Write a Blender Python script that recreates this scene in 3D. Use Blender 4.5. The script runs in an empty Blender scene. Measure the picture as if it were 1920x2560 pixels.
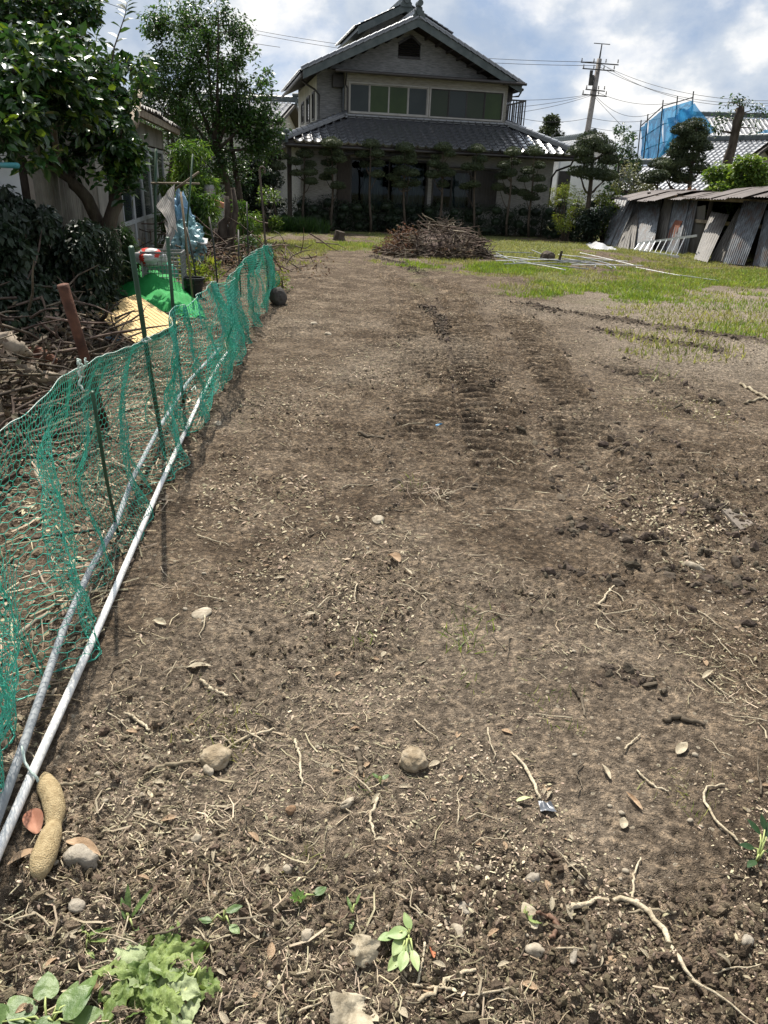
import bpy, math, random
import numpy as np
from mathutils import Vector, Matrix

S = bpy.context.scene
COL = S.collection
random.seed(7)
RNG = np.random.default_rng(7)
R_ = math.radians

# ------------------------------------------------------------------ camera
FPX, PITCH, ROLL, EYE = 1850.0, R_(24.0), R_(2.3), 1.6
FW = np.array([0, math.cos(PITCH), -math.sin(PITCH)])
_r0 = np.array([1.0, 0, 0]); _u0 = np.array([0, math.sin(PITCH), math.cos(PITCH)])
RT = math.cos(ROLL) * _r0 + math.sin(ROLL) * _u0
UP = -math.sin(ROLL) * _r0 + math.cos(ROLL) * _u0
CAM = np.array([0, 0, EYE])
cd = bpy.data.cameras.new('camera'); cam = bpy.data.objects.new('camera', cd); COL.objects.link(cam)
cd.sensor_fit = 'HORIZONTAL'; cd.sensor_width = 36.0; cd.lens = 36.0 * FPX / 1920.0
cd.clip_start = 0.05; cd.clip_end = 2000
cam.matrix_world = Matrix(((RT[0], UP[0], -FW[0], 0), (RT[1], UP[1], -FW[1], 0), (RT[2], UP[2], -FW[2], EYE), (0, 0, 0, 1)))
S.camera = cam

# ------------------------------------------------------------------ light
SUN_AZ, SUN_EL = R_(-19), R_(57)          # azimuth from +Y towards +X
SUN_STRENGTH, SKY_STRENGTH = 5.0, 0.070
sd = bpy.data.lights.new('sun', 'SUN'); sd.energy = SUN_STRENGTH; sd.angle = R_(0.55); sd.color = (1.0, 0.93, 0.82)
sun = bpy.data.objects.new('sun', sd); COL.objects.link(sun)
_sv = Vector((math.sin(SUN_AZ) * math.cos(SUN_EL), math.cos(SUN_AZ) * math.cos(SUN_EL), math.sin(SUN_EL)))
sun.rotation_euler = _sv.to_track_quat('Z', 'Y').to_euler(); sun.location = (-20, 30, 40)

W = bpy.data.worlds.new('World'); S.world = W; W.use_nodes = True
nt = W.node_tree; nt.nodes.clear()
def wn(t, **k):
    n = nt.nodes.new(t)
    for a, b in k.items(): setattr(n, a, b)
    return n
_out = wn('ShaderNodeOutputWorld'); _bg = wn('ShaderNodeBackground'); _bg.inputs['Strength'].default_value = SKY_STRENGTH
_sky = wn('ShaderNodeTexSky', sky_type='NISHITA'); _sky.sun_disc = False
_sky.sun_elevation = SUN_EL; _sky.sun_rotation = SUN_AZ; _sky.air_density = 1.0; _sky.dust_density = 0.6; _sky.ozone_density = 1.5
_tc = wn('ShaderNodeTexCoord'); _mp = wn('ShaderNodeMapping'); _mp.inputs['Scale'].default_value = (1, 1, 1.5); _mp.inputs['Location'].default_value = (1.3, 4.1, 0.2)
_n1 = wn('ShaderNodeTexNoise'); _n1.inputs['Scale'].default_value = 4.6; _n1.inputs['Detail'].default_value = 9; _n1.inputs['Roughness'].default_value = 0.58; _n1.inputs['Distortion'].default_value = 0.25
_n2 = wn('ShaderNodeTexNoise'); _n2.inputs['Scale'].default_value = 7.5; _n2.inputs['Detail'].default_value = 8; _n2.inputs['Roughness'].default_value = 0.55
_r1 = wn('ShaderNodeValToRGB'); _r1.color_ramp.elements[0].position = 0.30; _r1.color_ramp.elements[1].position = 0.50
_r2 = wn('ShaderNodeValToRGB')
_r2.color_ramp.elements[0].position = 0.38; _r2.color_ramp.elements[0].color = (4.5, 5.4, 6.8, 1)
_r2.color_ramp.elements[1].position = 0.61; _r2.color_ramp.elements[1].color = (10.5, 10.4, 10.2, 1)
_e = _r2.color_ramp.elements.new(0.52); _e.color = (6.7, 7.3, 8.1, 1)
_mx = wn('ShaderNodeMixRGB')
L = nt.links.new
_va = wn('ShaderNodeVectorMath', operation='ADD'); _va.inputs[1].default_value = (0, 0, 0.16); _vm = wn('ShaderNodeVectorMath', operation='NORMALIZE')
L(_tc.outputs['Generated'], _va.inputs[0]); L(_va.outputs[0], _vm.inputs[0]); L(_vm.outputs[0], _sky.inputs['Vector'])
L(_tc.outputs['Generated'], _mp.inputs['Vector']); L(_mp.outputs[0], _n1.inputs['Vector']); L(_mp.outputs[0], _n2.inputs['Vector'])
L(_n1.outputs['Fac'], _r1.inputs['Fac']); L(_n2.outputs['Fac'], _r2.inputs['Fac'])
L(_r1.outputs['Color'], _mx.inputs['Fac']); L(_sky.outputs[0], _mx.inputs['Color1']); L(_r2.outputs['Color'], _mx.inputs['Color2'])
# thin cloud glows round the sun
_vd = wn('ShaderNodeVectorMath', operation='DOT_PRODUCT'); _vd.inputs[1].default_value = tuple(_sv); L(_tc.outputs['Generated'], _vd.inputs[0])
_mm = wn('ShaderNodeMath', operation='MAXIMUM'); _mm.inputs[1].default_value = 0.0; L(_vd.outputs['Value'], _mm.inputs[0])
_pw = wn('ShaderNodeMath', operation='POWER'); _pw.inputs[1].default_value = 36.0; L(_mm.outputs[0], _pw.inputs[0])
_ma = wn('ShaderNodeMath', operation='MULTIPLY_ADD'); _ma.inputs[1].default_value = 11.0; _ma.inputs[2].default_value = 1.0; L(_pw.outputs[0], _ma.inputs[0])
_gl = wn('ShaderNodeVectorMath', operation='SCALE'); L(_mx.outputs[0], _gl.inputs[0]); L(_ma.outputs[0], _gl.inputs['Scale'])
L(_gl.outputs[0], _bg.inputs['Color']); L(_bg.outputs[0], _out.inputs['Surface'])

V = S.view_settings
V.view_transform = 'Standard'; V.look = 'None'; V.gamma = 1.0; V.use_curve_mapping = False; V.exposure = 0.58
S.render.engine = 'CYCLES'
S.cycles.use_denoising = True
S.cycles.max_bounces = 6; S.cycles.transparent_max_bounces = 8
S.cycles.sample_clamp_indirect = 6.0

# ------------------------------------------------------------------ pixel helpers (photo pixels 1920x2560)
def ray(x, y): return FW + (x - 960) / FPX * RT + (1280 - y) / FPX * UP
def G(x, y, z=0.0):
    d = ray(x, y); return CAM + d * ((z - EYE) / d[2])
def D(x, y, Y):
    d = ray(x, y); return CAM + d * (Y / d[1])
def PL(x, y, o, n):
    d = ray(x, y); return CAM + d * (np.dot(np.asarray(o) - CAM, n) / np.dot(d, n))

# ------------------------------------------------------------------ noise
def _h(ix, iy, s):
    v = (ix.astype(np.int64) * 374761393 + iy.astype(np.int64) * 668265263 + s * 1442695041) & 0xFFFFFFFF
    v = ((v ^ (v >> 13)) * 1274126177) & 0xFFFFFFFF
    v = v ^ (v >> 16)
    return (v & 0xFFFFFF) / float(0xFFFFFF)
def vn(x, y, s=0):
    ix = np.floor(x); iy = np.floor(y); fx = x - ix; fy = y - iy
    fx = fx * fx * (3 - 2 * fx); fy = fy * fy * (3 - 2 * fy)
    a = _h(ix, iy, s); b = _h(ix + 1, iy, s); c = _h(ix, iy + 1, s); d = _h(ix + 1, iy + 1, s)
    return (a * (1 - fx) + b * fx) * (1 - fy) + (c * (1 - fx) + d * fx) * fy
def fbm(x, y, o=4, s=0, g=0.5):
    t = 0; a = 1; n = 0
    for i in range(o):
        t = t + a * vn(x * 2 ** i + 17.3 * i, y * 2 ** i - 9.1 * i, s + i); n += a; a *= g
    return t / n
def worley(x, y, s=0):
    ix = np.floor(x); iy = np.floor(y); best = np.full(x.shape, 9.0); cid = np.zeros(x.shape)
    for dx in (-1, 0, 1):
        for dy in (-1, 0, 1):
            cx = ix + dx; cy = iy + dy
            d = (cx + _h(cx, cy, s) - x) ** 2 + (cy + _h(cx, cy, s + 5) - y) ** 2
            m = d < best; best = np.where(m, d, best); cid = np.where(m, _h(cx, cy, s + 9), cid)
    return np.sqrt(best), cid
def sst(a, b, x):
    t = np.clip((x - a) / (b - a), 0, 1); return t * t * (3 - 2 * t)

# ------------------------------------------------------------------ materials
def mat(name, c1, c2=None, scale=6.0, rough=0.8, spec=0.3, bump=0.0, bscale=40.0, isl=0.0, metal=0.0, trans=0.0, c3=None, detail=6, lo=0.38, hi=0.62, stretch=None, tint=None, coat=0.0):
    m = bpy.data.materials.new(name); m.use_nodes = True
    t = m.node_tree; P = t.nodes['Principled BSDF']; N = t.nodes.new; K = t.links.new
    P.inputs['Roughness'].default_value = rough; P.inputs['Specular IOR Level'].default_value = spec; P.inputs['Metallic'].default_value = metal
    if coat: P.inputs['Coat Weight'].default_value = coat; P.inputs['Coat Roughness'].default_value = 0.05
    tc = N('ShaderNodeTexCoord'); vec = tc.outputs['Object']
    if stretch:
        mp = N('ShaderNodeMapping'); mp.inputs['Scale'].default_value = stretch; K(vec, mp.inputs['Vector']); vec = mp.outputs[0]
    nz = N('ShaderNodeTexNoise'); nz.inputs['Scale'].default_value = scale; nz.inputs['Detail'].default_value = detail; nz.inputs['Roughness'].default_value = 0.6
    K(vec, nz.inputs['Vector'])
    rp = N('ShaderNodeValToRGB'); e = rp.color_ramp.elements
    e[0].position = lo; e[1].position = hi
    e[0].color = (*c1, 1); e[1].color = (*(c2 or c1), 1)
    if c3: q = e.new((lo + hi) / 2); q.color = (*c3, 1)
    K(nz.outputs['Fac'], rp.inputs['Fac']); col = rp.outputs['Color']
    if isl:
        ge = N('ShaderNodeNewGeometry'); hs = N('ShaderNodeHueSaturation')
        mr = N('ShaderNodeMapRange'); mr.inputs['To Min'].default_value = 1 - isl; mr.inputs['To Max'].default_value = 1 + isl
        K(ge.outputs['Random Per Island'], mr.inputs['Value']); K(mr.outputs[0], hs.inputs['Value'])
        mr2 = N('ShaderNodeMapRange'); mr2.inputs['To Min'].default_value = 0.5 + 0.045 * min(1, isl * 1.5); mr2.inputs['To Max'].default_value = 0.5 - 0.03 * min(1, isl * 1.5)
        wn_ = N('ShaderNodeTexWhiteNoise'); wn_.noise_dimensions = '1D'
        K(ge.outputs['Random Per Island'], wn_.inputs['W']); K(wn_.outputs['Value'], mr2.inputs['Value']); K(mr2.outputs[0], hs.inputs['Hue'])
        K(col, hs.inputs['Color']); col = hs.outputs['Color']
        if tint:
            mx = N('ShaderNodeMixRGB'); mx.inputs['Color2'].default_value = (*tint[0], 1)
            gt = N('ShaderNodeMath'); gt.operation = 'LESS_THAN'; gt.inputs[1].default_value = tint[1]
            w2 = N('ShaderNodeTexWhiteNoise'); w2.noise_dimensions = '1D'; ad = N('ShaderNodeMath'); ad.inputs[1].default_value = 3.7
            K(ge.outputs['Random Per Island'], ad.inputs[0]); K(ad.outputs[0], w2.inputs['W'])
            K(w2.outputs['Value'], gt.inputs[0]); K(gt.outputs[0], mx.inputs['Fac']); K(col, mx.inputs['Color1']); col = mx.outputs[0]
    K(col, P.inputs['Base Color'])
    if bump:
        nb = N('ShaderNodeTexNoise'); nb.inputs['Scale'].default_value = bscale; nb.inputs['Detail'].default_value = 6
        K(vec, nb.inputs['Vector']); bp = N('ShaderNodeBump'); bp.inputs['Strength'].default_value = bump; bp.inputs['Distance'].default_value = 0.02
        K(nb.outputs['Fac'], bp.inputs['Height']); K(bp.outputs[0], P.inputs['Normal'])
    if trans:
        tr = N('ShaderNodeBsdfTranslucent'); ms = N('ShaderNodeMixShader'); ms.inputs[0].default_value = trans
        br = N('ShaderNodeHueSaturation'); br.inputs['Value'].default_value = 1.7; br.inputs['Saturation'].default_value = 1.1; br.inputs['Hue'].default_value = 0.49
        K(col, br.inputs['Color']); K(br.outputs[0], tr.inputs['Color'])
        K(P.outputs[0], ms.inputs[1]); K(tr.outputs[0], ms.inputs[2])
        K(ms.outputs[0], t.nodes['Material Output'].inputs['Surface'])
    return m

# ------------------------------------------------------------------ mesh building
def _mesh(name, V, Fs):
    V = np.asarray(V, dtype=np.float32).reshape(-1, 3)
    me = bpy.data.meshes.new(name)
    me.vertices.add(len(V)); me.vertices.foreach_set('co', V.ravel())
    li = []; ls = []; off = 0
    for F in Fs:
        F = np.asarray(F, dtype=np.int32)
        if F.size == 0: continue
        k = F.shape[1]; li.append(F.ravel()); ls.append(off + np.arange(len(F), dtype=np.int32) * k); off += F.size
    li = np.concatenate(li); ls = np.concatenate(ls)
    me.loops.add(len(li)); me.loops.foreach_set('vertex_index', li)
    me.polygons.add(len(ls)); me.polygons.foreach_set('loop_start', ls)
    me.update(calc_edges=True); me.validate(); smooth(me, False)
    return me
def smooth(me, on=True):
    me.polygons.foreach_set('use_smooth', np.full(len(me.polygons), on)); me.update()

def tag(o, label=None, cat=None, group=None, kind=None):
    if label: o['label'] = label
    if cat: o['category'] = cat
    if group: o['group'] = group
    if kind: o['kind'] = kind
    return o
def thing(name, loc, label, cat, group=None, rz=0.0):
    o = bpy.data.objects.new(name, None); COL.objects.link(o); o.empty_display_size = 0.2
    o.location = tuple(float(v) for v in loc); o.rotation_euler = (0, 0, rz)
    return tag(o, label, cat, group)
def link(name, me, m, parent=None):
    o = bpy.data.objects.new(name, me); COL.objects.link(o)
    if m and not me.materials: me.materials.append(m)
    o.parent = parent
    return o

class MB:
    def __init__(self): self.v = []; self.f = {}; self.n = 0
    def arr(self, V, F):
        V = np.asarray(V, float).reshape(-1, 3); F = np.asarray(F, int)
        self.v.append(V); self.f.setdefault(F.shape[1], []).append(F + self.n); self.n += len(V); return self
    def box(self, c, s, M=None):
        x, y, z = [k / 2 for k in s]
        P = np.array([(-x, -y, -z), (x, -y, -z), (x, y, -z), (-x, y, -z), (-x, -y, z), (x, -y, z), (x, y, z), (-x, y, z)], float)
        if M is not None: P = P @ np.asarray(M, float).T
        return self.arr(P + np.asarray(c, float), [(0, 3, 2, 1), (4, 5, 6, 7), (0, 1, 5, 4), (1, 2, 6, 5), (2, 3, 7, 6), (3, 0, 4, 7)])
    def bb(self, x0, x1, y0, y1, z0, z1): return self.box(((x0 + x1) / 2, (y0 + y1) / 2, (z0 + z1) / 2), (x1 - x0, y1 - y0, z1 - z0))
    def beam(self, a, b, w, h, up=(0, 0, 1)):
        a = np.asarray(a, float); b = np.asarray(b, float); d = b - a; l = np.linalg.norm(d); d /= l
        s = np.cross(d, up); s /= np.linalg.norm(s) + 1e-9; u = np.cross(s, d)
        return self.box((a + b) / 2, (w, l, h), np.stack([s, d, u], 1))
    def tube(self, pts, rad, n=6, cap=True):
        P = np.asarray(pts, float); k = len(P); rad = np.full(k, rad) if np.isscalar(rad) else np.asarray(rad, float)
        T = np.gradient(P, axis=0); T /= np.linalg.norm(T, axis=1, keepdims=True) + 1e-9
        ref = np.array([0, 0, 1.0]) if abs(T[:, 2]).mean() < 0.8 else np.array([1.0, 0, 0])
        A = np.cross(T, ref); A /= np.linalg.norm(A, axis=1, keepdims=True) + 1e-9; B = np.cross(T, A)
        an = np.linspace(0, 2 * math.pi, n, endpoint=False)
        V = P[:, None] + rad[:, None, None] * (np.cos(an)[None, :, None] * A[:, None] + np.sin(an)[None, :, None] * B[:, None])
        i = np.arange(k - 1)[:, None] * n; j = np.arange(n)[None]; j2 = (j + 1) % n
        F = np.stack([i + j, i + n + j, i + n + j2, i + j2], -1).reshape(-1, 4)
        n0 = self.n; self.arr(V.reshape(-1, 3), F)
        if cap:
            self.f.setdefault(n, []).append(np.array([list(range(n))]) + n0)
            self.f.setdefault(n, []).append(np.array([list(range(n))[::-1]]) + n0 + (k - 1) * n)
        return self
    def prism(self, pts, vec):
        P = np.asarray(pts, float); n = len(P); Q = P + np.asarray(vec, float)
        n0 = self.n; self.arr(np.vstack([P, Q]), [(i, (i + 1) % n, n + (i + 1) % n, n + i) for i in range(n)])
        self.f.setdefault(n, []).append(np.array([list(range(n))[::-1]]) + n0); self.f.setdefault(n, []).append(np.array([list(range(n, 2 * n))]) + n0)
        return self
    def grid(self, V):       # V (a,b,3)
        a, b = V.shape[:2]; i = np.arange(a - 1)[:, None] * b; j = np.arange(b - 1)[None]
        return self.arr(V.reshape(-1, 3), np.stack([i + j, i + j + 1, i + b + j + 1, i + b + j], -1).reshape(-1, 4))
    def build(self, name, m, parent=None, world=True, sm=False, base=None):
        Vv = np.vstack(self.v)
        if parent is not None:
            if world:
                ch = []; q = parent
                while q is not None: ch.append(q); q = q.parent
                for q in ch[::-1]:
                    c, s = math.cos(q.rotation_euler[2]), math.sin(q.rotation_euler[2]); Vv = (Vv - np.array(q.location)) @ np.array([[c, -s, 0], [s, c, 0], [0, 0, 1]])
            loc = None
        else:
            loc = np.array(base, float) if base is not None else np.array([*(Vv[:, :2].min(0) + Vv[:, :2].max(0)) / 2, Vv[:, 2].min()])
            Vv = Vv - loc
        me = _mesh(name, Vv, [np.vstack(f) for f in self.f.values()])
        if sm: smooth(me)
        o = link(name, me, m, parent)
        if loc is not None: o.location = tuple(float(k) for k in loc)
        return o

def scatter(tv, tf, pos, rot, scl):
    tv = np.asarray(tv, float); tf = np.asarray(tf, int); n = len(pos)
    scl = np.asarray(scl, float); scl = scl[:, None, None] if scl.ndim == 1 else scl[:, None, :]
    Vv = np.einsum('nij,nkj->nki', rot, tv[None] * scl) + np.asarray(pos)[:, None]
    F = tf[None] + (np.arange(n) * len(tv))[:, None, None]
    return Vv.reshape(-1, 3), F.reshape(-1, tf.shape[1])
def eul(yaw, pit, rol):
    cy, sy, cp, sp, cr, sr = np.cos(yaw), np.sin(yaw), np.cos(pit), np.sin(pit), np.cos(rol), np.sin(rol)
    o = np.zeros_like(cy); i = np.ones_like(cy)
    Z = np.stack([np.stack([cy, -sy, o], -1), np.stack([sy, cy, o], -1), np.stack([o, o, i], -1)], -2)
    X = np.stack([np.stack([i, o, o], -1), np.stack([o, cp, -sp], -1), np.stack([o, sp, cp], -1)], -2)
    Y = np.stack([np.stack([cr, o, sr], -1), np.stack([o, i, o], -1), np.stack([-sr, o, cr], -1)], -2)
    return Z @ X @ Y
def rrot(n, tilt=None, rng=RNG):
    y = rng.uniform(0, 6.283, n)
    if tilt is None: return eul(y, rng.uniform(-1.57, 1.57, n), rng.uniform(-1.57, 1.57, n))
    return eul(y, rng.normal(0, tilt, n), rng.normal(0, tilt, n))
LEAF_V = [(0, 0, 0), (0.26, 0.45, 0.07), (0, 1, -0.05), (-0.26, 0.45, 0.07)]; LEAF_F = [(0, 1, 2), (0, 2, 3)]
OVAL_V = [(0, 0, 0), (0.2, 0.25, 0.06), (0.24, 0.6, 0.05), (0, 1, -0.1), (-0.24, 0.6, 0.05), (-0.2, 0.25, 0.06), (0, 0.3, 0.0), (0, 0.65, -0.02)]
OVAL_F = [(0, 1, 6), (1, 2, 7), (1, 7, 6), (2, 3, 7), (7, 3, 4), (6, 7, 4), (6, 4, 5), (0, 6, 5)]
SLIM_V = [(0, 0, 0), (0.1, 0.4, 0.02), (0, 1, -0.12), (-0.1, 0.4, 0.02)]
ICO_V = None
def ico():
    t = (1 + 5 ** .5) / 2
    v = np.array([(-1, t, 0), (1, t, 0), (-1, -t, 0), (1, -t, 0), (0, -1, t), (0, 1, t), (0, -1, -t), (0, 1, -t), (t, 0, -1), (t, 0, 1), (-t, 0, -1), (-t, 0, 1)], float)
    v /= np.linalg.norm(v[0])
    f = np.array([(0, 11, 5), (0, 5, 1), (0, 1, 7), (0, 7, 10), (0, 10, 11), (1, 5, 9), (5, 11, 4), (11, 10, 2), (10, 7, 6), (7, 1, 8), (3, 9, 4), (3, 4, 2), (3, 2, 6), (3, 6, 8), (3, 8, 9), (4, 9, 5), (2, 4, 11), (6, 2, 10), (8, 6, 7), (9, 8, 1)])
    return v, f
def subdiv(v, f):
    v = list(map(tuple, v)); cache = {}; nf = []
    def mid(a, b):
        k = (min(a, b), max(a, b))
        if k not in cache:
            p = (np.array(v[a]) + np.array(v[b])) / 2; p /= np.linalg.norm(p); v.append(tuple(p)); cache[k] = len(v) - 1
        return cache[k]
    for a, b, c in f:
        x, y, z = mid(a, b), mid(b, c), mid(c, a); nf += [(a, x, z), (b, y, x), (c, z, y), (x, y, z)]
    return np.array(v), np.array(nf)
ICO0 = ico(); ICO1 = subdiv(*ICO0); ICO2 = subdiv(*ICO1); ICO3 = subdiv(*ICO2)
def n3(P, s=0): return (vn(P[:, 0] + 31, P[:, 1] + P[:, 2] * 0.7 + 11, s) + vn(P[:, 1] - 5, P[:, 2] - P[:, 0] * 0.6 + 3, s + 3) + vn(P[:, 2] + 9, P[:, 0] + P[:, 1] * 0.5, s + 6)) / 3 - 0.5
def rock(r, seed, ic=ICO2, amp=0.35, fr=1.6):
    v, f = ic; k = 1 + amp * n3(v * fr + seed * 3.1, seed) * 2 + amp * 0.4 * n3(v * fr * 3 + seed, seed + 2) * 2
    return v * k[:, None] * np.asarray(r), f

# ------------------------------------------------------------------ ground
def polydist(x, y, pts):
    best = np.full(x.shape, 1e9); arc = np.zeros(x.shape); sgn = np.zeros(x.shape); acc = 0.0
    for a, b in zip(pts[:-1], pts[1:]):
        dx, dy = b[0] - a[0], b[1] - a[1]; l = math.hypot(dx, dy)
        t = np.clip(((x - a[0]) * dx + (y - a[1]) * dy) / (l * l), 0, 1)
        ex = x - a[0] - t * dx; ey = y - a[1] - t * dy; d = np.hypot(ex, ey)
        m = d < best; best = np.where(m, d, best); arc = np.where(m, acc + t * l, arc)
        sgn = np.where(m, np.sign(ex * dy - ey * dx), sgn); acc += l
    return best, arc, sgn, acc
def gp(*px): return [tuple(G(x, y)[:2]) for x, y in px]
TRACKS = [  # polyline, half width, lug pitch, strength
    (gp((1120, 1290), (1085, 1150), (1066, 1030), (1058, 930), (1050, 850), (1036, 780), (1005, 720), (930, 655)), 0.25, 0.142, 1.0),
    (gp((1330, 1340), (1270, 1190), (1228, 1060), (1205, 960), (1185, 870), (1160, 790), (1125, 725), (1050, 660)), 0.25, 0.142, 1.0),
    (gp((1560, 1280), (1480, 1140), (1425, 1030), (1385, 940), (1340, 860), (1295, 800), (1240, 740)), 0.24, 0.142, 0.9),
    (gp((1800, 1050), (1700, 990), (1610, 945), (1510, 895)), 0.18, 0.13, 1.0),
    (gp((1840, 1400), (1700, 1300), (1610, 1220), (1520, 1160), (1440, 1120)), 0.17, 0.13, 1.0),
    (gp((1990, 1330), (1870, 1260), (1760, 1200), (1650, 1130), (1560, 1080)), 0.17, 0.13, 1.0),
    (gp((1990, 1480), (1820, 1430), (1680, 1390), (1560, 1370)), 0.15, 0.12, 0.9),
]
BERMS = [  # dark clod ridges: polyline, half width, height
    (gp((1310, 762), (1420, 785), (1560, 806), (1700, 828), (1930, 862)), 0.16, 0.09),
    (gp((1480, 820), (1640, 850), (1800, 880)), 0.10, 0.05),
    (gp((1400, 1330), (1470, 1300), (1540, 1340), (1600, 1390)), 0.07, 0.055),
    (gp((1380, 1440), (1460, 1430), (1560, 1470)), 0.06, 0.05),
    (gp((1770, 1270), (1830, 1310), (1930, 1370)), 0.10, 0.07),
    (gp((1750, 1450), (1850, 1480), (1960, 1520)), 0.12, 0.08),
    (gp((1180, 985), (1230, 965), (1260, 955)), 0.06, 0.04),
    (gp((1060, 770), (1100, 800), (1110, 860)), 0.08, 0.05),
    (gp((930, 640), (1010, 660), (1060, 690)), 0.12, 0.06),
    (gp((1500, 1700), (1580, 1690), (1640, 1700)), 0.05, 0.03),
]
FENCE_A, FENCE_B = np.array([-1.0, 1.46]), np.array([-1.73, 11.31])
def fence_x(y): return FENCE_A[0] + (y - FENCE_A[1]) * (FENCE_B[0] - FENCE_A[0]) / (FENCE_B[1] - FENCE_A[1])
def ground_fields(x, y):
    x = np.asarray(x, float); y = np.asarray(y, float)
    far = 1 - sst(10, 22, y)
    h = 0.05 * (fbm(x * 0.45, y * 0.45, 3, 1) - 0.5) + 0.035 * (fbm(x * 1.7, y * 1.7, 3, 5) - 0.5) * (0.4 + 0.6 * far)
    rough = sst(0.40, 0.62, fbm(x * 1.1 + 3, y * 1.1, 3, 11)) * 0.8 + 0.15
    near = 1 - sst(1.2, 1.65, y + 0.5 * (fbm(x * 2, y * 2, 2, 77) - 0.5))          # crumbly tilled strip at the photographer's feet
    rough = np.clip(rough * 0.75 + near * 0.7, 0, 1.25)
    h = h + (0.018 + 0.022 * sst(3, 6, y) * (1 - 0.6 * sst(14, 20, y))) * (fbm(x * 8, y * 8, 4, 21, 0.65) - 0.5) * (0.5 + rough)
    h = h + 0.014 * (fbm(x * 26, y * 26, 3, 23, 0.7) - 0.5) * (1 - sst(5, 9, y))
    w1, c1 = worley(x * 21, y * 21, 31); w2, c2 = worley(x * 48, y * 48, 41)
    clod = rough * (0.034 * np.clip(0.7 - w1, 0, 1) * (c1 > 0.5) * (0.4 + c1) + 0.018 * np.clip(0.8 - w2, 0, 1) * (c2 > 0.35)) + 0.010 * np.clip(0.62 - w2, 0, 1) * (c2 > 0.72) * (1 - sst(4, 7, y))
    h = h + clod * (0.35 + 0.65 * far)
    dark = np.zeros_like(x); 
    for ti, (pts, hw, pitch, st) in enumerate(TRACKS):
        d, a, sg, tot = polydist(x, y, pts)
        wob = fbm(x * 2.2, y * 2.2, 2, 51)
        ins = (1 - sst(hw * 0.86, hw * 1.04, d + 0.06 * (wob - 0.5))) * sst(0, 1.4, a + 1.4 * (wob - 0.5)) * (1 - sst(tot - 0.9, tot, a)) * (0.35 + 0.65 * sst(0.30, 0.58, fbm(x * 1.6, y * 1.6, 3, 57 + 7 * ti))) * st
        ph = ((a + 0.30 * (d * sg) ** 2 / hw + 0.10 * (d * sg) + 0.03 * (wob - 0.5)) / pitch) % 1.0
        lug = (0.5 + 0.5 * np.cos(2 * math.pi * (ph - 0.3))) ** 2
        h = h * (1 - 0.85 * ins) + ins * ((0.036 + 0.026 * sst(3.8, 6.0, y)) * lug * (0.6 + 0.8 * fbm(x * 5, y * 3, 3, 59 + ti)) - 0.008 + 0.018 * (fbm(x * 6, y * 6, 3, 67 + ti, 0.65) - 0.5))
        edge = np.exp(-((d - hw * 1.12) / 0.04) ** 2) * sst(0, 0.3, a) * (1 - sst(tot - 0.3, tot, a)) * st * sst(0.45, 0.6, fbm(x * 3, y * 3, 2, 63))
        h = h + edge * 0.045 * fbm(x * 9, y * 9, 3, 61, 0.7)
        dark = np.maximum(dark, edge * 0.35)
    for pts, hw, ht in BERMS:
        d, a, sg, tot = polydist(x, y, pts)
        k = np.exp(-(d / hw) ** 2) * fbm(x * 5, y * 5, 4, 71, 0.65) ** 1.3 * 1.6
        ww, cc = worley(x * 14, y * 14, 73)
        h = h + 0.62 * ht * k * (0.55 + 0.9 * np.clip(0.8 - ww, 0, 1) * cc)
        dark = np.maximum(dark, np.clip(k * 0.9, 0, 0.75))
    # the bed behind the net is a little higher and rougher
    left = sst(0.1, 1.2, fence_x(y) - x) * (1 - sst(11, 14, y))
    h = h + left * (0.10 + 0.06 * (fbm(x * 2.5, y * 2.5, 3, 81) - 0.5))
    dry = fbm(x * 0.55 + 7, y * 0.55, 3, 91)
    pale = np.clip(sst(0.54, 0.72, dry) * 0.35 + sst(0.8, 3.0, x - 0.12 * y + 0.4) * sst(5.5, 8.5, y) * (1 - sst(13.5, 16, y)) * 1.0, 0, 1) * (1 - dark)
    return h, pale, dark
NC = 470
_yy = [0.55]
while _yy[-1] < 70: _yy.append(_yy[-1] + (max(0.006, (0.0027 if 4 < _yy[-1] < 10 else 0.0043) * _yy[-1]) if _yy[-1] < 14 else 0.014 * _yy[-1]))
_yy = np.array(_yy); NR = len(_yy)
_u = np.linspace(-1, 1, NC); _u = np.sign(_u) * (0.62 * np.abs(_u) + 0.38 * np.abs(_u) ** 3)
_Y = np.repeat(_yy[:, None], NC, 1); _X = _u[None] * (0.95 * _Y + 1.1)
_H, _pale, _dark = ground_fields(_X, _Y)
def gzs(x, y):
    x = np.asarray(x, float); y = np.asarray(y, float)
    fi = np.interp(y, _yy, np.arange(NR)); i = np.clip(fi.astype(int), 0, NR - 2); fi = fi - i
    def row(k):
        fj = np.interp(x / (0.95 * _yy[k] + 1.1), _u, np.arange(NC)); j = np.clip(fj.astype(int), 0, NC - 2); f = fj - j
        return _H[k, j] * (1 - f) + _H[k, j + 1] * f
    return row(i) * (1 - fi) + row(i + 1) * fi
def gz(x, y): return float(gzs(np.array([x]), np.array([y]))[0])
mb = MB(); mb.grid(np.stack([_X, _Y, _H], -1))
gm = _mesh('ground', mb.v[0], [mb.f[4][0]]); smooth(gm)
at = gm.attributes.new('soil', 'FLOAT_COLOR', 'POINT')
_gr = sst(0.45, 0.60, fbm(_X * 0.9 + 9, _Y * 0.7, 4, 609, 0.6) + 0.10 * sst(18, 23, _Y)) * sst(12, 17, _Y + 0.7 * (fbm(_X * 0.8, _Y * 0.8, 2, 91) - 0.5) * 4 + 0.35 * np.clip(_X, -2, 4) - np.where(_X < 0.3, 3.0, 0.0)) * 0.75
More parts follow.
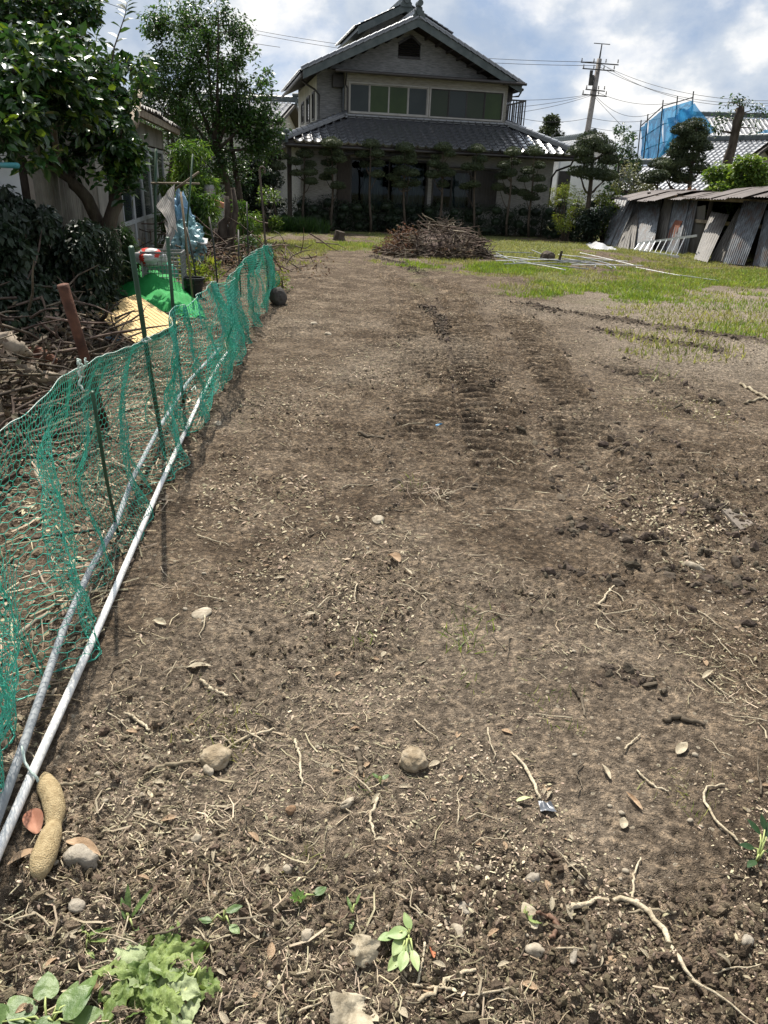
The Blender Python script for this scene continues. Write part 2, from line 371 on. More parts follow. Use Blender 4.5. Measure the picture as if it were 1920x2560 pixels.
_c = np.stack([_pale, _dark, _gr, np.ones_like(_pale)], -1).astype(np.float32); at.data.foreach_set('color', _c.ravel())
def ground_material():
    m = bpy.data.materials.new('soil'); m.use_nodes = True; t = m.node_tree; N = t.nodes.new; K = t.links.new; P = t.nodes['Principled BSDF']
    P.inputs['Roughness'].default_value = 0.95; P.inputs['Specular IOR Level'].default_value = 0.1
    tc = N('ShaderNodeTexCoord'); at = N('ShaderNodeAttribute'); at.attribute_name = 'soil'; sp = N('ShaderNodeSeparateColor'); K(at.outputs['Color'], sp.inputs[0])
    def noise(s, d=6, r=0.6):
        n = N('ShaderNodeTexNoise'); n.inputs['Scale'].default_value = s; n.inputs['Detail'].default_value = d; n.inputs['Roughness'].default_value = r; K(tc.outputs['Object'], n.inputs['Vector']); return n
    def ramp(src, stops):
        r = N('ShaderNodeValToRGB'); e = r.color_ramp.elements; e[0].position, e[1].position = stops[0][0], stops[-1][0]; e[0].color = (*stops[0][1], 1); e[1].color = (*stops[-1][1], 1)
        for p, c in stops[1:-1]: q = e.new(p); q.color = (*c, 1)
        K(src, r.inputs['Fac']); return r.outputs['Color']
    base = ramp(noise(2.3, 6, 0.7).outputs['Fac'], [(0.32, (0.057, 0.042, 0.029)), (0.5, (0.108, 0.082, 0.058)), (0.68, (0.182, 0.144, 0.106))])
    mid_ = ramp(noise(11, 3, 0.7).outputs['Fac'], [(0.35, (0.72, 0.70, 0.68)), (0.5, (1, 1, 1)), (0.65, (1.35, 1.34, 1.3))])
    fine = ramp(noise(34, 4, 0.75).outputs['Fac'], [(0.32, (0.44, 0.43, 0.42)), (0.5, (1, 1, 1)), (0.64, (2.1, 2.04, 1.94))])
    mu = N('ShaderNodeMixRGB'); mu.blend_type = 'MULTIPLY'; mu.inputs[0].default_value = 1; K(base, mu.inputs[1]); K(fine, mu.inputs[2]); mu2 = N('ShaderNodeMixRGB'); mu2.blend_type = 'MULTIPLY'; mu2.inputs[0].default_value = 1; K(mu.outputs[0], mu2.inputs[1]); K(mid_, mu2.inputs[2]); mu = mu2
    mp = N('ShaderNodeMixRGB'); K(sp.outputs[0], mp.inputs[0]); K(mu.outputs[0], mp.inputs[1])
    pl = N('ShaderNodeMixRGB'); pl.blend_type = 'MULTIPLY'; pl.inputs[0].default_value = 1; pl.inputs[1].default_value = (0.215, 0.180, 0.140, 1); K(fine, pl.inputs[2]); K(pl.outputs[0], mp.inputs[2])
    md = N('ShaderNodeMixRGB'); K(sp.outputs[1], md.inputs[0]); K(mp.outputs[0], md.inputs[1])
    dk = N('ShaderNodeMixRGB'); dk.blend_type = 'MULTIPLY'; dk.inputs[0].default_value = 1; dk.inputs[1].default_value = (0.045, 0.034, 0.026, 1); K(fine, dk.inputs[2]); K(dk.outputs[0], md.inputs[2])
    mg = N('ShaderNodeMixRGB'); K(sp.outputs[2], mg.inputs[0]); K(md.outputs[0], mg.inputs[1]); gg = N('ShaderNodeMixRGB'); gg.blend_type = 'MULTIPLY'; gg.inputs[0].default_value = 1; gg.inputs[1].default_value = (0.115, 0.135, 0.042, 1); K(fine, gg.inputs[2]); K(gg.outputs[0], mg.inputs[2]); md = mg
    # straw and grit flecks
    vo = N('ShaderNodeTexVoronoi'); vo.inputs['Scale'].default_value = 75; K(tc.outputs['Object'], vo.inputs['Vector'])
    lt = N('ShaderNodeMath'); lt.operation = 'LESS_THAN'; lt.inputs[1].default_value = 0.16; K(vo.outputs['Distance'], lt.inputs[0])
    gt = N('ShaderNodeMath'); gt.operation = 'GREATER_THAN'; gt.inputs[1].default_value = 0.72; se = N('ShaderNodeSeparateColor'); K(vo.outputs['Color'], se.inputs[0]); K(se.outputs[0], gt.inputs[0])
    mm = N('ShaderNodeMath'); mm.operation = 'MULTIPLY'; K(lt.outputs[0], mm.inputs[0]); K(gt.outputs[0], mm.inputs[1])
    fl = N('ShaderNodeMixRGB'); K(mm.outputs[0], fl.inputs[0]); K(md.outputs[0], fl.inputs[1]); fl.inputs[2].default_value = (0.34, 0.30, 0.24, 1)
    vo2 = N('ShaderNodeTexVoronoi'); vo2.inputs['Scale'].default_value = 24; K(tc.outputs['Object'], vo2.inputs['Vector']); l2 = N('ShaderNodeMath'); l2.operation = 'LESS_THAN'; l2.inputs[1].default_value = 0.17; K(vo2.outputs['Distance'], l2.inputs[0])
    s2 = N('ShaderNodeSeparateColor'); K(vo2.outputs['Color'], s2.inputs[0]); g2 = N('ShaderNodeMath'); g2.operation = 'GREATER_THAN'; g2.inputs[1].default_value = 0.62; K(s2.outputs[1], g2.inputs[0]); m2 = N('ShaderNodeMath'); m2.operation = 'MULTIPLY'; K(l2.outputs[0], m2.inputs[0]); K(g2.outputs[0], m2.inputs[1])
    f2 = N('ShaderNodeMixRGB'); K(m2.outputs[0], f2.inputs[0]); K(fl.outputs[0], f2.inputs[1]); f2.inputs[2].default_value = (0.30, 0.255, 0.19, 1); fl = f2
    K(fl.outputs[0], P.inputs['Base Color'])
    ad = noise(36, 4, 0.75)
    bp = N('ShaderNodeBump'); bp.inputs['Strength'].default_value = 1.0; bp.inputs['Distance'].default_value = 0.05; K(ad.outputs[0], bp.inputs['Height']); K(bp.outputs[0], P.inputs['Normal'])
    return m
SOIL = ground_material()
ground = link('ground', gm, SOIL); tag(ground, 'bare brown tilled soil lot with excavator track marks', None, None, 'structure')
mb = MB(); mb.arr([(-900, -60, -0.12), (900, -60, -0.12), (900, 1200, -0.12), (-900, 1200, -0.12)], [(0, 1, 2, 3)])
M_FIELD = mat('field', (0.10, 0.085, 0.055), (0.07, 0.09, 0.035), 0.4, 0.9)
tag(mb.build('terrain', M_FIELD), 'land around the lot reaching to the horizon', None, None, 'structure')

# ------------------------------------------------------------------ shared building materials
M_SIDING = mat('siding', (0.16, 0.16, 0.162), (0.31, 0.305, 0.295), 6.0, 0.8, 0.2, 1.0, 9.0, stretch=(0.9, 0.9, 11))
M_SIDING2 = mat('bay_siding', (0.21, 0.195, 0.165), (0.36, 0.335, 0.29), 6.0, 0.7, 0.3, 0.6, 8.0, stretch=(0.7, 0.7, 10))
M_TRIM = mat('pale_trim', (0.30, 0.285, 0.26), (0.38, 0.36, 0.33), 4, 0.6, 0.3)
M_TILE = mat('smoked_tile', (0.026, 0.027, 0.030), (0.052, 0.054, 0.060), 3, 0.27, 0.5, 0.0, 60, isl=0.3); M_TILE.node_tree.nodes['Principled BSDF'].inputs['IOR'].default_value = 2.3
M_TILE_FAR = mat('far_tile_glare', (0.17, 0.173, 0.18), (0.28, 0.283, 0.29), 3, 0.36, 0.5, isl=0.3); M_TILE_FAR.node_tree.nodes['Principled BSDF'].inputs['IOR'].default_value = 2.3  # base colour lightened to stand in for sun glare on the neighbouring roofs
M_TILE_EDGE = mat('verge_tile', (0.045, 0.060, 0.060), (0.085, 0.10, 0.10), 4, 0.45, 0.4)
M_DARKWOOD = mat('dark_wood', (0.030, 0.024, 0.020), (0.055, 0.043, 0.034), 6, 0.7, 0.3, stretch=(6, 6, 1))
M_BRONZE = mat('bronze_metal', (0.022, 0.018, 0.016), (0.035, 0.030, 0.027), 5, 0.45, 0.4)
M_WHITEWALL = mat('white_plaster', (0.70, 0.70, 0.70), (0.80, 0.80, 0.79), 2, 0.9, 0.2)
M_CREAM = mat('cream_wall', (0.36, 0.345, 0.31), (0.46, 0.44, 0.40), 2, 0.85, 0.2)
M_GLASS_D = mat('dim_glass', (0.020, 0.026, 0.028), (0.040, 0.048, 0.050), 1.2, 0.06, 0.5)
M_GLASS_G = mat('green_curtain_glass', (0.022, 0.040, 0.010), (0.034, 0.055, 0.015), 1.5, 0.3, 0.25)
M_GLASS_B = mat('grey_curtain_glass', (0.022, 0.030, 0.030), (0.032, 0.040, 0.040), 1.5, 0.3, 0.25)
M_GLASS_M = mat('olive_curtain_glass', (0.022, 0.032, 0.018), (0.030, 0.040, 0.022), 1.5, 0.3, 0.25)
M_CURTAIN = mat('net_curtain', (0.22, 0.24, 0.26), (0.34, 0.36, 0.37), 8, 0.9, 0.1, stretch=(8, 8, 0.4))
M_INSIDE = mat('dark_interior', (0.02, 0.02, 0.02), (0.03, 0.03, 0.028), 2, 0.9, 0.1)

TILE_X = np.array([0, .07, .16, .27, .55, .82, 1.02]) ; TILE_Z = np.array([.034, .066, .046, .010, -.008, .002, .036])
def tile_template(w=0.28, l=0.30, k=1.0):
    n = len(TILE_X); x = (TILE_X - 0.5) * w
    back = np.stack([x, np.full(n, l * 0.5), TILE_Z * k - 0.004], 1); front = np.stack([x, np.full(n, -l * 0.5), TILE_Z * k + 0.020], 1); lip = front + np.array([0, 0.004, -0.030])
    Vv = np.vstack([lip, front, front, back]); F = []
    for r in (0, 2):
        for i in range(n - 1): F.append((r * n + i, r * n + i + 1, (r + 1) * n + i + 1, (r + 1) * n + i))
    return Vv, np.array(F)
TILE = tile_template()
def tile_rows(P0, U, Vv, nu, nv, pu=0.27, pv=0.235, keep=None):
    """centres and frame of tiles laid on a plane: P0 eave corner, U along the eave, Vv up the slope"""
    P0, U, Vv = (np.asarray(k, float) for k in (P0, U, Vv)); U = U / np.linalg.norm(U); Vv = Vv / np.linalg.norm(Vv); Nn = np.cross(U, Vv)
    Q = []
    for j in range(nv):
        for i in range(nu):
            a, b = (i + 0.5) * pu, (j + 0.5) * pv
            if keep is None or keep(a, b, j): Q.append(P0 + U * a + Vv * b + Nn * 0.02)
    return np.array(Q), np.stack([U, Vv, Nn], 1)
def tile_stuff(name, P0, U, Vv, nu, nv, parent, m=None, keep=None, pu=0.27, pv=0.235, tile=None, world=False):
    Q, Rm = tile_rows(P0, U, Vv, nu, nv, pu, pv, keep)
    tv, tf = tile or TILE
    Va, Fa = scatter(tv, tf, Q, np.repeat(Rm[None], len(Q), 0) @ rrot_small(len(Q)), np.ones(len(Q)))
    o = MB().arr(Va, Fa).build(name, m or M_TILE, parent, world=world); o['kind'] = 'stuff'; return o
def rrot_small(n, s=0.012):
    return eul(RNG.normal(0, s * 0.5, n), RNG.normal(0, s, n), RNG.normal(0, s, n))

def wall_holes(mb, u0, u1, z0, z1, holes, b0, b1):
    us = sorted({u0, u1, *[h[0] for h in holes], *[h[1] for h in holes]}); zs = sorted({z0, z1, *[h[2] for h in holes], *[h[3] for h in holes]})
    for a, b in zip(us[:-1], us[1:]):
        for c, d in zip(zs[:-1], zs[1:]):
            if any(a >= h[0] - 1e-6 and b <= h[1] + 1e-6 and c >= h[2] - 1e-6 and d <= h[3] + 1e-6 for h in holes): continue
            mb.bb(a, b, b0, b1, c, d)
    return mb

# ------------------------------------------------------------------ main house (local: x along the front, y to the back)
house = thing('house', (1.27, 28.5, 0), 'two storey grey sided house with dark tiled roofs and gable facing the lot', 'house', None, R_(13))
H_ = house
# lower storey
W1 = (-2.93, -0.25, 0.62, 2.28); W2 = (0.0, 1.36, 0.84, 2.02)
mb = MB(); wall_holes(mb, -4.67, 4.45, 0.0, 2.84, [W1, W2], 0.0, 0.14)
M_SIDLOW = mat('lower_siding_lightened', (0.24, 0.23, 0.215), (0.42, 0.405, 0.375), 6.0, 0.8, 0.2, 1.0, 9.0, stretch=(0.9, 0.9, 11)); lw = mb.build('wall', M_SIDLOW, H_, world=False)  # lighter, warmer copy of the siding colour, offsetting shade under the eave
mb = MB(); mb.bb(-4.67, -4.53, 0.14, 10, 0, 2.9); mb.bb(4.31, 4.45, 0.14, 10, 0, 2.9); mb.bb(-4.53, 4.31, 9.86, 10, 0, 2.9); mb.build('side_wall', M_SIDING, H_, world=False)
mb = MB(); mb.bb(-4.5, 4.3, 2.2, 2.3, 0.02, 2.8); mb.bb(-4.5, 4.3, 0.16, 2.2, 0.02, 0.10); mb.bb(-4.5, 4.3, 0.16, 2.2, 2.72, 2.8); mb.build('interior', M_INSIDE, H_, world=False)
def window(name, u0, u1, z0, z1, b, panes, parent, fm=M_BRONZE, fr=0.05, pm=None, depth=0.09):
    """frame proud of the wall, one pane object per sash"""
    mb = MB(); mb.bb(u0 - fr, u0, b - 0.03, b + depth, z0 - fr, z1 + fr); mb.bb(u1, u1 + fr, b - 0.03, b + depth, z0 - fr, z1 + fr)
    mb.bb(u0, u1, b - 0.03, b + depth, z1, z1 + fr); mb.bb(u0, u1, b - 0.05, b + depth, z0 - fr, z0)
    w = mb.build('window', fm, parent, world=False)
    n = len(panes); cuts = [u0 + (u1 - u0) * k for k in np.linspace(0, 1, n + 1)]
    for i, pmat in enumerate(panes):
        a, c = cuts[i], cuts[i + 1]; off = 0.03 if i % 2 else 0.055; s = 0.028
        mb = MB(); mb.bb(a + s, c - s, b + off, b + off + 0.006, z0 + s, z1 - s); p = mb.build('pane', pmat, w, world=False)
        mb = MB(); mb.bb(a, a + s, b + off - 0.01, b + off + 0.018, z0, z1); mb.bb(c - s, c, b + off - 0.01, b + off + 0.018, z0, z1)
        mb.bb(a + s, c - s, b + off - 0.01, b + off + 0.018, z1 - s, z1); mb.bb(a + s, c - s, b + off - 0.01, b + off + 0.018, z0, z0 + s)
        mb.build('sash', fm, w, world=False)
    return w
def clear_glass():
    m = bpy.data.materials.new('window_glass'); m.use_nodes = True; t = m.node_tree; N = t.nodes.new; K = t.links.new
    gl = N('ShaderNodeBsdfGlossy'); gl.inputs['Roughness'].default_value = 0.02; tr = N('ShaderNodeBsdfTransparent'); tr.inputs[0].default_value = (0.55, 0.6, 0.6, 1)
    fr = N('ShaderNodeFresnel'); fr.inputs[0].default_value = 1.3; ad = N('ShaderNodeMath'); ad.operation = 'ADD'; ad.inputs[1].default_value = 0.0; K(fr.outputs[0], ad.inputs[0])
    mx = N('ShaderNodeMixShader'); K(ad.outputs[0], mx.inputs[0]); K(tr.outputs[0], mx.inputs[1]); K(gl.outputs[0], mx.inputs[2]); K(mx.outputs[0], t.nodes['Material Output'].inputs['Surface'])
    return m
M_GLASS = clear_glass()
window('window', *W1[:2], *W1[2:], 0.0, [M_GLASS] * 4, H_)
window('window', *W2[:2], *W2[2:], 0.0, [M_GLASS] * 2, H_)
def curtain(u0, u1, z0, z1, b, parent):
    n = 60; u = np.linspace(u0, u1, n); w = 0.02 * np.sin(u * 62 + 1.5 * np.sin(u * 5)); Vv = np.stack([np.stack([u, b + w, np.full(n, z)], 1) for z in (z0, z1)])
    return MB().grid(Vv).build('curtain', M_CURTAIN, parent, world=False, sm=True)
curtain(-2.45, -1.75, 0.6, 2.25, 0.30, H_); curtain(-1.35, -0.28, 0.6, 2.25, 0.30, H_); curtain(0.72, 1.34, 0.85, 2.0, 0.30, H_)
mb = MB(); mb.bb(-3.42, -2.99, -0.14, 0.0, 0.62, 2.36); mb.build('shutter_box', M_DARKWOOD, H_, world=False)
mb = MB(); mb.bb(1.42, 2.33, -0.14, 0.0, 0.80, 2.10)
for i in range(9): mb.bb(1.44 + i * 0.1, 1.52 + i * 0.1, -0.155, -0.14, 0.84, 2.06)
mb.build('shutter_box', M_BRONZE, H_, world=False)
mb = MB(); mb.bb(-3.5, -0.15, -0.30, 0.0, 2.40, 2.44); mb.bb(-0.1, 2.4, -0.26, 0.0, 2.14, 2.18); mb.build('window_hood', M_BRONZE, H_, world=False)
mb = MB(); mb.bb(-5.16, -5.02, -0.56, -0.42, 0, 2.60); mb.build('porch_post', M_DARKWOOD, H_, world=False)
# lower roof
EZ, TZ = 2.70, 3.62
FL, FR_, TL, TR_ = (-5.25, -0.74, EZ), (4.98, -0.74, EZ), (-3.0, 1.27, TZ), (2.97, 1.27, TZ)
lr = thing('lower_roof', (0, 0, 0), None, None); lr.parent = H_
mb = MB()
mb.prism([FL, FR_, TR_, TL], (0, 0, -0.06))
mb.prism([(-5.25, -0.741, EZ - .002), (-3.0, 1.269, TZ - .002), (-3.0, 9.4, TZ - .002), (-5.25, 9.4, EZ - .002)][::-1], (0, 0, -0.06))
mb.prism([(4.98, -0.741, EZ - .002), (2.97, 1.269, TZ - .002), (2.97, 9.4, TZ - .002), (4.98, 9.4, EZ - .002)], (0, 0, -0.06))
mb.build('deck', M_DARKWOOD, lr, world=False)
_sl = np.array([0, 2.01, TZ - EZ]); _len = np.linalg.norm(_sl); _k = 2.25 / _len
PU, PV = 0.292, 0.245
def keepF(a, b, j): return a > b * 2.25 / _len + 0.10 and a < 10.23 - b * 2.01 / _len - 0.10
Q, Rm = tile_rows((-5.25, -0.76, EZ), (1, 0, 0), _sl, 35, 9, PU, PV, keepF)
_tt = tile_template(0.30, 0.30); tme = _mesh('roof_tile', _tt[0], [_tt[1]]); tme.materials.append(M_TILE); smooth(tme)
et = (np.array(_tt[0]), _tt[1]); et[0][:7, 2] -= 0.035; eme = _mesh('eave_tile', et[0], [et[1]]); eme.materials.append(M_TILE); smooth(eme)
for q in Q:
    eave = q[2] < EZ + 0.085
    o = link('eave_tile' if eave else 'roof_tile', eme if eave else tme, None, lr)
    mm = Matrix([list(r) for r in Rm]) @ Matrix([list(r) for r in rrot_small(1)[0]])
    o.matrix_local = Matrix.Translation(Vector(q)) @ mm.to_4x4()
tile_stuff('side_tiles', (-5.27, 9.4, EZ), (0, -1, 0), (2.25, 0, TZ - EZ), 37, 6, lr, keep=lambda a, b, j: a < 10.14 - b * 0.82 - 0.1)
tile_stuff('side_tiles', (5.0, -0.74, EZ), (0, 1, 0), (-2.01, 0, TZ - EZ), 37, 9, lr, keep=lambda a, b, j: a > b * 0.92 + 0.1)
def ridge(mb, a, b, r=0.085, step=0.25, base=0.10):
    a = np.asarray(a, float); b = np.asarray(b, float); d = b - a; l = np.linalg.norm(d); d = d / l; n = max(1, int(l / step)); s = np.cross(d, (0, 0, 1)); s /= np.linalg.norm(s); u = np.cross(s, d)
    mb.beam(a + u * base * 0.5, b + u * base * 0.5, r * 2.0, base)
    for side in (-1, 1): mb.beam(a + u * 0.03 + s * side * r, b + u * 0.03 + s * side * r, 0.05, 0.03)
    for i in range(n):
        p = a + d * (l * i / n); q = a + d * (l * (i + 1) / n + 0.012)
        mb.tube([p + u * (base + 0.012), q + u * base], [r * 1.06, r * 0.96], 10)
    return mb
def ornament(mb, p, out, w=0.22, h=0.34):
    """ridge end tile: stepped shoulders, an upright plate and a round cap tile pointing out"""
    p = np.asarray(p, float); out = np.asarray(out, float); out = out / np.linalg.norm(out); s = np.cross(out, (0, 0, 1)); s /= np.linalg.norm(s); z = np.array([0, 0, 1.0])
    prof = [(-1.5, -0.5), (-1.55, 0.0), (-1.15, 0.25), (-1.2, 0.55), (-0.8, 0.6), (-0.7, 0.95), (-0.25, 1.1), (0.25, 1.1), (0.7, 0.95), (0.8, 0.6), (1.2, 0.55), (1.15, 0.25), (1.55, 0.0), (1.5, -0.5)]
    mb.prism([p + s * a * w * 0.62 + z * b * h * 0.7 for a, b in prof], out * 0.10)
    c = p + z * h * 0.98 - out * 0.15; mb.tube([c, c + out * 0.36], 0.095, 12)
    c2 = p + z * h * 0.25 + out * 0.10; mb.tube([c2, c2 + out * 0.05], 0.10, 12)
    return mb
mb = MB(); ridge(mb, np.array(FL) + (0.06, 0.05, 0.05), np.array(TL) + (0.05, -0.05, 0.04)); mb.build('hip_ridge', M_TILE, lr, world=False)
mb = MB(); ridge(mb, np.array(FR_) + (-0.06, 0.05, 0.05), np.array(TR_) + (-0.05, -0.05, 0.04)); mb.build('hip_ridge', M_TILE, lr, world=False)
mb = MB(); ornament(mb, np.array(FL) + (0.0, 0.0, 0.04), (-0.7, -0.7, 0), 0.15, 0.24)
mb.tube([np.array(FL) + (0.05, 0.05, 0.02), np.array(FL) + (-0.10, -0.09, 0.04), np.array(FL) + (-0.22, -0.2, 0.14), np.array(FL) + (-0.26, -0.24, 0.25)], [0.07, 0.07, 0.045, 0.02], 8)
mb.build('corner_ornament', M_TILE_EDGE, lr, world=False)
mb = MB(); ornament(mb, np.array(FR_) + (0.0, 0.0, 0.04), (0.7, -0.7, 0), 0.12, 0.18); mb.build('corner_ornament', M_TILE_EDGE, lr, world=False)
mb = MB(); mb.bb(-2.98, 2.95, 1.10, 1.30, TZ - 0.02, TZ + 0.10)
for i in range(22): mb.tube([(-2.9 + i * 0.272, 1.06, TZ + 0.045), (-2.66 + i * 0.272, 1.06, TZ + 0.045)], 0.045, 8)
mb.build('flashing_ridge', M_TILE, lr, world=False)
mb = MB(); mb.beam((-5.2, -0.66, EZ - 0.10), (4.93, -0.66, EZ - 0.10), 0.05, 0.14); mb.beam((-5.17, -0.6, EZ - 0.10), (-5.17, 9.3, EZ - 0.10), 0.05, 0.14); mb.beam((4.9, -0.6, EZ - 0.10), (4.9, 9.3, EZ - 0.10), 0.05, 0.14)
mb.build('fascia', M_DARKWOOD, lr, world=False)
mb = MB()
for i in range(24): mb.beam((-4.9 + i * 0.42, -0.62, EZ - 0.15), (-4.9 + i * 0.42, 0.05, EZ + 0.12), 0.05, 0.07)
mb.build('rafters', M_DARKWOOD, lr, world=False)['kind'] = 'stuff'
mb = MB(); mb.tube([(4.86, -0.7, EZ - .12), (4.8, -0.66, EZ - 0.32), (4.46, -0.25, EZ - 0.5), (4.40, -0.07, EZ - 0.72), (4.40, -0.07, 0.1)], 0.035, 8); mb.build('downpipe', M_BRONZE, H_, world=False)
mb = MB(); mb.tube([(4.98, -0.78, EZ - 0.13), (-5.25, -0.78, EZ - 0.11)], 0.045, 8); mb.build('gutter', M_BRONZE, H_, world=False)
# upper storey
CX = -0.57; PZ, EVZ, HWR = 6.50, 4.78, 3.86     # roof underside peak, eave height, half width
def roofz(s): return PZ - abs(s - CX) * (PZ - EVZ) / HWR
mb = MB()
for a, b in ((-3.86, -1.02), (-1.02, -0.22), (-0.22, 2.74)):
    seg = sorted({a, b, *( [CX] if a < CX < b else [])})
    top = [(s, 1.9, roofz(s) - 0.02) for s in seg]; z0 = 2.9
    if a == -1.02:
        mb.prism([(a, 1.9, z0), (b, 1.9, z0), (b, 1.9, 5.62), (a, 1.9, 5.62)], (0, 0.12, 0))
        mb.prism([(a, 1.9, 6.02), (CX, 1.9, 6.27), (CX, 1.9, roofz(CX) - .02), (a, 1.9, roofz(a) - .02)], (0, 0.12, 0)); mb.prism([(CX, 1.9, 6.27), (b, 1.9, 6.02), (b, 1.9, roofz(b) - .02), (CX, 1.9, roofz(CX) - .02)], (0, 0.12, 0))
    else: mb.prism([(a, 1.9, z0), (b, 1.9, z0)] + top[::-1], (0, 0.12, 0))
mb.build('gable_wall', M_SIDING, H_, world=False)
mb = MB(); wall_holes(mb, 2.02, 8.0, 2.9, 4.92, [(2.6, 3.1, 3.62, 4.42), (4.0, 4.9, 3.62, 4.40), (5.9, 6.7, 3.7, 4.35)], -3.86, -3.74)
# swap axes: wall_holes made (u,b,z) -> want (b,u,z)
for k in range(len(mb.v)): mb.v[k] = mb.v[k][:, [1, 0, 2]]
for k in mb.f: mb.f[k] = [f[:, ::-1] for f in mb.f[k]]
mb.build('side_wall', M_CREAM, H_, world=False)
for (u0, u1, z0, z1) in ((2.6, 3.1, 3.62, 4.42), (4.0, 4.9, 3.62, 4.40), (5.9, 6.7, 3.7, 4.35)):
    mb = MB(); mb.bb(-3.90, -3.84, u0 - .05, u1 + .05, z1, z1 + .06); mb.bb(-3.90, -3.84, u0 - .05, u1 + .05, z0 - .06, z0); mb.bb(-3.90, -3.84, u0 - .05, u0, z0, z1); mb.bb(-3.90, -3.84, u1, u1 + .05, z0, z1)
    w = mb.build('window', M_BRONZE, H_, world=False); mb = MB(); mb.bb(-3.86, -3.85, u0, u1, z0, z1); mb.build('pane', M_GLASS_D, w, world=False)
mb = MB(); mb.bb(2.62, 2.74, 2.02, 8, 2.9, 4.9); mb.prism([(-3.86, 8.0, 2.9), (2.74, 8.0, 2.9), (2.74, 8.0, roofz(2.74) - .02), (CX, 8.0, PZ - .02), (-3.86, 8.0, roofz(-3.86) - .02)], (0, 0.1, 0)); mb.bb(-3.74, 2.62, 2.1, 2.2, 3.0, 4.9); mb.build('rear_wall', M_CREAM, H_, world=False)
v = thing('gable_vent', (0, 0, 0), None, None); v.parent = H_
mb = MB(); o5 = [(-1.02, 5.62), (-0.22, 5.62), (-0.22, 6.02), (CX, 6.27), (-1.02, 6.02)]; mb.prism([(a, 2.0, b) for a, b in o5], (0, 0.02, 0)); mb.build('backing', M_INSIDE, v, world=False)
mb = MB()
for (a, b), (c, d) in zip(o5, o5[1:] + o5[:1]): mb.beam((a, 1.89, b), (c, 1.89, d), 0.07, 0.07)
mb.build('frame', M_BRONZE, v, world=False)
for i in range(7):
    z = 5.70 + i * 0.075; w_ = 0.0 if z < 6.02 else (z - 6.02) * 1.5; MB().box((CX - 0.05, 1.95, z), (0.74 - 2 * w_, 0.06, 0.012), [[1, 0, 0], [0, .8, -.6], [0, .6, .8]]).build('louvre', M_BRONZE, v, world=False)
# bay with the long window band
mb = MB(); B0, B1 = -2.96, 2.92
WL, WR = (-2.80, -0.04, 3.80, 4.66), (0.08, 2.76, 3.80, 4.66)
wall_holes(mb, B0, B1, 3.56, 5.02, [WL, WR], 1.27, 1.39); mb.bb(B0, B0 + 0.12, 1.39, 1.9, 3.3, 5.02); mb.bb(B1 - 0.12, B1, 1.39, 1.9, 3.3, 5.02)
mb.build('bay_wall', M_SIDING2, H_, world=False)
g, b_, m_ = M_GLASS_G, M_GLASS_B, M_GLASS_M
window('window', *WL, 1.27, [b_, g, g, b_], H_, M_TRIM, 0.045); window('window', *WR, 1.27, [m_, b_, m_, g], H_, M_TRIM, 0.045)
for w_ in [o for o in H_.children if o.name.startswith('window')][-2:]:
    for c in w_.children:
        if c.name.startswith('sash'): c.data.materials[0] = M_BRONZE
mb = MB(); mb.prism([(-3.35, 0.82, 4.93), (-3.35, 1.9, 5.10), (-3.35, 1.9, 5.14), (-3.35, 0.82, 5.0)], (6.72, 0, 0)); mb.build('bay_eave', M_BRONZE, H_, world=False)
mb = MB(); mb.tube([(-3.38, 0.8, 4.95), (3.42, 0.8, 4.93)], 0.045, 8); mb.tube([(-3.0, 0.82, 4.92), (-2.98, 1.2, 4.6), (-2.90, 1.20, 4.5), (-2.90, 1.2, 3.7)], 0.03, 8); mb.build('bay_gutter', M_BRONZE, H_, world=False)
mb = MB(); mb.tube([(-4.35, 2.2, 4.74), (-4.2, 2.0, 4.6), (-3.95, 1.83, 4.45), (-3.80, 1.85, 4.3), (-3.80, 1.85, 3.2)], 0.035, 8); mb.build('downpipe', M_BRONZE, H_, world=False)
mb = MB(); mb.bb(-3.35, -2.97, 1.55, 1.9, 4.55, 4.92); mb.build('eave_bracket', M_BRONZE, H_, world=False); mb = MB(); mb.bb(2.93, 3.2, 1.5, 1.9, 4.45, 4.9); mb.build('eave_bracket', M_BRONZE, H_, world=False)
mb = MB(); mb.bb(-3.02, -2.962, 1.45, 1.85, 3.7, 4.6); mb.build('side_window', M_GLASS_D, H_, world=False)
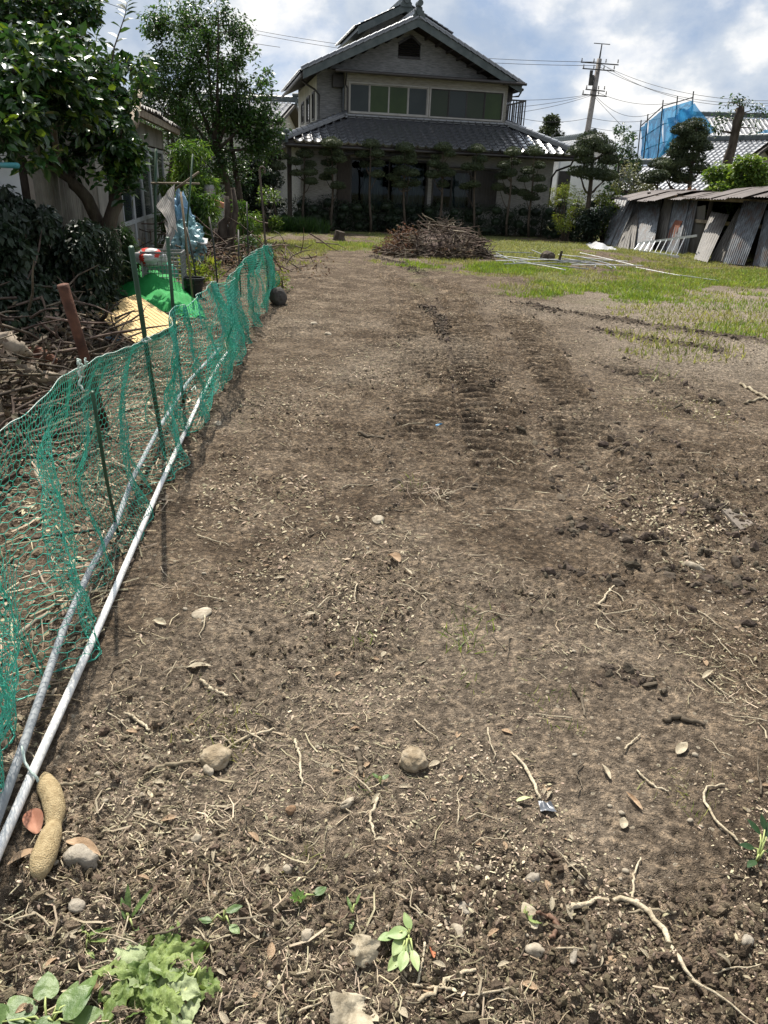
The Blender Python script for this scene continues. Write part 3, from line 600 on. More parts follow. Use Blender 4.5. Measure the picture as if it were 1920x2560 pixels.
# upper roof
ur = thing('upper_roof', (0, 0, 0), None, None); ur.parent = H_
YF, YB = 0.98, 8.6
mb = MB()
for sg in (-1, 1):
    e = CX + sg * HWR; pr = [(CX, YF, PZ), (e, YF, EVZ), (e, YF, EVZ + 0.10), (CX, YF, PZ + 0.12)]
    mb.prism(pr if sg > 0 else pr[::-1], (0, YB - YF, 0))
mb.build('deck', M_DARKWOOD, ur, world=False)
for sg in (-1, 1):
    e = CX + sg * (HWR + 0.02); mb = MB(); q = 0.235
    mb.prism([(CX, YF - 0.05, PZ - 0.10), (e, YF - 0.05, EVZ - 0.12), (e, YF - 0.05, EVZ + 0.13), (CX, YF - 0.05, PZ + 0.16)], (0, 0.046, 0)); mb.build('barge_board', M_TILE_EDGE, ur, world=False)
    d = np.array([sg * HWR, 0, EVZ - PZ]); d /= np.linalg.norm(d); mb = MB(); n = 17
    for i in range(n):
        a = np.array([CX, YF - 0.02, PZ + 0.19]) + d * (i * 0.252 + 0.02); mb.beam(a + (0, 0, 0.012), a + d * 0.26 - (0, 0, 0.012), 0.16, 0.05, (0, 0, 1))
        mb.tube([a + (0, 0, 0.055), a + d * 0.262 + (0, 0, 0.035)], 0.055, 8)
    mb.build('verge_tiles', M_TILE, ur, world=False)['kind'] = 'stuff'
    up = np.array([-sg * HWR, 0, PZ - EVZ]); P0 = np.array([CX + sg * (HWR + 0.05), YF + 0.1 if sg > 0 else YB, EVZ + 0.12])
    tile_stuff('slope_tiles', P0, (0, sg, 0), up, 27, 17, ur)
mb = MB(); ridge(mb, (CX, YF + 0.06, PZ + 0.24), (CX, YB, PZ + 0.24), 0.10, 0.26, 0.16); mb.build('ridge_tiles', M_TILE, ur, world=False)
mb = MB(); ornament(mb, (CX, YF + 0.02, PZ + 0.22), (0, -1, 0)); mb.build('ridge_ornament', M_TILE_EDGE, ur, world=False)
mb = MB(); mb.tube([(CX - HWR - 0.06, YF, EVZ), (CX - HWR - 0.06, YB, EVZ - 0.03)], 0.05, 8); mb.build('gutter', M_BRONZE, ur, world=False); mb = MB(); mb.tube([(CX + HWR + 0.06, YF - 0.02, EVZ), (CX + HWR + 0.06, YB, EVZ - 0.03)], 0.05, 8)
mb.build('gutter', M_BRONZE, ur, world=False); mb = MB(); mb.tube([(CX + HWR + 0.06, YF + 0.05, EVZ - 0.02), (CX + HWR - 0.02, YF + 0.1, EVZ - 0.2), (2.98, 1.2, 4.55), (2.97, 1.22, 3.7)], 0.032, 8); mb.build('downpipe', M_BRONZE, ur, world=False)
mb = MB()
for i in range(9):
    for sg in (-1, 1):
        s_ = CX + sg * (0.5 + i * 0.4); mb.bb(s_ - 0.03, s_ + 0.03, YF + 0.05, 1.9, roofz(s_) - 0.11, roofz(s_) - 0.03)
mb.build('purlins', M_DARKWOOD, ur, world=False)['kind'] = 'stuff'
# raised rear roof
rr = thing('rear_roof', (0, 0, 0), None, None); rr.parent = H_
C2, P2, E2, HW2, YF2, YB2 = -0.18, 7.56, 6.74, 1.80, 4.6, 9.6
mb = MB(); mb.prism([(C2 - 1.2, 5.3, 5.6), (C2 + 1.2, 5.3, 5.6), (C2 + 1.2, 5.3, 7.0), (C2, 5.3, 7.5), (C2 - 1.2, 5.3, 7.0)], (0, 3.6, 0)); mb.build('wall', M_SIDING, rr, world=False)
mb = MB()
for sg in (-1, 1):
    e = C2 + sg * HW2; pr = [(C2, YF2, P2), (e, YF2, E2), (e, YF2, E2 + 0.10), (C2, YF2, P2 + 0.12)]
    mb.prism(pr if sg > 0 else pr[::-1], (0, YB2 - YF2, 0))
    mb.prism([(C2, YF2 - 0.05, P2 - 0.10), (e, YF2 - 0.05, E2 - 0.12), (e, YF2 - 0.05, E2 + 0.13), (C2, YF2 - 0.05, P2 + 0.16)], (0, 0.046, 0))
mb.build('deck', M_TILE_EDGE, rr, world=False)
for sg in (-1, 1):
    tile_stuff('slope_tiles', np.array([C2 + sg * (HW2 + 0.05), YF2 if sg > 0 else YB2, E2 + 0.12]), (0, sg, 0), (-sg * HW2, 0, P2 - E2), 18, 8, rr)
mb = MB(); ridge(mb, (C2, YF2 + 0.05, P2 + 0.2), (C2, YB2, P2 + 0.2), 0.10, 0.26, 0.14); ornament(mb, (C2, YF2, P2 + 0.16), (0, -1, 0)); mb.build('ridge_tiles', M_TILE_EDGE, rr, world=False)
# balcony rail on the right side
bal = thing('balcony_rail', (0, 0, 0), None, None); bal.parent = H_
mb = MB(); mb.beam((3.15, 2.6, 4.60), (4.15, 2.6, 4.60), 0.06, 0.05); mb.beam((4.15, 2.6, 4.60), (4.15, 5.2, 4.60), 0.06, 0.05); mb.beam((3.15, 2.6, 3.72), (4.15, 2.6, 3.72), 0.06, 0.05); mb.beam((4.15, 2.6, 3.72), (4.15, 5.2, 3.72), 0.06, 0.05); mb.build('rail', M_BRONZE, bal, world=False)
for i in range(9): MB().bb(3.18 + i * 0.12, 3.21 + i * 0.12, 2.58, 2.62, 3.4, 4.6).build('baluster', M_BRONZE, bal, world=False)
for i in range(1, 12): MB().bb(4.13, 4.17, 2.6 + i * 0.22, 2.63 + i * 0.22, 3.4, 4.6).build('baluster', M_BRONZE, bal, world=False)
mb = MB(); mb.bb(2.75, 4.2, 2.55, 5.2, 3.3, 3.42); mb.build('floor', M_BRONZE, bal, world=False)

# ================================================================== the net fence along the lot
M_NET = mat('green_net', (0.02, 0.29, 0.21), (0.07, 0.46, 0.35), 1.2, 0.4, 0.7, trans=0.25)
M_CORD = mat('white_cord', (0.40, 0.50, 0.44), (0.56, 0.62, 0.56), 8, 0.7)
M_PVC = mat('white_pipe', (0.50, 0.49, 0.46), (0.70, 0.69, 0.66), 9, 0.55, 0.3, lo=0.3, hi=0.55)
M_GPIPE = mat('grey_pipe', (0.17, 0.185, 0.195), (0.30, 0.315, 0.32), 12, 0.6, 0.3, lo=0.3, hi=0.7)
M_GPOLE = mat('green_pole', (0.02, 0.055, 0.030), (0.035, 0.085, 0.045), 6, 0.5, 0.4)
M_DPOLE = mat('dark_pole', (0.030, 0.030, 0.027), (0.055, 0.052, 0.045), 6, 0.6, 0.3)
M_RUST = mat('rust', (0.055, 0.026, 0.018), (0.13, 0.058, 0.036), 8, 0.85, 0.2, 0.3, 30)
M_BARK = mat('bark', (0.045, 0.034, 0.026), (0.095, 0.076, 0.060), 9, 0.9, 0.2, 0.8, 25, stretch=(1, 1, .35))
M_GREYWOOD = mat('weathered_wood', (0.17, 0.135, 0.10), (0.32, 0.265, 0.20), 7, 0.85, 0.2, 0.5, 30)
M_TWIG = mat('dry_twig', (0.16, 0.12, 0.085), (0.33, 0.27, 0.20), 8, 0.85, 0.2, isl=0.4)
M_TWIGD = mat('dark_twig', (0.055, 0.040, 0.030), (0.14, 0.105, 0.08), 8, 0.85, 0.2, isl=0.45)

top_px = [(-140, 1190), (0, 1090), (100, 1012), (200, 915), (280, 872), (365, 846), (430, 815), (452, 800), (470, 752), (500, 748), (545, 692), (585, 705), (610, 665), (640, 628), (675, 608)]
_fd = np.append(FENCE_B - FENCE_A, 0); _fn = np.array([-_fd[1], _fd[0], 0]); _fn /= np.linalg.norm(_fn)
_tp = np.array([PL(x, y, np.append(FENCE_A, 0), _fn) for x, y in top_px]); NT_Y = np.concatenate([[0.7], _tp[:, 1], [11.3]]); NT_Z = np.concatenate([[0.93], _tp[:, 2], [0.74]])
_o = np.argsort(NT_Y); NT_Y, NT_Z = NT_Y[_o], NT_Z[_o]
def netmap(y, t):
    """y along the fence, t 0 (hem on the soil) .. 1 (top cord)"""
    ht = 0.95 * np.interp(y, NT_Y, NT_Z)
    bx = fence_x(y)
    fold = 0.085 * np.sin(y * 9.5 + 1.2 * np.sin(y * 2.3)) * (0.35 + 0.65 * np.sin(t * 2.6 + 0.3)) + 0.05 * np.sin(y * 23 + 3 * t + 2 * np.sin(y * 3.1)) * (1 - t) ** 0.7
    fold *= 0.30 + 0.60 * np.abs(fbm(y * 1.3 + 4, t * 0.6, 2, 317) * 2 - 0.7)
    fold = fold * (1 - 0.75 * t ** 3); bulge = 0.10 * np.sin(np.pi * t) * np.sin(y * 1.3 + 0.4)
    hem = 0.09 * (1 - t) ** 2 * np.sin(y * 3.3 + 0.5) ** 2 - 0.06 - 0.05 * (1 - t)
    tang = sst(4.0, 4.6, y)                                 # beyond the near half the net is slack and crumpled
    x = bx + fold + bulge + hem + tang * 0.10 * (fbm(y * 4.0, t * 3 + 5, 2, 301) - 0.5) * 2 * (1 - 0.6 * t ** 4)
    yy = y + 0.06 * np.sin(y * 14 + 5 * t) * (0.3 + 0.7 * tang) + tang * 0.12 * (fbm(y * 3.1 + 9, t * 4, 2, 307) - 0.5) * 2
    z = ht * (t ** 0.92) - 0.03 * np.sin(np.pi * t) * (1 + np.sin(y * 5)) + 0.012 + tang * 0.10 * (fbm(y * 5 + 3, t * 3.3, 2, 311) - 0.5) * np.sin(np.pi * t)
    cr = np.sin(np.pi * np.clip(t, 0, 1)) ** 0.6
    x = x + 0.05 * (fbm(y * 5.5 + 2, t * 4.5, 3, 331) - 0.5) * 2 * cr; yy = yy + 0.05 * (fbm(y * 4.1 + 8, t * 5.5, 3, 337) - 0.5) * 2 * cr; z = z + 0.05 * (fbm(y * 3.7, t * 4.0 + 7, 2, 341) - 0.5) * cr
    return np.stack([x, yy, np.maximum(z, 0.01)], -1)
def hexnet(y0, y1, dy, rows, wire):
    na = int((y1 - y0) / dy)
    P = []; ed = []
    # honeycomb: each row j holds zig-zag points; even columns linked upwards on even rows
    idx = lambda i, j: j * na + i
    ii, jj = np.meshgrid(np.arange(na), np.arange(rows + 1))
    zig = np.where((ii + jj) % 2 == 0, 1, -1) * 0.17
    yv = y0 + ii * dy + RNG.normal(0, dy * 0.06, ii.shape); tv = np.clip((jj + zig) / rows, 0, 1)
    Vp = netmap(yv.ravel(), tv.ravel())
    a = np.arange(na - 1)[None] + np.zeros((rows + 1, 1), int); j = np.arange(rows + 1)[:, None] + np.zeros((1, na - 1), int)
    E1 = np.stack([(j * na + a).ravel(), (j * na + a + 1).ravel()], 1)
    m = ((ii + jj) % 2 == 0) & (jj < rows); E2 = np.stack([(jj * na + ii)[m], ((jj + 1) * na + ii)[m]], 1)
    Ed = np.vstack([E1, E2]); A = Vp[Ed[:, 0]]; B = Vp[Ed[:, 1]]
    d = B - A; l = np.linalg.norm(d, axis=1, keepdims=True) + 1e-9; d /= l
    ok = (l[:, 0] < 0.25); A, B, d = A[ok], B[ok], d[ok]
    s = np.cross(d, np.array([0.37, 0.21, 0.9])); s /= np.linalg.norm(s, axis=1, keepdims=True); u = np.cross(s, d)
    ring = [s, -0.5 * s + 0.866 * u, -0.5 * s - 0.866 * u]
    Vv = np.concatenate([np.stack([A + wire * r for r in ring], 1), np.stack([B + wire * r for r in ring], 1)], 1)
    F = np.array([(0, 1, 4, 3), (1, 2, 5, 4), (2, 0, 3, 5)]); n = len(A)
    return Vv.reshape(-1, 3), (F[None] + (np.arange(n) * 6)[:, None, None]).reshape(-1, 4)
net = thing('netting_fence', (-1.05, 1.2, 0), 'long sagging green mesh net strung on stakes beside the bare soil', 'net')
mb = MB(); mb.arr(*hexnet(0.75, 4.6, 0.0130, 33, 0.0014)); mb.build('mesh', M_NET, net)['kind'] = 'stuff'
mb = MB(); mb.arr(*hexnet(4.45, 11.4, 0.0128, 30, 0.0022)); mb.build('mesh', M_NET, net)['kind'] = 'stuff'
yy = np.linspace(0.75, 11.4, 260); mb = MB(); mb.tube(netmap(yy, np.full(260, 1.0)) + np.stack([0 * yy, 0 * yy, 0.003 * np.sin(yy * 31)], 1), 0.0016, 4); mb.build('top_cord', M_CORD, net, sm=True)
mb = MB(); mb.tube(netmap(yy, np.full(260, 0.0)), 0.003, 4); mb.build('hem_cord', M_NET, net, sm=True)
def lift(pts, r): return [np.array([p[0], p[1], max(p[2], gz(p[0], p[1]) + r)]) for p in pts]
# tie strings
def cordobj(px, Y, label, r=0.004):
    pts = [D(x, y, Y) for x, y in px]; P = np.array(pts); tt = np.linspace(0, 1, 16); ts = np.linspace(0, 1, len(P))
    Pi = np.stack([np.interp(tt, ts, P[:, k]) for k in range(3)], 1) + RNG.normal(0, 0.003, (16, 3)); mb = MB(); mb.tube(Pi, r, 5); return tag(mb.build('tie_string', M_CORD, None, sm=True), label, 'string', 'white strings tying the net')
cordobj([(196, 898), (202, 912), (210, 920), (216, 905), (212, 893)], 2.52, 'white string looped round the foot of the rusty post above the net')
cordobj([(197, 900), (199, 930), (200, 960), (205, 975)], 2.50, 'loose white string end hanging down the net below the rusty post')
cordobj([(352, 848), (366, 856), (378, 848), (366, 842)], 3.46, 'white string knotted round the near green stake at the net top')
pts = [G(55, 1865, 0.10), G(62, 1905, 0.07), G(78, 1930, 0.06), G(92, 1945, 0.055), G(100, 1965, 0.02), G(106, 1990, 0.01)]
mb = MB(); mb.tube(pts, 0.004, 5); tag(mb.build('tie_string', M_CORD, None, sm=True), 'thick white string wrapped over the white pipe beside the yam', 'string', 'white strings tying the net')
pts = [G(478, 975, 0.05), G(487, 965, 0.03), G(492, 982, 0.015)]; mb = MB(); mb.tube(pts, 0.004, 5); tag(mb.build('tie_string', M_CORD), 'short curled white string at the net hem near the white pipe', 'string', 'white strings tying the net')

# pipes lying along the hem
wp = [G(-90, 2330, 0.03), G(0, 2118, 0.035), G(100, 1890, 0.04), G(250, 1560, 0.04), G(400, 1215, 0.035), G(500, 998, 0.03), G(548, 908, 0.03), G(573, 876, 0.028)]
mb = MB(); mb.tube(lift(wp, 0.014), 0.0135, 12); tag(mb.build('white_pipe', M_PVC, None, sm=True), 'long straight white plastic pipe lying on the soil in front of the green net', 'pipe')
gpp = [G(-20, 2080, 0.05), G(60, 1860, 0.06), G(160, 1570, 0.08), G(225, 1425, 0.09), G(290, 1310, 0.09), G(330, 1200, 0.10), G(395, 1075, 0.10), G(470, 955, 0.08), G(548, 872, 0.05)]
mb = MB(); mb.tube(lift(gpp, 0.014), 0.0135, 10); tag(mb.build('grey_pipe', M_GPIPE, None, sm=True), 'long bluish grey pipe lying inside the green net', 'pipe')

# stakes
def stake(name, a, b, r, m, label, group='garden stakes', hook=False, taper=1.0):
    a = np.asarray(a, float); b = np.asarray(b, float); mid = (a + b) / 2 + RNG.normal(0, 0.006, 3)
    base = a.copy(); base[2] = min(base[2], gz(a[0], a[1]) - 0.03)
    pts = [base, mid, b]; rad = [r, r, r * taper]
    if hook:
        for k in range(1, 9):
            an = k / 8 * 4.2; pts.append(b + np.array([0.04 - 0.04 * math.cos(an), 0, 0.045 * math.sin(an)])); rad.append(r * 0.8)
    mb = MB(); mb.tube(pts, rad, 8); return tag(mb.build(name, m, None, sm=True, base=base), label, 'stake', group)
stake('green_stake', G(296, 1335), D(231, 980, 2.72), 0.008, M_GPOLE, 'thin dark stake hidden in the near fold of the net below the rusty post')
stake('rusty_post', G(268, 1085), D(157, 712, 4.5), 0.031, M_RUST, 'leaning rust brown post holding up the near end of the net', taper=1.15)
stake('green_stake', G(412, 1135), D(328, 618, 3.55), 0.013, M_GPOLE, 'tall dark green stake between the slatted panel and the near net')
stake('green_stake', G(460, 1010), D(419, 594, 4.9), 0.012, M_GPOLE, 'dark green stake in front of the wire crate')
stake('dark_stake', D(495, 712, 10.6), D(466, 568, 10.8), 0.013, M_DPOLE, 'dark leaning stake beside the black plant pot')
stake('bamboo_stake', D(484, 762, 9.6), D(452, 480, 10.0), 0.014, mat('brown_cane', (0.10, 0.075, 0.045), (0.16, 0.12, 0.07), 6, 0.6), 'brown cane stake rising from the black pot past the blue bundle')
stake('dark_stake', D(545, 690, 10.4), D(523, 542, 10.6), 0.012, M_DPOLE, 'short dark stake in front of the concrete lantern post')
stake('dark_stake', D(600, 690, 10.9), D(596, 575, 11.2), 0.011, M_DPOLE, 'thin dark stake standing in the brown root tangle')
stake('dark_stake', D(620, 640, 12.2), D(617, 505, 12.4), 0.011, M_DPOLE, 'thin dark stake in front of the small bright bush')
stake('hooked_pole', D(672, 690, 11.25), D(649, 425, 11.6), 0.015, mat('brown_pole', (0.06, 0.045, 0.035), (0.11, 0.085, 0.065), 5, 0.7), 'tall brown pole with a hooked tip at the far end of the net', hook=True)
stake('green_stake', D(386, 640, 13.2), D(390, 372, 13.4), 0.022, M_GPOLE, 'thick green upright pole by the sliding doors carrying the crossbar')
stake('green_stake', D(456, 690, 11.9), D(482, 385, 12.2), 0.014, M_GPOLE, 'slim green pole leaning right beside the bamboo')
mb = MB(); mb.tube([D(378, 458, 13.3), D(440, 458, 13.3), D(498, 459, 13.2)], 0.016, 8); tag(mb.build('crossbar', M_GREYWOOD, None, sm=True), 'grey horizontal crossbar tied to the thick green pole', 'pole', 'garden stakes')
mb = MB(); mb.tube([D(440, 472, 13.0), D(497, 430, 13.0)], 0.017, 8); tag(mb.build('diagonal_pole', M_GREYWOOD, None, sm=True), 'pale short pole crossing the crossbar at a slant', 'pole', 'garden stakes')

# ================================================================== garden clutter behind the net
def cloth(name, corners, nu, nv, amp, m, label=None, cat=None, seed=0, thick=0.0, fr=3.0, parent=None):
    a, b, c, d = [np.asarray(k, float) for k in corners]; u = np.linspace(0, 1, nu)[None, :, None]; w = np.linspace(0, 1, nv)[:, None, None]
    Vv = (a * (1 - u) + b * u) * (1 - w) + (d * (1 - u) + c * u) * w
    nn = np.cross(b - a, d - a); nn /= np.linalg.norm(nn); U2 = np.linspace(0, 1, nu)[None] + np.zeros((nv, 1)); W2 = np.linspace(0, 1, nv)[:, None] + np.zeros((1, nu))
    k = (fbm(U2 * fr + seed, W2 * fr * 0.6, 3, 400 + seed) - 0.5) * 2 * amp
    Vv = Vv + nn * k[..., None]; mb = MB(); mb.grid(Vv)
    if thick: mb.grid((Vv - nn * thick)[:, ::-1])
    o = mb.build(name, m, parent, sm=True)
    return tag(o, label, cat) if label else o
# slatted panel
M_SLAT = mat('tan_slat', (0.50, 0.33, 0.13), (0.66, 0.47, 0.21), 5, 0.7, 0.3, 0.2, 30, stretch=(1, 8, 1))
pB, pR, pL, pT = G(334, 859, 0.12), G(448, 806, 0.16), G(229, 773, 0.30), G(342, 735, 0.36)
nrm = np.cross(pR - pB, pL - pB); nrm /= np.linalg.norm(nrm)
panel = thing('slatted_panel', G(334, 859, 0), 'tan slatted board lying tilted behind the net, half in shade', 'panel')
NS = 14
for i in range(NS):
    f0, f1 = (i + 0.07) / NS, (i + 0.93) / NS
    q = [pB + (pR - pB) * f0, pB + (pR - pB) * f1, pL + (pT - pL) * f1, pL + (pT - pL) * f0]; MB().prism(q, -nrm * 0.018).build('slat', M_SLAT, panel)
mb = MB(); mb.prism([pB - nrm * 0.022, pR - nrm * 0.022, pT - nrm * 0.022, pL - nrm * 0.022], -nrm * 0.02); mb.build('backing', M_DARKWOOD, panel)
# green tarp over a heap
M_TARP = mat('green_tarp', (0.02, 0.21, 0.05), (0.035, 0.30, 0.08), 3, 0.75, 0.15, trans=0.06)
def drape(name, line, widths, m, label, cat, seed, n=40, k=26, amp=0.07):
    """a sheet thrown over a heap: ridge line with its own height, falling off on both sides"""
    Lp = np.array(line); t = np.linspace(0, 1, n); ts = np.linspace(0, 1, len(Lp)); C = np.stack([np.interp(t, ts, Lp[:, i]) for i in range(3)], 1); wd = np.interp(t, ts, widths)
    T = np.gradient(C, axis=0); T[:, 2] = 0; T /= np.linalg.norm(T, axis=1, keepdims=True); Sd = np.stack([T[:, 1], -T[:, 0], 0 * T[:, 0]], 1)
    q = np.linspace(-1, 1, k); Vv = C[:, None] + Sd[:, None] * (q[None, :, None] * wd[:, None, None])
    gzv = gzs(Vv[..., 0], Vv[..., 1]); prof = (1 - np.abs(q) ** 1.6)[None]
    wr = (fbm(np.arange(n)[:, None] * 0.35 + q[None] * 0.8 + seed, q[None] * 2.2 + np.arange(n)[:, None] * 0.05, 3, 500 + seed) - 0.5) * 2 * amp
    Vv[..., 2] = gzv + 0.012 + np.maximum(0, (C[:, 2][:, None] - gzv) * prof + wr * (0.35 + prof)); mb = MB(); mb.grid(Vv); o = mb.build(name, m, None, sm=True); return tag(o, label, cat)
drape('green_tarp', [D(258, 690, 11.0), D(295, 655, 11.0), D(340, 650, 10.9), D(388, 686, 10.2), D(432, 736, 9.5), D(485, 798, 8.8)], [0.3, 0.5, 0.55, 0.42, 0.34, 0.15], M_TARP, 'bright green tarpaulin draped over a heap behind the slatted board', 'tarp', 3, amp=0.12)
# plastic bag, cloth, blue bundle
M_BAG = mat('white_bag', (0.40, 0.40, 0.40), (0.54, 0.54, 0.54), 4, 0.4, 0.4, trans=0.15)
bag = thing('plastic_bag', D(378, 655, 10.3), 'crumpled white plastic bag with red print lying on the wire crate', 'bag')
bv, bf = rock((0.22, 0.16, 0.10), 5, ICO3, 0.35, 2.0); MB().arr(bv + D(378, 643, 10.15), bf).build('bag_body', M_BAG, bag, sm=True)
red = mat('red_print', (0.50, 0.03, 0.02), (0.58, 0.05, 0.03), 4, 0.45)
k = (bv[:, 0] > -0.13) & (bv[:, 0] < -0.03); ff = [f for f in bf if all(k[list(f)])]; MB().arr(bv * 1.02 + D(378, 643, 10.15), ff).build('red_stripe', red, bag, sm=True)
k = (bv[:, 0] > 0.07) & (bv[:, 0] < 0.15) & (bv[:, 2] > 0.0); ff = [f for f in bf if all(k[list(f)])]
if ff: MB().arr(bv * 1.02 + D(378, 643, 10.15), ff).build('red_mark', red, bag, sm=True)
def striped_cloth():
    m = bpy.data.materials.new('striped_cloth'); m.use_nodes = True; t = m.node_tree; N = t.nodes.new; K = t.links.new; P = t.nodes['Principled BSDF']; P.inputs['Roughness'].default_value = 0.9
    tc = N('ShaderNodeTexCoord'); mp = N('ShaderNodeMapping'); mp.inputs['Rotation'].default_value = (0, 0.5, 0.2); wv = N('ShaderNodeTexWave'); wv.inputs['Scale'].default_value = 9; wv.inputs['Distortion'].default_value = 1.5
    K(tc.outputs['Object'], mp.inputs[0]); K(mp.outputs[0], wv.inputs['Vector']); r = N('ShaderNodeValToRGB'); r.color_ramp.elements[0].position = 0.08; r.color_ramp.elements[1].position = 0.22; r.color_ramp.elements[0].color = (0.28, 0.25, 0.24, 1); r.color_ramp.elements[1].color = (0.68, 0.65, 0.62, 1)
    K(wv.outputs['Fac'], r.inputs[0]); tr = N('ShaderNodeBsdfTranslucent'); ms = N('ShaderNodeMixShader'); ms.inputs[0].default_value = 0.3; K(r.outputs[0], P.inputs['Base Color']); K(r.outputs[0], tr.inputs[0]); K(P.outputs[0], ms.inputs[1]); K(tr.outputs[0], ms.inputs[2]); K(ms.outputs[0], t.nodes['Material Output'].inputs['Surface'])
    return m
M_CLOTH = striped_cloth()
cl = thing('hanging_cloth', D(434, 460, 13.2), 'white striped cloth hanging from the crossbar by one corner', 'cloth')
cloth('upper_fold', [D(391, 514, 13.3), D(434, 460, 13.15), D(443, 582, 13.0), D(415, 552, 13.25)], 18, 18, 0.05, M_CLOTH, seed=4, parent=cl)
cloth('lower_fold', [D(416, 552, 13.22), D(443, 582, 12.98), D(428, 612, 13.1), D(407, 632, 13.3)], 16, 14, 0.06, M_CLOTH, seed=6, parent=cl)
M_BLUE = mat('blue_sheet', (0.14, 0.26, 0.36), (0.32, 0.46, 0.58), 2.5, 0.6, 0.25)
M_TEAL = mat('teal_sheet', (0.10, 0.22, 0.24), (0.20, 0.34, 0.36), 2.5, 0.45, 0.5)
bb = thing('blue_bundle', G(465, 648), 'crumpled blue and teal plastic sheets bundled upright beside the bamboo', 'bundle')
for i, (x, y, Y, r, m_) in enumerate([(452, 548, 14.6, (0.18, 0.2, 0.42), M_BLUE), (474, 575, 14.3, (0.2, 0.2, 0.22), M_TEAL), (468, 615, 14.0, (0.28, 0.22, 0.32), M_TEAL), (458, 590, 14.2, (0.16, 0.15, 0.2), M_BLUE)]):
    bv, bf = rock(r, 11 + i, ICO3, 0.6, 3.2); bv = bv * (1 + 0.28 * np.abs(n3(bv * 26, 4 + i))[:, None] * 2); MB().arr(bv + D(x, y, Y), bf).build('sheet', m_, bb, sm=False)
cloth('folded_mat', [D(492, 595, 14.2), D(520, 598, 14.2), D(518, 612, 13.8), D(490, 608, 13.8)], 8, 8, 0.02, M_BAG, 'flat pale blue sheet lying beside the blue bundle', 'sheet', 9, 0.02)
# wire crate
M_WIRE = mat('grey_wire', (0.16, 0.16, 0.155), (0.26, 0.25, 0.24), 6, 0.6, 0.3)
cb = G(418, 757); crate = thing('wire_crate', cb, 'grey wire mesh crate standing behind the green tarp', 'crate', None, R_(8))
cw, cdp, ch = 0.50, 0.42, 0.66
def cp(x, y, z): return np.array([x, y, z])
mb = MB()
for x in (-cw / 2, cw / 2):
    for y in (-cdp / 2, cdp / 2): mb.tube([cp(x, y, 0), cp(x, y, ch)], 0.011, 6)
mb.build('corner_posts', M_WIRE, crate, world=False)['kind'] = 'stuff'
for nm, z in (('bottom_rim', 0.02), ('top_rim', ch)):
    mb = MB(); mb.tube([cp(-cw / 2, -cdp / 2, z), cp(cw / 2, -cdp / 2, z), cp(cw / 2, cdp / 2, z), cp(-cw / 2, cdp / 2, z), cp(-cw / 2, -cdp / 2, z)], 0.013, 6); mb.build(nm, M_WIRE, crate, world=False)
for nm, (a, b) in (('front_mesh', (cp(-cw / 2, -cdp / 2, 0), cp(cw / 2, -cdp / 2, 0))), ('side_mesh', (cp(cw / 2, -cdp / 2, 0), cp(cw / 2, cdp / 2, 0))), ('side_mesh', (cp(-cw / 2, -cdp / 2, 0), cp(-cw / 2, cdp / 2, 0))), ('rear_mesh', (cp(-cw / 2, cdp / 2, 0), cp(cw / 2, cdp / 2, 0)))):
    mb = MB(); n = int(np.linalg.norm(b - a) / 0.05)
    for i in range(1, n): p = a + (b - a) * i / n; mb.tube([p, p + cp(0, 0, ch)], 0.0045, 4, False)
    for j in range(1, 13): z = ch * j / 13; mb.tube([a + cp(0, 0, z), b + cp(0, 0, z)], 0.0045, 4, False)
    mb.build(nm, M_WIRE, crate, world=False)
bv, bf = rock((0.2, 0.16, 0.2), 23, ICO3, 0.45, 2.2); tag(MB().arr(bv + G(410, 745) + np.array([0, 0.02, 0.30]), bf).build('mint_sack', mat('mint_sheet', (0.05, 0.26, 0.18), (0.09, 0.36, 0.26), 3, 0.7, 0.2), None, sm=True), 'crumpled mint green sack inside the wire crate', 'sack')
def lathe(mb, c, prof, n=20):
    an = np.linspace(0, 2 * math.pi, n, endpoint=False); P = np.array([[(c[0] + r * math.cos(a), c[1] + r * math.sin(a), c[2] + z) for a in an] for r, z in prof]); k = len(prof)
    i = np.arange(k - 1)[:, None] * n; j = np.arange(n)[None]; j2 = (j + 1) % n; mb.arr(P.reshape(-1, 3), np.stack([i + j, i + j2, i + n + j2, i + n + j], -1).reshape(-1, 4)); return mb
pot = thing('plant_pot', G(487, 760), 'black plastic pot behind the crumpled net', 'pot'); p0 = np.array([*G(487, 760)[:2], gz(*G(487, 760)[:2])])
lathe(MB(), p0, [(0.0, 0.0), (0.10, 0.0), (0.135, 0.22), (0.15, 0.22), (0.15, 0.25), (0.132, 0.25), (0.125, 0.19), (0.0, 0.18)]).build('pot_body', mat('black_plastic', (0.012, 0.012, 0.012), (0.02, 0.02, 0.02), 5, 0.45), pot, sm=False)
MB().arr(*(lambda r: (r[0] + p0 + (0, 0, 0.17), r[1]))(rock((0.12, 0.12, 0.03), 3, ICO2))).build('pot_soil', M_DARKWOOD, pot)
# dark stone block at the net end
bx, bf = rock((0.11, 0.14, 0.12), 8, ICO2, 0.3, 1.2); c = G(688, 765); tag(MB().arr(bx + (c[0] + 0.02, c[1] + 0.15, 0.10), bf).build('dark_stone', mat('dark_stone', (0.05, 0.045, 0.04), (0.10, 0.09, 0.08), 6, 0.9, 0.2, 0.5, 30)), 'dark stone block holding down the far end of the net', 'stone')
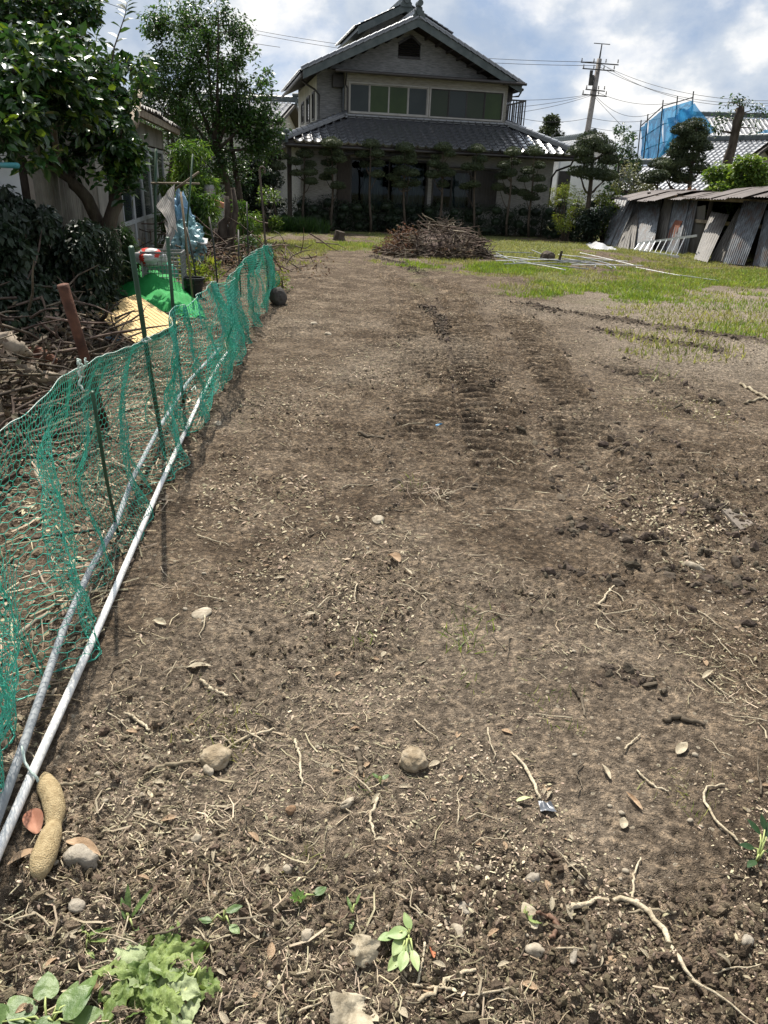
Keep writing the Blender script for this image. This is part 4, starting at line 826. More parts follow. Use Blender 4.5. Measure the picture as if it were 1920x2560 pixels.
# concrete lantern post
M_CONC = mat('concrete', (0.22, 0.215, 0.205), (0.34, 0.33, 0.31), 5, 0.9, 0.2, 0.4, 30)
lc = G(532, 640); lc = np.array([lc[0], lc[1], 0]); lan = thing('lantern_post', lc, 'grey concrete garden post with a rounded top beside the pruned trunk', 'post')
_s = 0.0105 * lc[1] / 20
mb = MB(); lathe(mb, lc, [(0.0, 0), (0.20, 0), (0.20, 0.12), (0.13, 0.16), (0.13, 0.9), (0.0, 0.9)], 14); mb.build('shaft', M_CONC, lan, sm=False)
mb = MB(); lathe(mb, lc + (0, 0, 0.9), [(0.15, 0.0), (0.22, 0.05), (0.20, 0.18), (0.12, 0.22), (0.0, 0.24)], 14); mb.build('collar', M_CONC, lan)
mb = MB(); lathe(mb, lc + (0, 0, 1.14), [(0.12, 0.0), (0.13, 0.2), (0.10, 0.27), (0.0, 0.30)], 14); mb.build('cap', M_CONC, lan)
mb = MB(); mb.box(lc + (0.12, -0.2, 1.10), (0.46, 0.2, 0.10), [[0.95, -.1, 0.3], [0.1, 1, 0], [-0.3, 0, 0.95]]); tag(mb.build('broken_brick', mat('brick_red', (0.42, 0.17, 0.10), (0.55, 0.26, 0.17), 5, 0.9, 0.2, 0.3, 25)), 'orange broken brick resting against the concrete post', 'brick')

# ================================================================== vegetation helpers
def leafmat(name, c1, c2, rough=0.45, spec=0.5, trans=0.3, isl=0.35, tint=None): return mat(name, c1, c2, 1.3, rough, spec, isl=isl, trans=trans, lo=0.4, hi=0.6, tint=tint)
M_LEAF_DK = leafmat('dark_glossy_leaf', (0.014, 0.036, 0.010), (0.034, 0.074, 0.018), 0.30, 0.5, 0.22, tint=((0.11, 0.17, 0.025), 0.13))
M_LEAF_MID = leafmat('mid_leaf', (0.018, 0.042, 0.012), (0.040, 0.080, 0.020), 0.42, 0.5, 0.28)
M_LEAF_LT = leafmat('light_leaf', (0.07, 0.12, 0.022), (0.13, 0.19, 0.035), 0.45, 0.4, 0.4)
M_LEAF_YEL = leafmat('yellow_green_leaf', (0.09, 0.13, 0.02), (0.17, 0.19, 0.035), 0.5, 0.4, 0.4)
M_BAMBOO = leafmat('bamboo_leaf', (0.045, 0.095, 0.016), (0.10, 0.16, 0.030), 0.4, 0.5, 0.4)
M_PINE = leafmat('clipped_needles', (0.024, 0.036, 0.015), (0.062, 0.078, 0.034), 0.6, 0.3, 0.15)
M_HEDGE = leafmat('hedge_leaf', (0.010, 0.020, 0.010), (0.024, 0.040, 0.017), 0.5, 0.4, 0.12)
M_DRYLEAF = mat('dry_leaf', (0.11, 0.07, 0.042), (0.20, 0.14, 0.09), 3, 0.8, 0.2, isl=0.5, trans=0.15)
M_BLOSSOM = mat('reddish_leaf', (0.13, 0.06, 0.035), (0.22, 0.12, 0.06), 3, 0.6, 0.3, isl=0.4, trans=0.3)
def blob(n, c, r, rng=RNG, shell=0.5):
    d = rng.normal(0, 1, (n, 3)); d /= np.linalg.norm(d, axis=1, keepdims=True); k = rng.uniform(shell, 1, n) ** 0.6
    return np.asarray(c) + d * np.asarray(r) * k[:, None], d
def leafcloud(clumps, per, size, tv=LEAF_V, tf=LEAF_F, droop=0.25, shell=0.25, aniso=None):
    P = []; Rr = []; Sc = []
    for c, r in clumps:
        n = max(6, int(per * (np.prod(np.atleast_1d(r).astype(float)) if np.ndim(r) else r ** 3) ** (2 / 3) / 0.06)) if per < 0 else per
        p, d = blob(n, c, r, shell=shell); P.append(p); yaw = np.arctan2(-d[:, 0], d[:, 1]) + RNG.normal(0, 0.9, n)
        Rr.append(eul(yaw, RNG.normal(-droop, 0.55, n), RNG.normal(0, 0.6, n))); Sc.append(size * RNG.uniform(0.65, 1.3, n))
    return scatter(tv, tf, np.vstack(P), np.vstack(Rr), np.concatenate(Sc))
def wobble(a, b, n=6, amp=0.06, sag=0.0, seed=None):
    a = np.asarray(a, float); b = np.asarray(b, float); t = np.linspace(0, 1, n)[:, None]; l = np.linalg.norm(b - a)
    w = RNG.normal(0, amp * l, (n, 3)); w[0] = 0; w[-1] = 0; w = (w + np.roll(w, 1, 0)) / 2; w[0] = 0
    return a + (b - a) * t + w + np.array([0, 0, -sag * l]) * np.sin(t * math.pi)
def tree(name, label, base, trunk, clumps, per, lsize, lm, bm=M_BARK, tr=0.12, cat='tree', group=None, tv=LEAF_V, tf=LEAF_F, limb=0.3, droop=0.25, shell=0.25, twigs=2):
    """trunk: list of polylines [(points, r0, r1)], clumps: [(centre, radius)]"""
    t = thing(name, base, label, cat, group); mb = MB(); nodes = []
    for pts, r0, r1 in trunk:
        Pp = np.array(pts, float); k = len(Pp) * 3; tt = np.linspace(0, 1, k); ts = np.linspace(0, 1, len(Pp)); Pi = np.stack([np.interp(tt, ts, Pp[:, i]) for i in range(3)], 1); Pi[1:-1] += RNG.normal(0, r0 * 0.15, (k - 2, 3))
        mb.tube(Pi, np.linspace(r0, r1, k) * RNG.uniform(0.9, 1.12, k), 9); nodes += [(p, r) for p, r in zip(Pi[k // 3:], np.linspace(r0, r1, k)[k // 3:])]
    mb.build('trunk', bm, t, sm=True)
    mb = MB(); NP = np.array([p for p, _ in nodes]); NRd = [r for _, r in nodes]
    for c, r in clumps:
        c = np.asarray(c, float); dd = np.linalg.norm(NP - c, axis=1) + 0.8 * np.maximum(0, NP[:, 2] - c[2] + 0.05); i = int(np.argmin(dd)); r0 = max(0.006, NRd[i] * limb)
        mb.tube(wobble(NP[i], c, 5, 0.05, -0.04), np.linspace(r0, r0 * 0.35, 5), 5, False)
        for _ in range(twigs): mb.tube(wobble(c, c + RNG.normal(0, 0.5, 3) * np.max(r), 3, 0.06), [r0 * 0.4, r0 * 0.25, r0 * 0.12], 3, False)
    mb.build('branches', bm, t, sm=True)['kind'] = 'stuff'
    mb = MB(); mb.arr(*leafcloud(clumps, per, lsize, tv, tf, droop, shell)); cr = mb.build('crown', lm, t); cr['kind'] = 'stuff'
    return t
def clumpfill(n, boxes, r0, r1, sep=0.0):
    out = []
    for c, r, k in boxes:
        p, _ = blob(max(1, int(n * k)), c, r, shell=0.1)
        out += [(q, RNG.uniform(r0, r1)) for q in p]
    return out

# ---------------------------------------------------------- clipped topiary row in front of the house
def pad_mesh(c, rx, ry, rz, n, seed, size=0.05):
    c = np.asarray(c, float)
    d = RNG.normal(0, 1, (n, 3)); d /= np.linalg.norm(d, axis=1, keepdims=True); d[:, 2] = np.where(d[:, 2] < 0, d[:, 2] * 0.45, d[:, 2])
    lump = 1 + 0.16 * n3(d * 2.2 + seed, seed) * 2; p = c + d * np.array([rx, ry, rz]) * lump[:, None] * RNG.uniform(0.78, 1.03, n)[:, None]
    nrm_ = d / np.array([rx, ry, rz]); nrm_ /= np.linalg.norm(nrm_, axis=1, keepdims=True)
    a = np.cross(nrm_, RNG.normal(0, 1, (n, 3))); a /= np.linalg.norm(a, axis=1, keepdims=True); tip = nrm_ * 0.75 + a * 0.65; tip /= np.linalg.norm(tip, axis=1, keepdims=True)
    x = np.cross(tip, nrm_ + 1e-3); x /= np.linalg.norm(x, axis=1, keepdims=True); z = np.cross(x, tip)
    return scatter(LEAF_V, LEAF_F, p, np.stack([x, tip, z], -1), 0.85 * size * RNG.uniform(0.6, 1.4, n))
def topiary(label, trunk_px, base_y, pads, Y, group, scale, ox, oy, dens=1.0, lm=M_PINE, size=0.055, thick=0.05, core=True, flat=0.62):
    """pads: (zoom x, zoom y, zoom width) read off an enlargement; all stand in the plane Y"""
    cv = lambda zx, zy: (ox + zx / scale, oy + zy / scale)
    b = D(*cv(trunk_px, base_y), Y); b[2] = 0; t = thing('topiary_tree', b, label, 'tree', group)
    tops = [D(*cv(x, y), Y) for x, y, w in pads]; ppm = np.linalg.norm(D(1100, 400, Y) - D(1000, 400, Y)) / 100
    hi = max(tops, key=lambda p: p[2]); n = 7; tr = np.array([b + (hi - b) * k + np.array([0.05 * math.sin(k * 7 + trunk_px), 0.04 * math.cos(k * 5), 0]) * (1 - k) for k in np.linspace(0, 1, n)])
    mb = MB(); mb.tube(tr, np.linspace(thick, thick * 0.35, n), 8); mb.build('trunk', M_BARK, t, sm=True)
    for i, (p, (zx, zy, zw)) in enumerate(zip(tops, pads)):
        rx = 1.03 * zw / scale * ppm / 2; p = p + np.array([0, RNG.uniform(-0.22, 0.22), 0])
        j = int(np.argmin(np.abs(tr[:, 2] - (p[2] - 0.28 - 0.5 * abs(p[0] - b[0])))))
        mb = MB(); mb.tube(wobble(tr[j], p - (0, 0, 0.03), 5, 0.05, 0.12), np.linspace(thick * 0.45, thick * 0.15, 5), 5, False); mb.build('branch', M_BARK, t, sm=True)
        rz = rx * flat * RNG.uniform(0.85, 1.15); mb = MB(); mb.arr(*pad_mesh(p, rx * 1.06, rx * 0.95, rz, int(950 * dens * (rx / 0.25) ** 1.3), i + trunk_px, size))
        if core: cv_, cf = rock((rx * 0.80, rx * 0.7, rz * 0.72), i + 2, ICO1, 0.2); cv_[:, 2] = np.where(cv_[:, 2] < 0, cv_[:, 2] * 0.4, cv_[:, 2]); mb.arr(cv_ + p, cf)
        mb.build('foliage_pad', lm, t)
    return t
R1 = dict(scale=1.843, ox=600, oy=0)
ROW = [
 (165, 1040, [(150, 700, 70), (190, 722, 60), (130, 745, 70), (175, 770, 70), (145, 805, 75)], 'leftmost dim clipped topiary tree half lost in the dark shrubs by the porch post'),
 (292, 1040, [(297, 712, 75), (258, 748, 60), (322, 757, 50), (322, 795, 65), (330, 838, 60), (262, 800, 52)], 'topiary tree with a bare trunk just right of the porch post'),
 (425, 1040, [(425, 665, 85), (392, 705, 50), (450, 705, 48), (455, 735, 66), (405, 752, 60), (395, 818, 62), (452, 858, 62), (420, 790, 52)], 'topiary tree in front of the left shutter box of the house'),
 (598, 1040, [(602, 668, 85), (562, 712, 60), (632, 710, 60), (634, 755, 60), (572, 760, 44), (632, 805, 58)], 'topiary tree in front of the left sash of the wide window'),
 (755, 1040, [(760, 685, 80), (778, 715, 60), (730, 740, 66), (788, 746, 52), (792, 800, 62), (705, 820, 62), (745, 790, 72), (802, 846, 56), (742, 852, 74)], 'densest topiary tree standing in the middle of the wide window'),
 (922, 1040, [(938, 682, 75), (966, 712, 46), (905, 725, 42), (892, 757, 56), (927, 767, 62), (952, 800, 66), (888, 808, 62), (935, 852, 52)], 'topiary tree between the two ground floor windows, above the brush pile'),
 (1075, 1040, [(1090, 690, 70), (1106, 735, 62), (1045, 772, 52), (1085, 772, 72), (1040, 862, 52), (1075, 852, 60)], 'sparse topiary tree in front of the small right window'),
 (1235, 1040, [(1255, 705, 70), (1215, 765, 56), (1266, 748, 52), (1237, 800, 70), (1195, 865, 62), (1256, 884, 66), (1205, 815, 52)], 'topiary tree right of the dark shutter panel with a forked lower branch'),
 (1335, 1040, [(1357, 700, 82), (1382, 765, 56), (1325, 790, 62), (1376, 825, 62), (1305, 827, 52), (1376, 872, 62), (1310, 892, 62), (1342, 912, 70)], 'topiary tree at the right corner of the house wall'),
]
def row_Y(px): return 26.6 + (px - 690) * 0.0021
for tx, by, pads, lab in ROW: topiary(lab, tx, by, pads, row_Y(600 + tx / 1.843), 'clipped topiary row before the house', **R1)
R2 = dict(scale=2.676, ox=1300, oy=50)
topiary('large spreading topiary tree with flat pads left of the corrugated shed', 455, 1400, [(490, 820, 190), (400, 880, 150), (565, 862, 140), (590, 940, 125), (380, 1020, 110), (480, 1030, 200), (590, 1050, 135), (430, 935, 120)], 27.0, 'large garden topiary', thick=0.11, dens=0.8, size=0.075, **R2)
topiary('tall layered topiary pine behind the corrugated shed roof', 1130, 1250, [(1180, 705, 130), (1085, 742, 130), (1215, 762, 100), (1150, 800, 170), (1080, 832, 115), (1205, 852, 130), (1060, 892, 125), (1150, 920, 180), (950, 970, 150), (1010, 1012, 130), (1090, 1060, 160), (1200, 1000, 130), (1060, 962, 130)], 31.5, 'large garden topiary', thick=0.12, dens=0.7, size=0.085, **R2)
topiary('low round clipped pine just above the left end of the shed roof', 900, 1250, [(895, 1065, 150), (930, 1040, 110)], 29.5, 'large garden topiary', thick=0.07, dens=0.9, size=0.075, **R2)

# ---------------------------------------------------------- hedge, shrubs and trees around the house
def hedge(label, px0, px1, Y0, Y1, h, per=1500, lm=M_HEDGE, name='hedge'):
    a = D(px0, 560, Y0); b = D(px1, 560, Y1); a[2] = b[2] = 0; n = max(2, int(np.linalg.norm(b - a) / 0.45)); cl = []
    t = thing(name, (a + b) / 2, label, 'hedge')
    for k in np.linspace(0, 1, n):
        for z in np.arange(0.2, h, 0.3): cl.append((a + (b - a) * k + np.array([RNG.normal(0, 0.08), RNG.normal(0, 0.1), z * RNG.uniform(0.85, 1.12)]), np.array([0.36, 0.38, 0.27]) * RNG.uniform(0.8, 1.15)))
    mb = MB(); mb.arr(*leafcloud(cl, int(per * 0.28), 0.06, shell=0.5))
    for c_, r_ in cl: cv_, cf_ = rock(np.asarray(r_) * 0.48, 3, ICO1, 0.3); mb.arr(cv_ + c_, cf_)
    o = mb.build('foliage', lm, t); o['kind'] = 'stuff'
    mb = MB()
    for k in np.linspace(0.02, 0.98, n): p = a + (b - a) * k; mb.tube(wobble(p, p + (RNG.normal(0, .08), RNG.normal(0, .08), h * 0.85), 4, 0.05), [0.03, 0.025, 0.02, 0.01], 5, False)
    mb.build('stems', M_BARK, t)['kind'] = 'stuff'
    return t
hedge('dark clipped hedge running along the foot of the house under the topiary trees', 640, 1400, 27.0, 28.5, 0.98)
hedge('dense dark hedge between the house corner and the corrugated shed', 1385, 1530, 27.6, 27.0, 1.35)
def shrub(label, px, py_top, Y, rx, lm, per=260, ls=0.08, name='shrub', tv=LEAF_V, tf=LEAF_F, group=None, depth=None, droop=0.2, n=14, cat='shrub', z0=0.0, stem=True):
    tp = D(px, py_top, Y); h = tp[2] - z0; base = np.array([tp[0], Y, z0]); t = thing(name, base, label, cat, group); cl = []
    for _ in range(n):
        k = RNG.uniform(0.12, 1.0); w = rx * (1 - 0.45 * k) * RNG.uniform(0.1, 1.0); an = RNG.uniform(0, 6.28)
        cl.append((base + np.array([w * math.cos(an), (depth or rx) * 0.8 * w / rx * math.sin(an), h * k * 0.95]), RNG.uniform(0.22, 0.36) * min(1.0, max(rx, 0.5))))
    if stem:
        mb = MB()
        for c, r in cl: mb.tube(wobble(base + RNG.normal(0, 0.05, 3) * (1, 1, 0), c, 4, 0.06), [0.02, 0.016, 0.012, 0.006], 4, False)
        mb.build('stems', M_BARK, t)['kind'] = 'stuff'
    mb = MB(); mb.arr(*leafcloud(cl, per, ls, tv, tf, droop)); mb.build('foliage', lm, t)['kind'] = 'stuff'
    return t
shrub('yellow green feathery nandina shrub at the right corner of the house', 1425, 462, 26.8, 0.75, M_LEAF_YEL, 170, 0.10, tv=SLIM_V)
shrub('bright yellow green shrub beneath the large spreading topiary', 1530, 470, 26.9, 0.7, M_LEAF_YEL, 120, 0.09)
shrub('dark shrub filling the gap beside the shed', 1490, 520, 26.4, 0.9, M_HEDGE, 260, 0.08, n=18)
shrub('small pale leafed shrub against the dark hedge behind the hooked pole', 665, 468, 25.0, 0.65, M_LEAF_LT, 90, 0.10, n=8)
shrub('dark camellia bush left of the house porch', 640, 385, 26.5, 1.1, M_HEDGE, 330, 0.10, n=26)
shrub('second dark bush under the big tree left of the porch', 600, 400, 27.5, 1.1, M_HEDGE, 330, 0.10, n=24)
shrub('loose mottled shrub with reddish leaves behind the shed roof', 1570, 310, 33.0, 1.15, M_LEAF_MID, 90, 0.14, n=26, group=None)
shrub('pale leafed spreading bush behind the shed between two topiaries', 1600, 405, 31.5, 1.3, leafmat('greyish_leaf', (0.07, 0.085, 0.035), (0.15, 0.15, 0.075)), 130, 0.12, n=24)
shrub('reddish twiggy bush behind the middle of the shed roof', 1690, 458, 28.5, 1.0, M_BLOSSOM, 90, 0.09, n=14)
shrub('bright leafy green tree mass at the right edge above the shed', 1880, 385, 26.0, 1.7, M_LEAF_LT, 330, 0.13, n=34, tv=OVAL_V, tf=OVAL_F)
shrub('dim shrub behind the right half of the shed', 1800, 455, 27.5, 1.2, M_LEAF_MID, 200, 0.10, n=16)
# pollarded trunk at right
b = D(1815, 480, 33.0); tree('pollarded_tree', 'bare pollarded trunk with a few leafy shoots at the right', (b[0], b[1], 0), [([(b[0], b[1], 0), D(1815, 420, 33), D(1838, 330, 33), D(1850, 268, 33)], 0.22, 0.16)],
     [(D(x, y, 33 + RNG.normal(0, .3)), RNG.uniform(0.16, 0.3)) for x, y in [(1820, 255), (1845, 245), (1870, 262), (1895, 272), (1835, 285), (1810, 300), (1800, 325), (1795, 290), (1870, 300), (1890, 320), (1860, 255), (1905, 285), (1780, 320)]], 34, 0.13, M_LEAF_MID, limb=0.16, tv=OVAL_V, tf=OVAL_F)
# small far conifer
c = D(1375, 330, 68); base = (c[0], c[1], 0)
cl = []
for k in range(60):
    f = RNG.uniform(0, 1) ** 0.8; z = 3.6 + f * 3.3; w = (1 - f) * 1.7 + 0.15; an = RNG.uniform(0, 6.28); cl.append(((c[0] + w * math.cos(an) * RNG.uniform(.3, 1), 68 + w * math.sin(an), z), np.array([0.45, 0.45, 0.25])))
tree('conifer', 'small dark conifer on the skyline right of the house', base, [([base, (c[0], 68, 4), (c[0], 68, 6.8)], 0.2, 0.04)], cl, 60, 0.25, M_PINE)

# ---------------------------------------------------------- big tree left of the house
Yb = 22.0
b = D(585, 600, Yb); b[2] = 0
T1 = [(b, D(572, 470, Yb), D(540, 380, Yb), D(515, 300, Yb)), (b + (0.15, 0.1, 0), D(600, 470, Yb + .3), D(575, 360, Yb + .4), D(590, 260, Yb + .5))]
boxes = [(D(500, 110, Yb), (1.35, 1.3, 1.15), 0.30), (D(560, 200, Yb), (1.45, 1.3, 1.15), 0.32), (D(430, 220, Yb), (1.0, 1.1, 1.1), 0.16), (D(620, 300, Yb), (0.85, 0.9, 0.9), 0.16), (D(500, 310, Yb), (1.4, 1.1, 0.8), 0.18), (D(560, 60, Yb), (0.7, 0.7, 0.65), 0.06), (D(425, 70, Yb), (0.7, 0.7, 0.7), 0.08), (D(650, 370, Yb), (0.5, .6, .7), 0.06)]
tree('broadleaf_tree', 'tall airy green tree with many thin stems left of the house', b, [(list(T1[0]), 0.11, 0.05), (list(T1[1]), 0.10, 0.04)] + [([T1[0][2], D(x, y + 70, Yb + RNG.normal(0, .4)), D(x, y, Yb + RNG.normal(0, .6))], 0.045, 0.012) for x, y in [(450, 200), (480, 140), (520, 90), (555, 130), (590, 170), (625, 230), (420, 290), (545, 30), (655, 300)]],
     clumpfill(215, boxes + [(D(380, 230, Yb), (0.6, 0.8, 0.8), 0.08), (D(655, 320, Yb), (0.5, 0.6, 0.6), 0.08), (D(520, 400, Yb), (1.3, 0.9, 0.5), 0.12)], 0.16, 0.34), 80, 0.10, leafmat('tree_leaf', (0.022, 0.050, 0.012), (0.055, 0.105, 0.024), 0.38, 0.5, 0.35), limb=0.22, shell=0.05)
tree('broadleaf_tree', 'smaller dark tree behind the bamboo at the left', D(420, 300, 25), [([(-7.6, 25, 0), D(430, 420, 25), D(430, 300, 25)], 0.10, 0.04)], clumpfill(50, [(D(440, 330, 25), (1.5, 1.0, 1.1), 1.0), (D(560, 440, 26), (1.0, 1.0, .9), .6)], 0.25, 0.45), 75, 0.11, M_LEAF_MID)
# bamboo and bright bushes behind the clutter
shrub('bright bamboo clump behind the hanging cloth', 470, 330, 17.0, 0.75, M_BAMBOO, 140, 0.16, 'bamboo', SLIM_V, n=34, droop=0.7)
shrub('lower bamboo thicket behind the blue bundle', 500, 470, 16.3, 0.65, M_BAMBOO, 140, 0.13, 'bamboo', SLIM_V, n=22, droop=0.7)
shrub('small bright bush right of the pruned trunk', 610, 505, 17.5, 0.55, M_BAMBOO, 130, 0.11, 'shrub', SLIM_V, n=16, droop=0.5)
shrub('low leafy weed bush at the foot of the tangled roots', 640, 580, 15.0, 0.35, M_LEAF_MID, 80, 0.07, n=8)
shrub('straggly pale weeds beside the black pot', 500, 660, 11.6, 0.30, M_LEAF_YEL, 40, 0.14, tv=SLIM_V, n=8, droop=-0.5)
shrub('small weed at the far foot of the net', 700, 690, 11.9, 0.18, M_LEAF_YEL, 50, 0.05, n=6)
# pruned trunk with roots
pb = G(570, 655); pb[2] = 0; Yp = pb[1]
pt = thing('pruned_trunk', pb, 'twisted dead trunk with sawn stubs standing in a tangle of roots', 'stump')
for pts, r0, r1 in (([pb, D(563, 610, Yp), D(556, 560, Yp), D(570, 545, Yp), D(563, 492, Yp)], 0.15, 0.05), ([pb + (.1, 0, 0), D(575, 600, Yp), D(582, 555, Yp - .1), D(590, 520, Yp), D(582, 470, Yp)], 0.10, 0.04), ([pb + (-.1, .1, 0), D(548, 610, Yp), D(540, 570, Yp)], 0.08, 0.05)):
    Pi = np.array(pts); mb = MB(); mb.tube(Pi + RNG.normal(0, 0.01, Pi.shape), np.linspace(r0, r1, len(pts)), 8); mb.build('limb', M_BARK, pt, sm=True)
mb = MB()
for _ in range(260):
    a = pb + np.array([RNG.normal(0, 0.8), RNG.normal(-0.8, 1.0), abs(RNG.normal(0, 0.28))]); bb_ = a + RNG.normal(0, 0.38, 3) * (1, 1, 0.6); bb_[2] = max(0.02, bb_[2]); mb.tube(wobble(a, bb_, 4, 0.12), [0.014, 0.012, 0.009, 0.004], 4, False)
mb.build('root_tangle', M_TWIGD, pt, sm=True)['kind'] = 'stuff'
mb = MB(); cl = [(pb + np.array([RNG.normal(0, 0.8), RNG.normal(-0.9, 1.0), abs(RNG.normal(0, 0.18))]), 0.22) for _ in range(40)]; mb.arr(*leafcloud(cl, 40, 0.07)); mb.build('dead_leaves', M_DRYLEAF, pt)['kind'] = 'stuff'

# ---------------------------------------------------------- old shed on the left
def wl(y, off=0.0): return np.array([-5.12 - (y - 15.49) * 0.161 + off, y, 0.0])
M_CORR = mat('old_corrugated', (0.085, 0.07, 0.058), (0.185, 0.165, 0.14), 2.5, 0.6, 0.4, 0.1, 20, lo=0.35, hi=0.65)
M_CREAMOLD = mat('old_cream_board', (0.17, 0.16, 0.14), (0.28, 0.265, 0.235), 2, 0.8, 0.2)
M_ALU = mat('dull_aluminium', (0.36, 0.37, 0.37), (0.46, 0.47, 0.47), 4, 0.4, 0.5)
shed = thing('garden_shed', wl(12), 'old shed with corrugated metal wall and sagging eave behind the left trees', 'shed')
def corr(a, b, z0, z1, pitch=0.075, amp=0.018):
    n = int(np.linalg.norm(b - a) / pitch) * 6; t = np.linspace(0, 1, n); d = (b - a) / np.linalg.norm(b - a); nn = np.array([d[1], -d[0], 0]); ph = t * np.linalg.norm(b - a) / pitch * 2 * math.pi
    line = a + (b - a) * t[:, None] + nn * (amp * np.cos(ph))[:, None]; return np.stack([line + (0, 0, z) for z in (z0, (z0 + z1) / 2, z1)])
for y0, y1 in ((8.9, 10.0), (10.02, 11.1), (11.12, 12.2)):
    MB().grid(corr(wl(y0), wl(y1), 0.05, 2.45, 0.11, 0.032)).build('wall_sheet', M_CORR, shed, sm=True)
mb = MB(); a, b = wl(12.22), wl(14.2); mb.beam(a + (0, 0, 1.3), b + (0, 0, 1.3), 0.08, 2.5); mb.build('wall_board', M_CREAMOLD, shed)
mb = MB(); a, b = wl(14.2), wl(20.6); mb.beam(a + (0, 0, 2.35), b + (0, 0, 2.35), 0.09, 0.4); mb.build('wall_board', M_CREAMOLD, shed)
mb = MB(); mb.beam(wl(9.0, -2.4) + (0, 0, 1.2), wl(20.6, -2.4) + (0, 0, 1.2), 0.08, 2.4); mb.beam(wl(20.6) + (0, 0, 1.2), wl(20.6, -2.4) + (0, 0, 1.2), 0.08, 2.4); mb.build('rear_wall', M_DARKWOOD, shed)
for i in range(5):        # sliding glass doors
    y0, y1 = 14.25 + i * 1.26, 14.25 + (i + 1) * 1.26 - 0.02; a, b = wl(y0), wl(y1); dv = (b - a) / np.linalg.norm(b - a)
    mb = MB(); z0, z1 = 0.05, 2.12
    for p in (a + dv * 0.03, b - dv * 0.03): mb.beam(p + (0, 0, z0), p + (0, 0, z1), 0.06, 0.05, (0, 1, 0))
    for z in (z0 + 0.04, 0.72, z1 - 0.04): mb.beam(a + dv * .06 + (0, 0, z), b - dv * .06 + (0, 0, z), 0.045, 0.07)
    dr = mb.build('sliding_door', M_ALU, shed)
    mb = MB(); mb.beam(a + dv * .06 + (0, 0, 1.42), b - dv * .06 + (0, 0, 1.42), 0.008, 1.3); MB.build(mb, 'pane', M_GLASS_D, dr)
    mb = MB(); mb.beam(a + dv * .06 + (0, 0, 0.4), b - dv * .06 + (0, 0, 0.4), 0.012, 0.56); MB.build(mb, 'lower_panel', M_CREAMOLD, dr)
mb = MB(); p = wl(13.2, 0.14); mb.tube([p + (0, 0, 0), p + (0, 0, 2.5)], 0.06, 10); mb.build('downpipe', M_CREAMOLD, shed, sm=True)
rf = thing('roof', (0, 0, 0), None, None); rf.parent = shed
for y0 in np.arange(10.9, 21.0, 0.92):
    a, b = wl(y0, 0.48) + (0, 0, 2.66 - 0.03 * math.sin(y0)), wl(min(21.3, y0 + 0.95), 0.48) + (0, 0, 2.66 - 0.03 * math.sin(y0 + .9)); a2, b2 = wl(y0, -2.8) + (0, 0, 3.75), wl(min(21.3, y0 + 0.95), -2.8) + (0, 0, 3.75)
    nU, nW = 14, 8; u = np.linspace(0, 1, nU); Vv = np.array([[a + (b - a) * x + ((a2 + (b2 - a2) * x) - (a + (b - a) * x)) * w + np.array([0, 0, 0.03 * math.sin(x * 18) - 0.02 * (1 - w) * (1 if int(y0 * 7) % 2 else -1)]) for x in u] for w in np.linspace(0, 1, nW)])
    MB().grid(Vv).grid(Vv[:, ::-1] - (0, 0, 0.02)).build('roof_sheet', M_CORR, rf, world=True)
mb = MB(); mb.tube([wl(10.5, 0.5) + (0, 0, 2.34), wl(11.6, 0.42) + (0, 0, 2.2), wl(12.6, 0.62) + (0, 0, 2.28), wl(13.1, 0.66) + (0, 0, 2.75)], [0.07, 0.09, 0.085, 0.06], 8); tag(mb.build('crooked_limb', M_GREYWOOD, None, sm=True), 'crooked grey limb hanging under the eave of the old shed', 'branch')
mb = MB(); mb.beam(wl(11.0, 0.4) + (0, 0, 2.56), wl(21, 0.4) + (0, 0, 2.56), 0.09, 0.12); mb.build('eave_beam', M_GREYWOOD, shed)
mb = MB(); Vv = corr(wl(5.6, 0.35), wl(7.3, 0.30), 0.5, 2.2, 0.6, 0.05); Vv = corr(D(-60, 430, 7.6) * (1, 1, 0), D(42, 430, 7.9) * (1, 1, 0), 0.5, 2.1, 0.35, 0.05); mb.grid(Vv); tag(mb.build('silver_sheet', mat('silver_sheet', (0.55, 0.56, 0.58), (0.72, 0.73, 0.75), 2, 0.3, 0.5), None, sm=True), 'bright silver sheet hanging on the shed wall at the left edge', 'sheet')
mb = MB(); mb.tube([D(-30, 412, 6.6), D(44, 414, 6.4)], 0.022, 10); tag(mb.build('teal_pole', mat('teal_paint', (0.03, 0.16, 0.18), (0.05, 0.22, 0.24), 4, 0.4), None, sm=True), 'short teal pole end poking in at the left edge', 'pole')

# ---------------------------------------------------------- citrus tree and dark trees at front left
cb = G(296, 742); cb[2] = 0; Yc = 10.2
trk = [([cb, D(288, 640, Yc), D(278, 560, Yc - .2), D(285, 470, Yc - .2), D(300, 395, Yc - .3)], 0.13, 0.06),
       ([D(268, 590, Yc), D(205, 480, Yc - .3), D(150, 430, Yc - .4), D(95, 350, Yc - .5)], 0.085, 0.045), ([D(180, 455, Yc - .3), D(150, 390, Yc - .2), D(125, 330, Yc - .1)], 0.06, 0.03), ([D(288, 470, Yc - .2), D(250, 340, Yc), D(235, 220, Yc)], 0.05, 0.02), ([D(95, 350, Yc - .5), D(70, 270, 8.2), D(45, 215, 7.4), D(25, 170, 7.2)], 0.04, 0.015), ([D(150, 430, Yc - .4), D(135, 330, 8.8), D(120, 240, 8.1), D(125, 160, 8.3)], 0.04, 0.015), ([D(110, 370, Yc - .5), D(60, 340, 7.8), D(20, 330, 6.9)], .03, .012)]
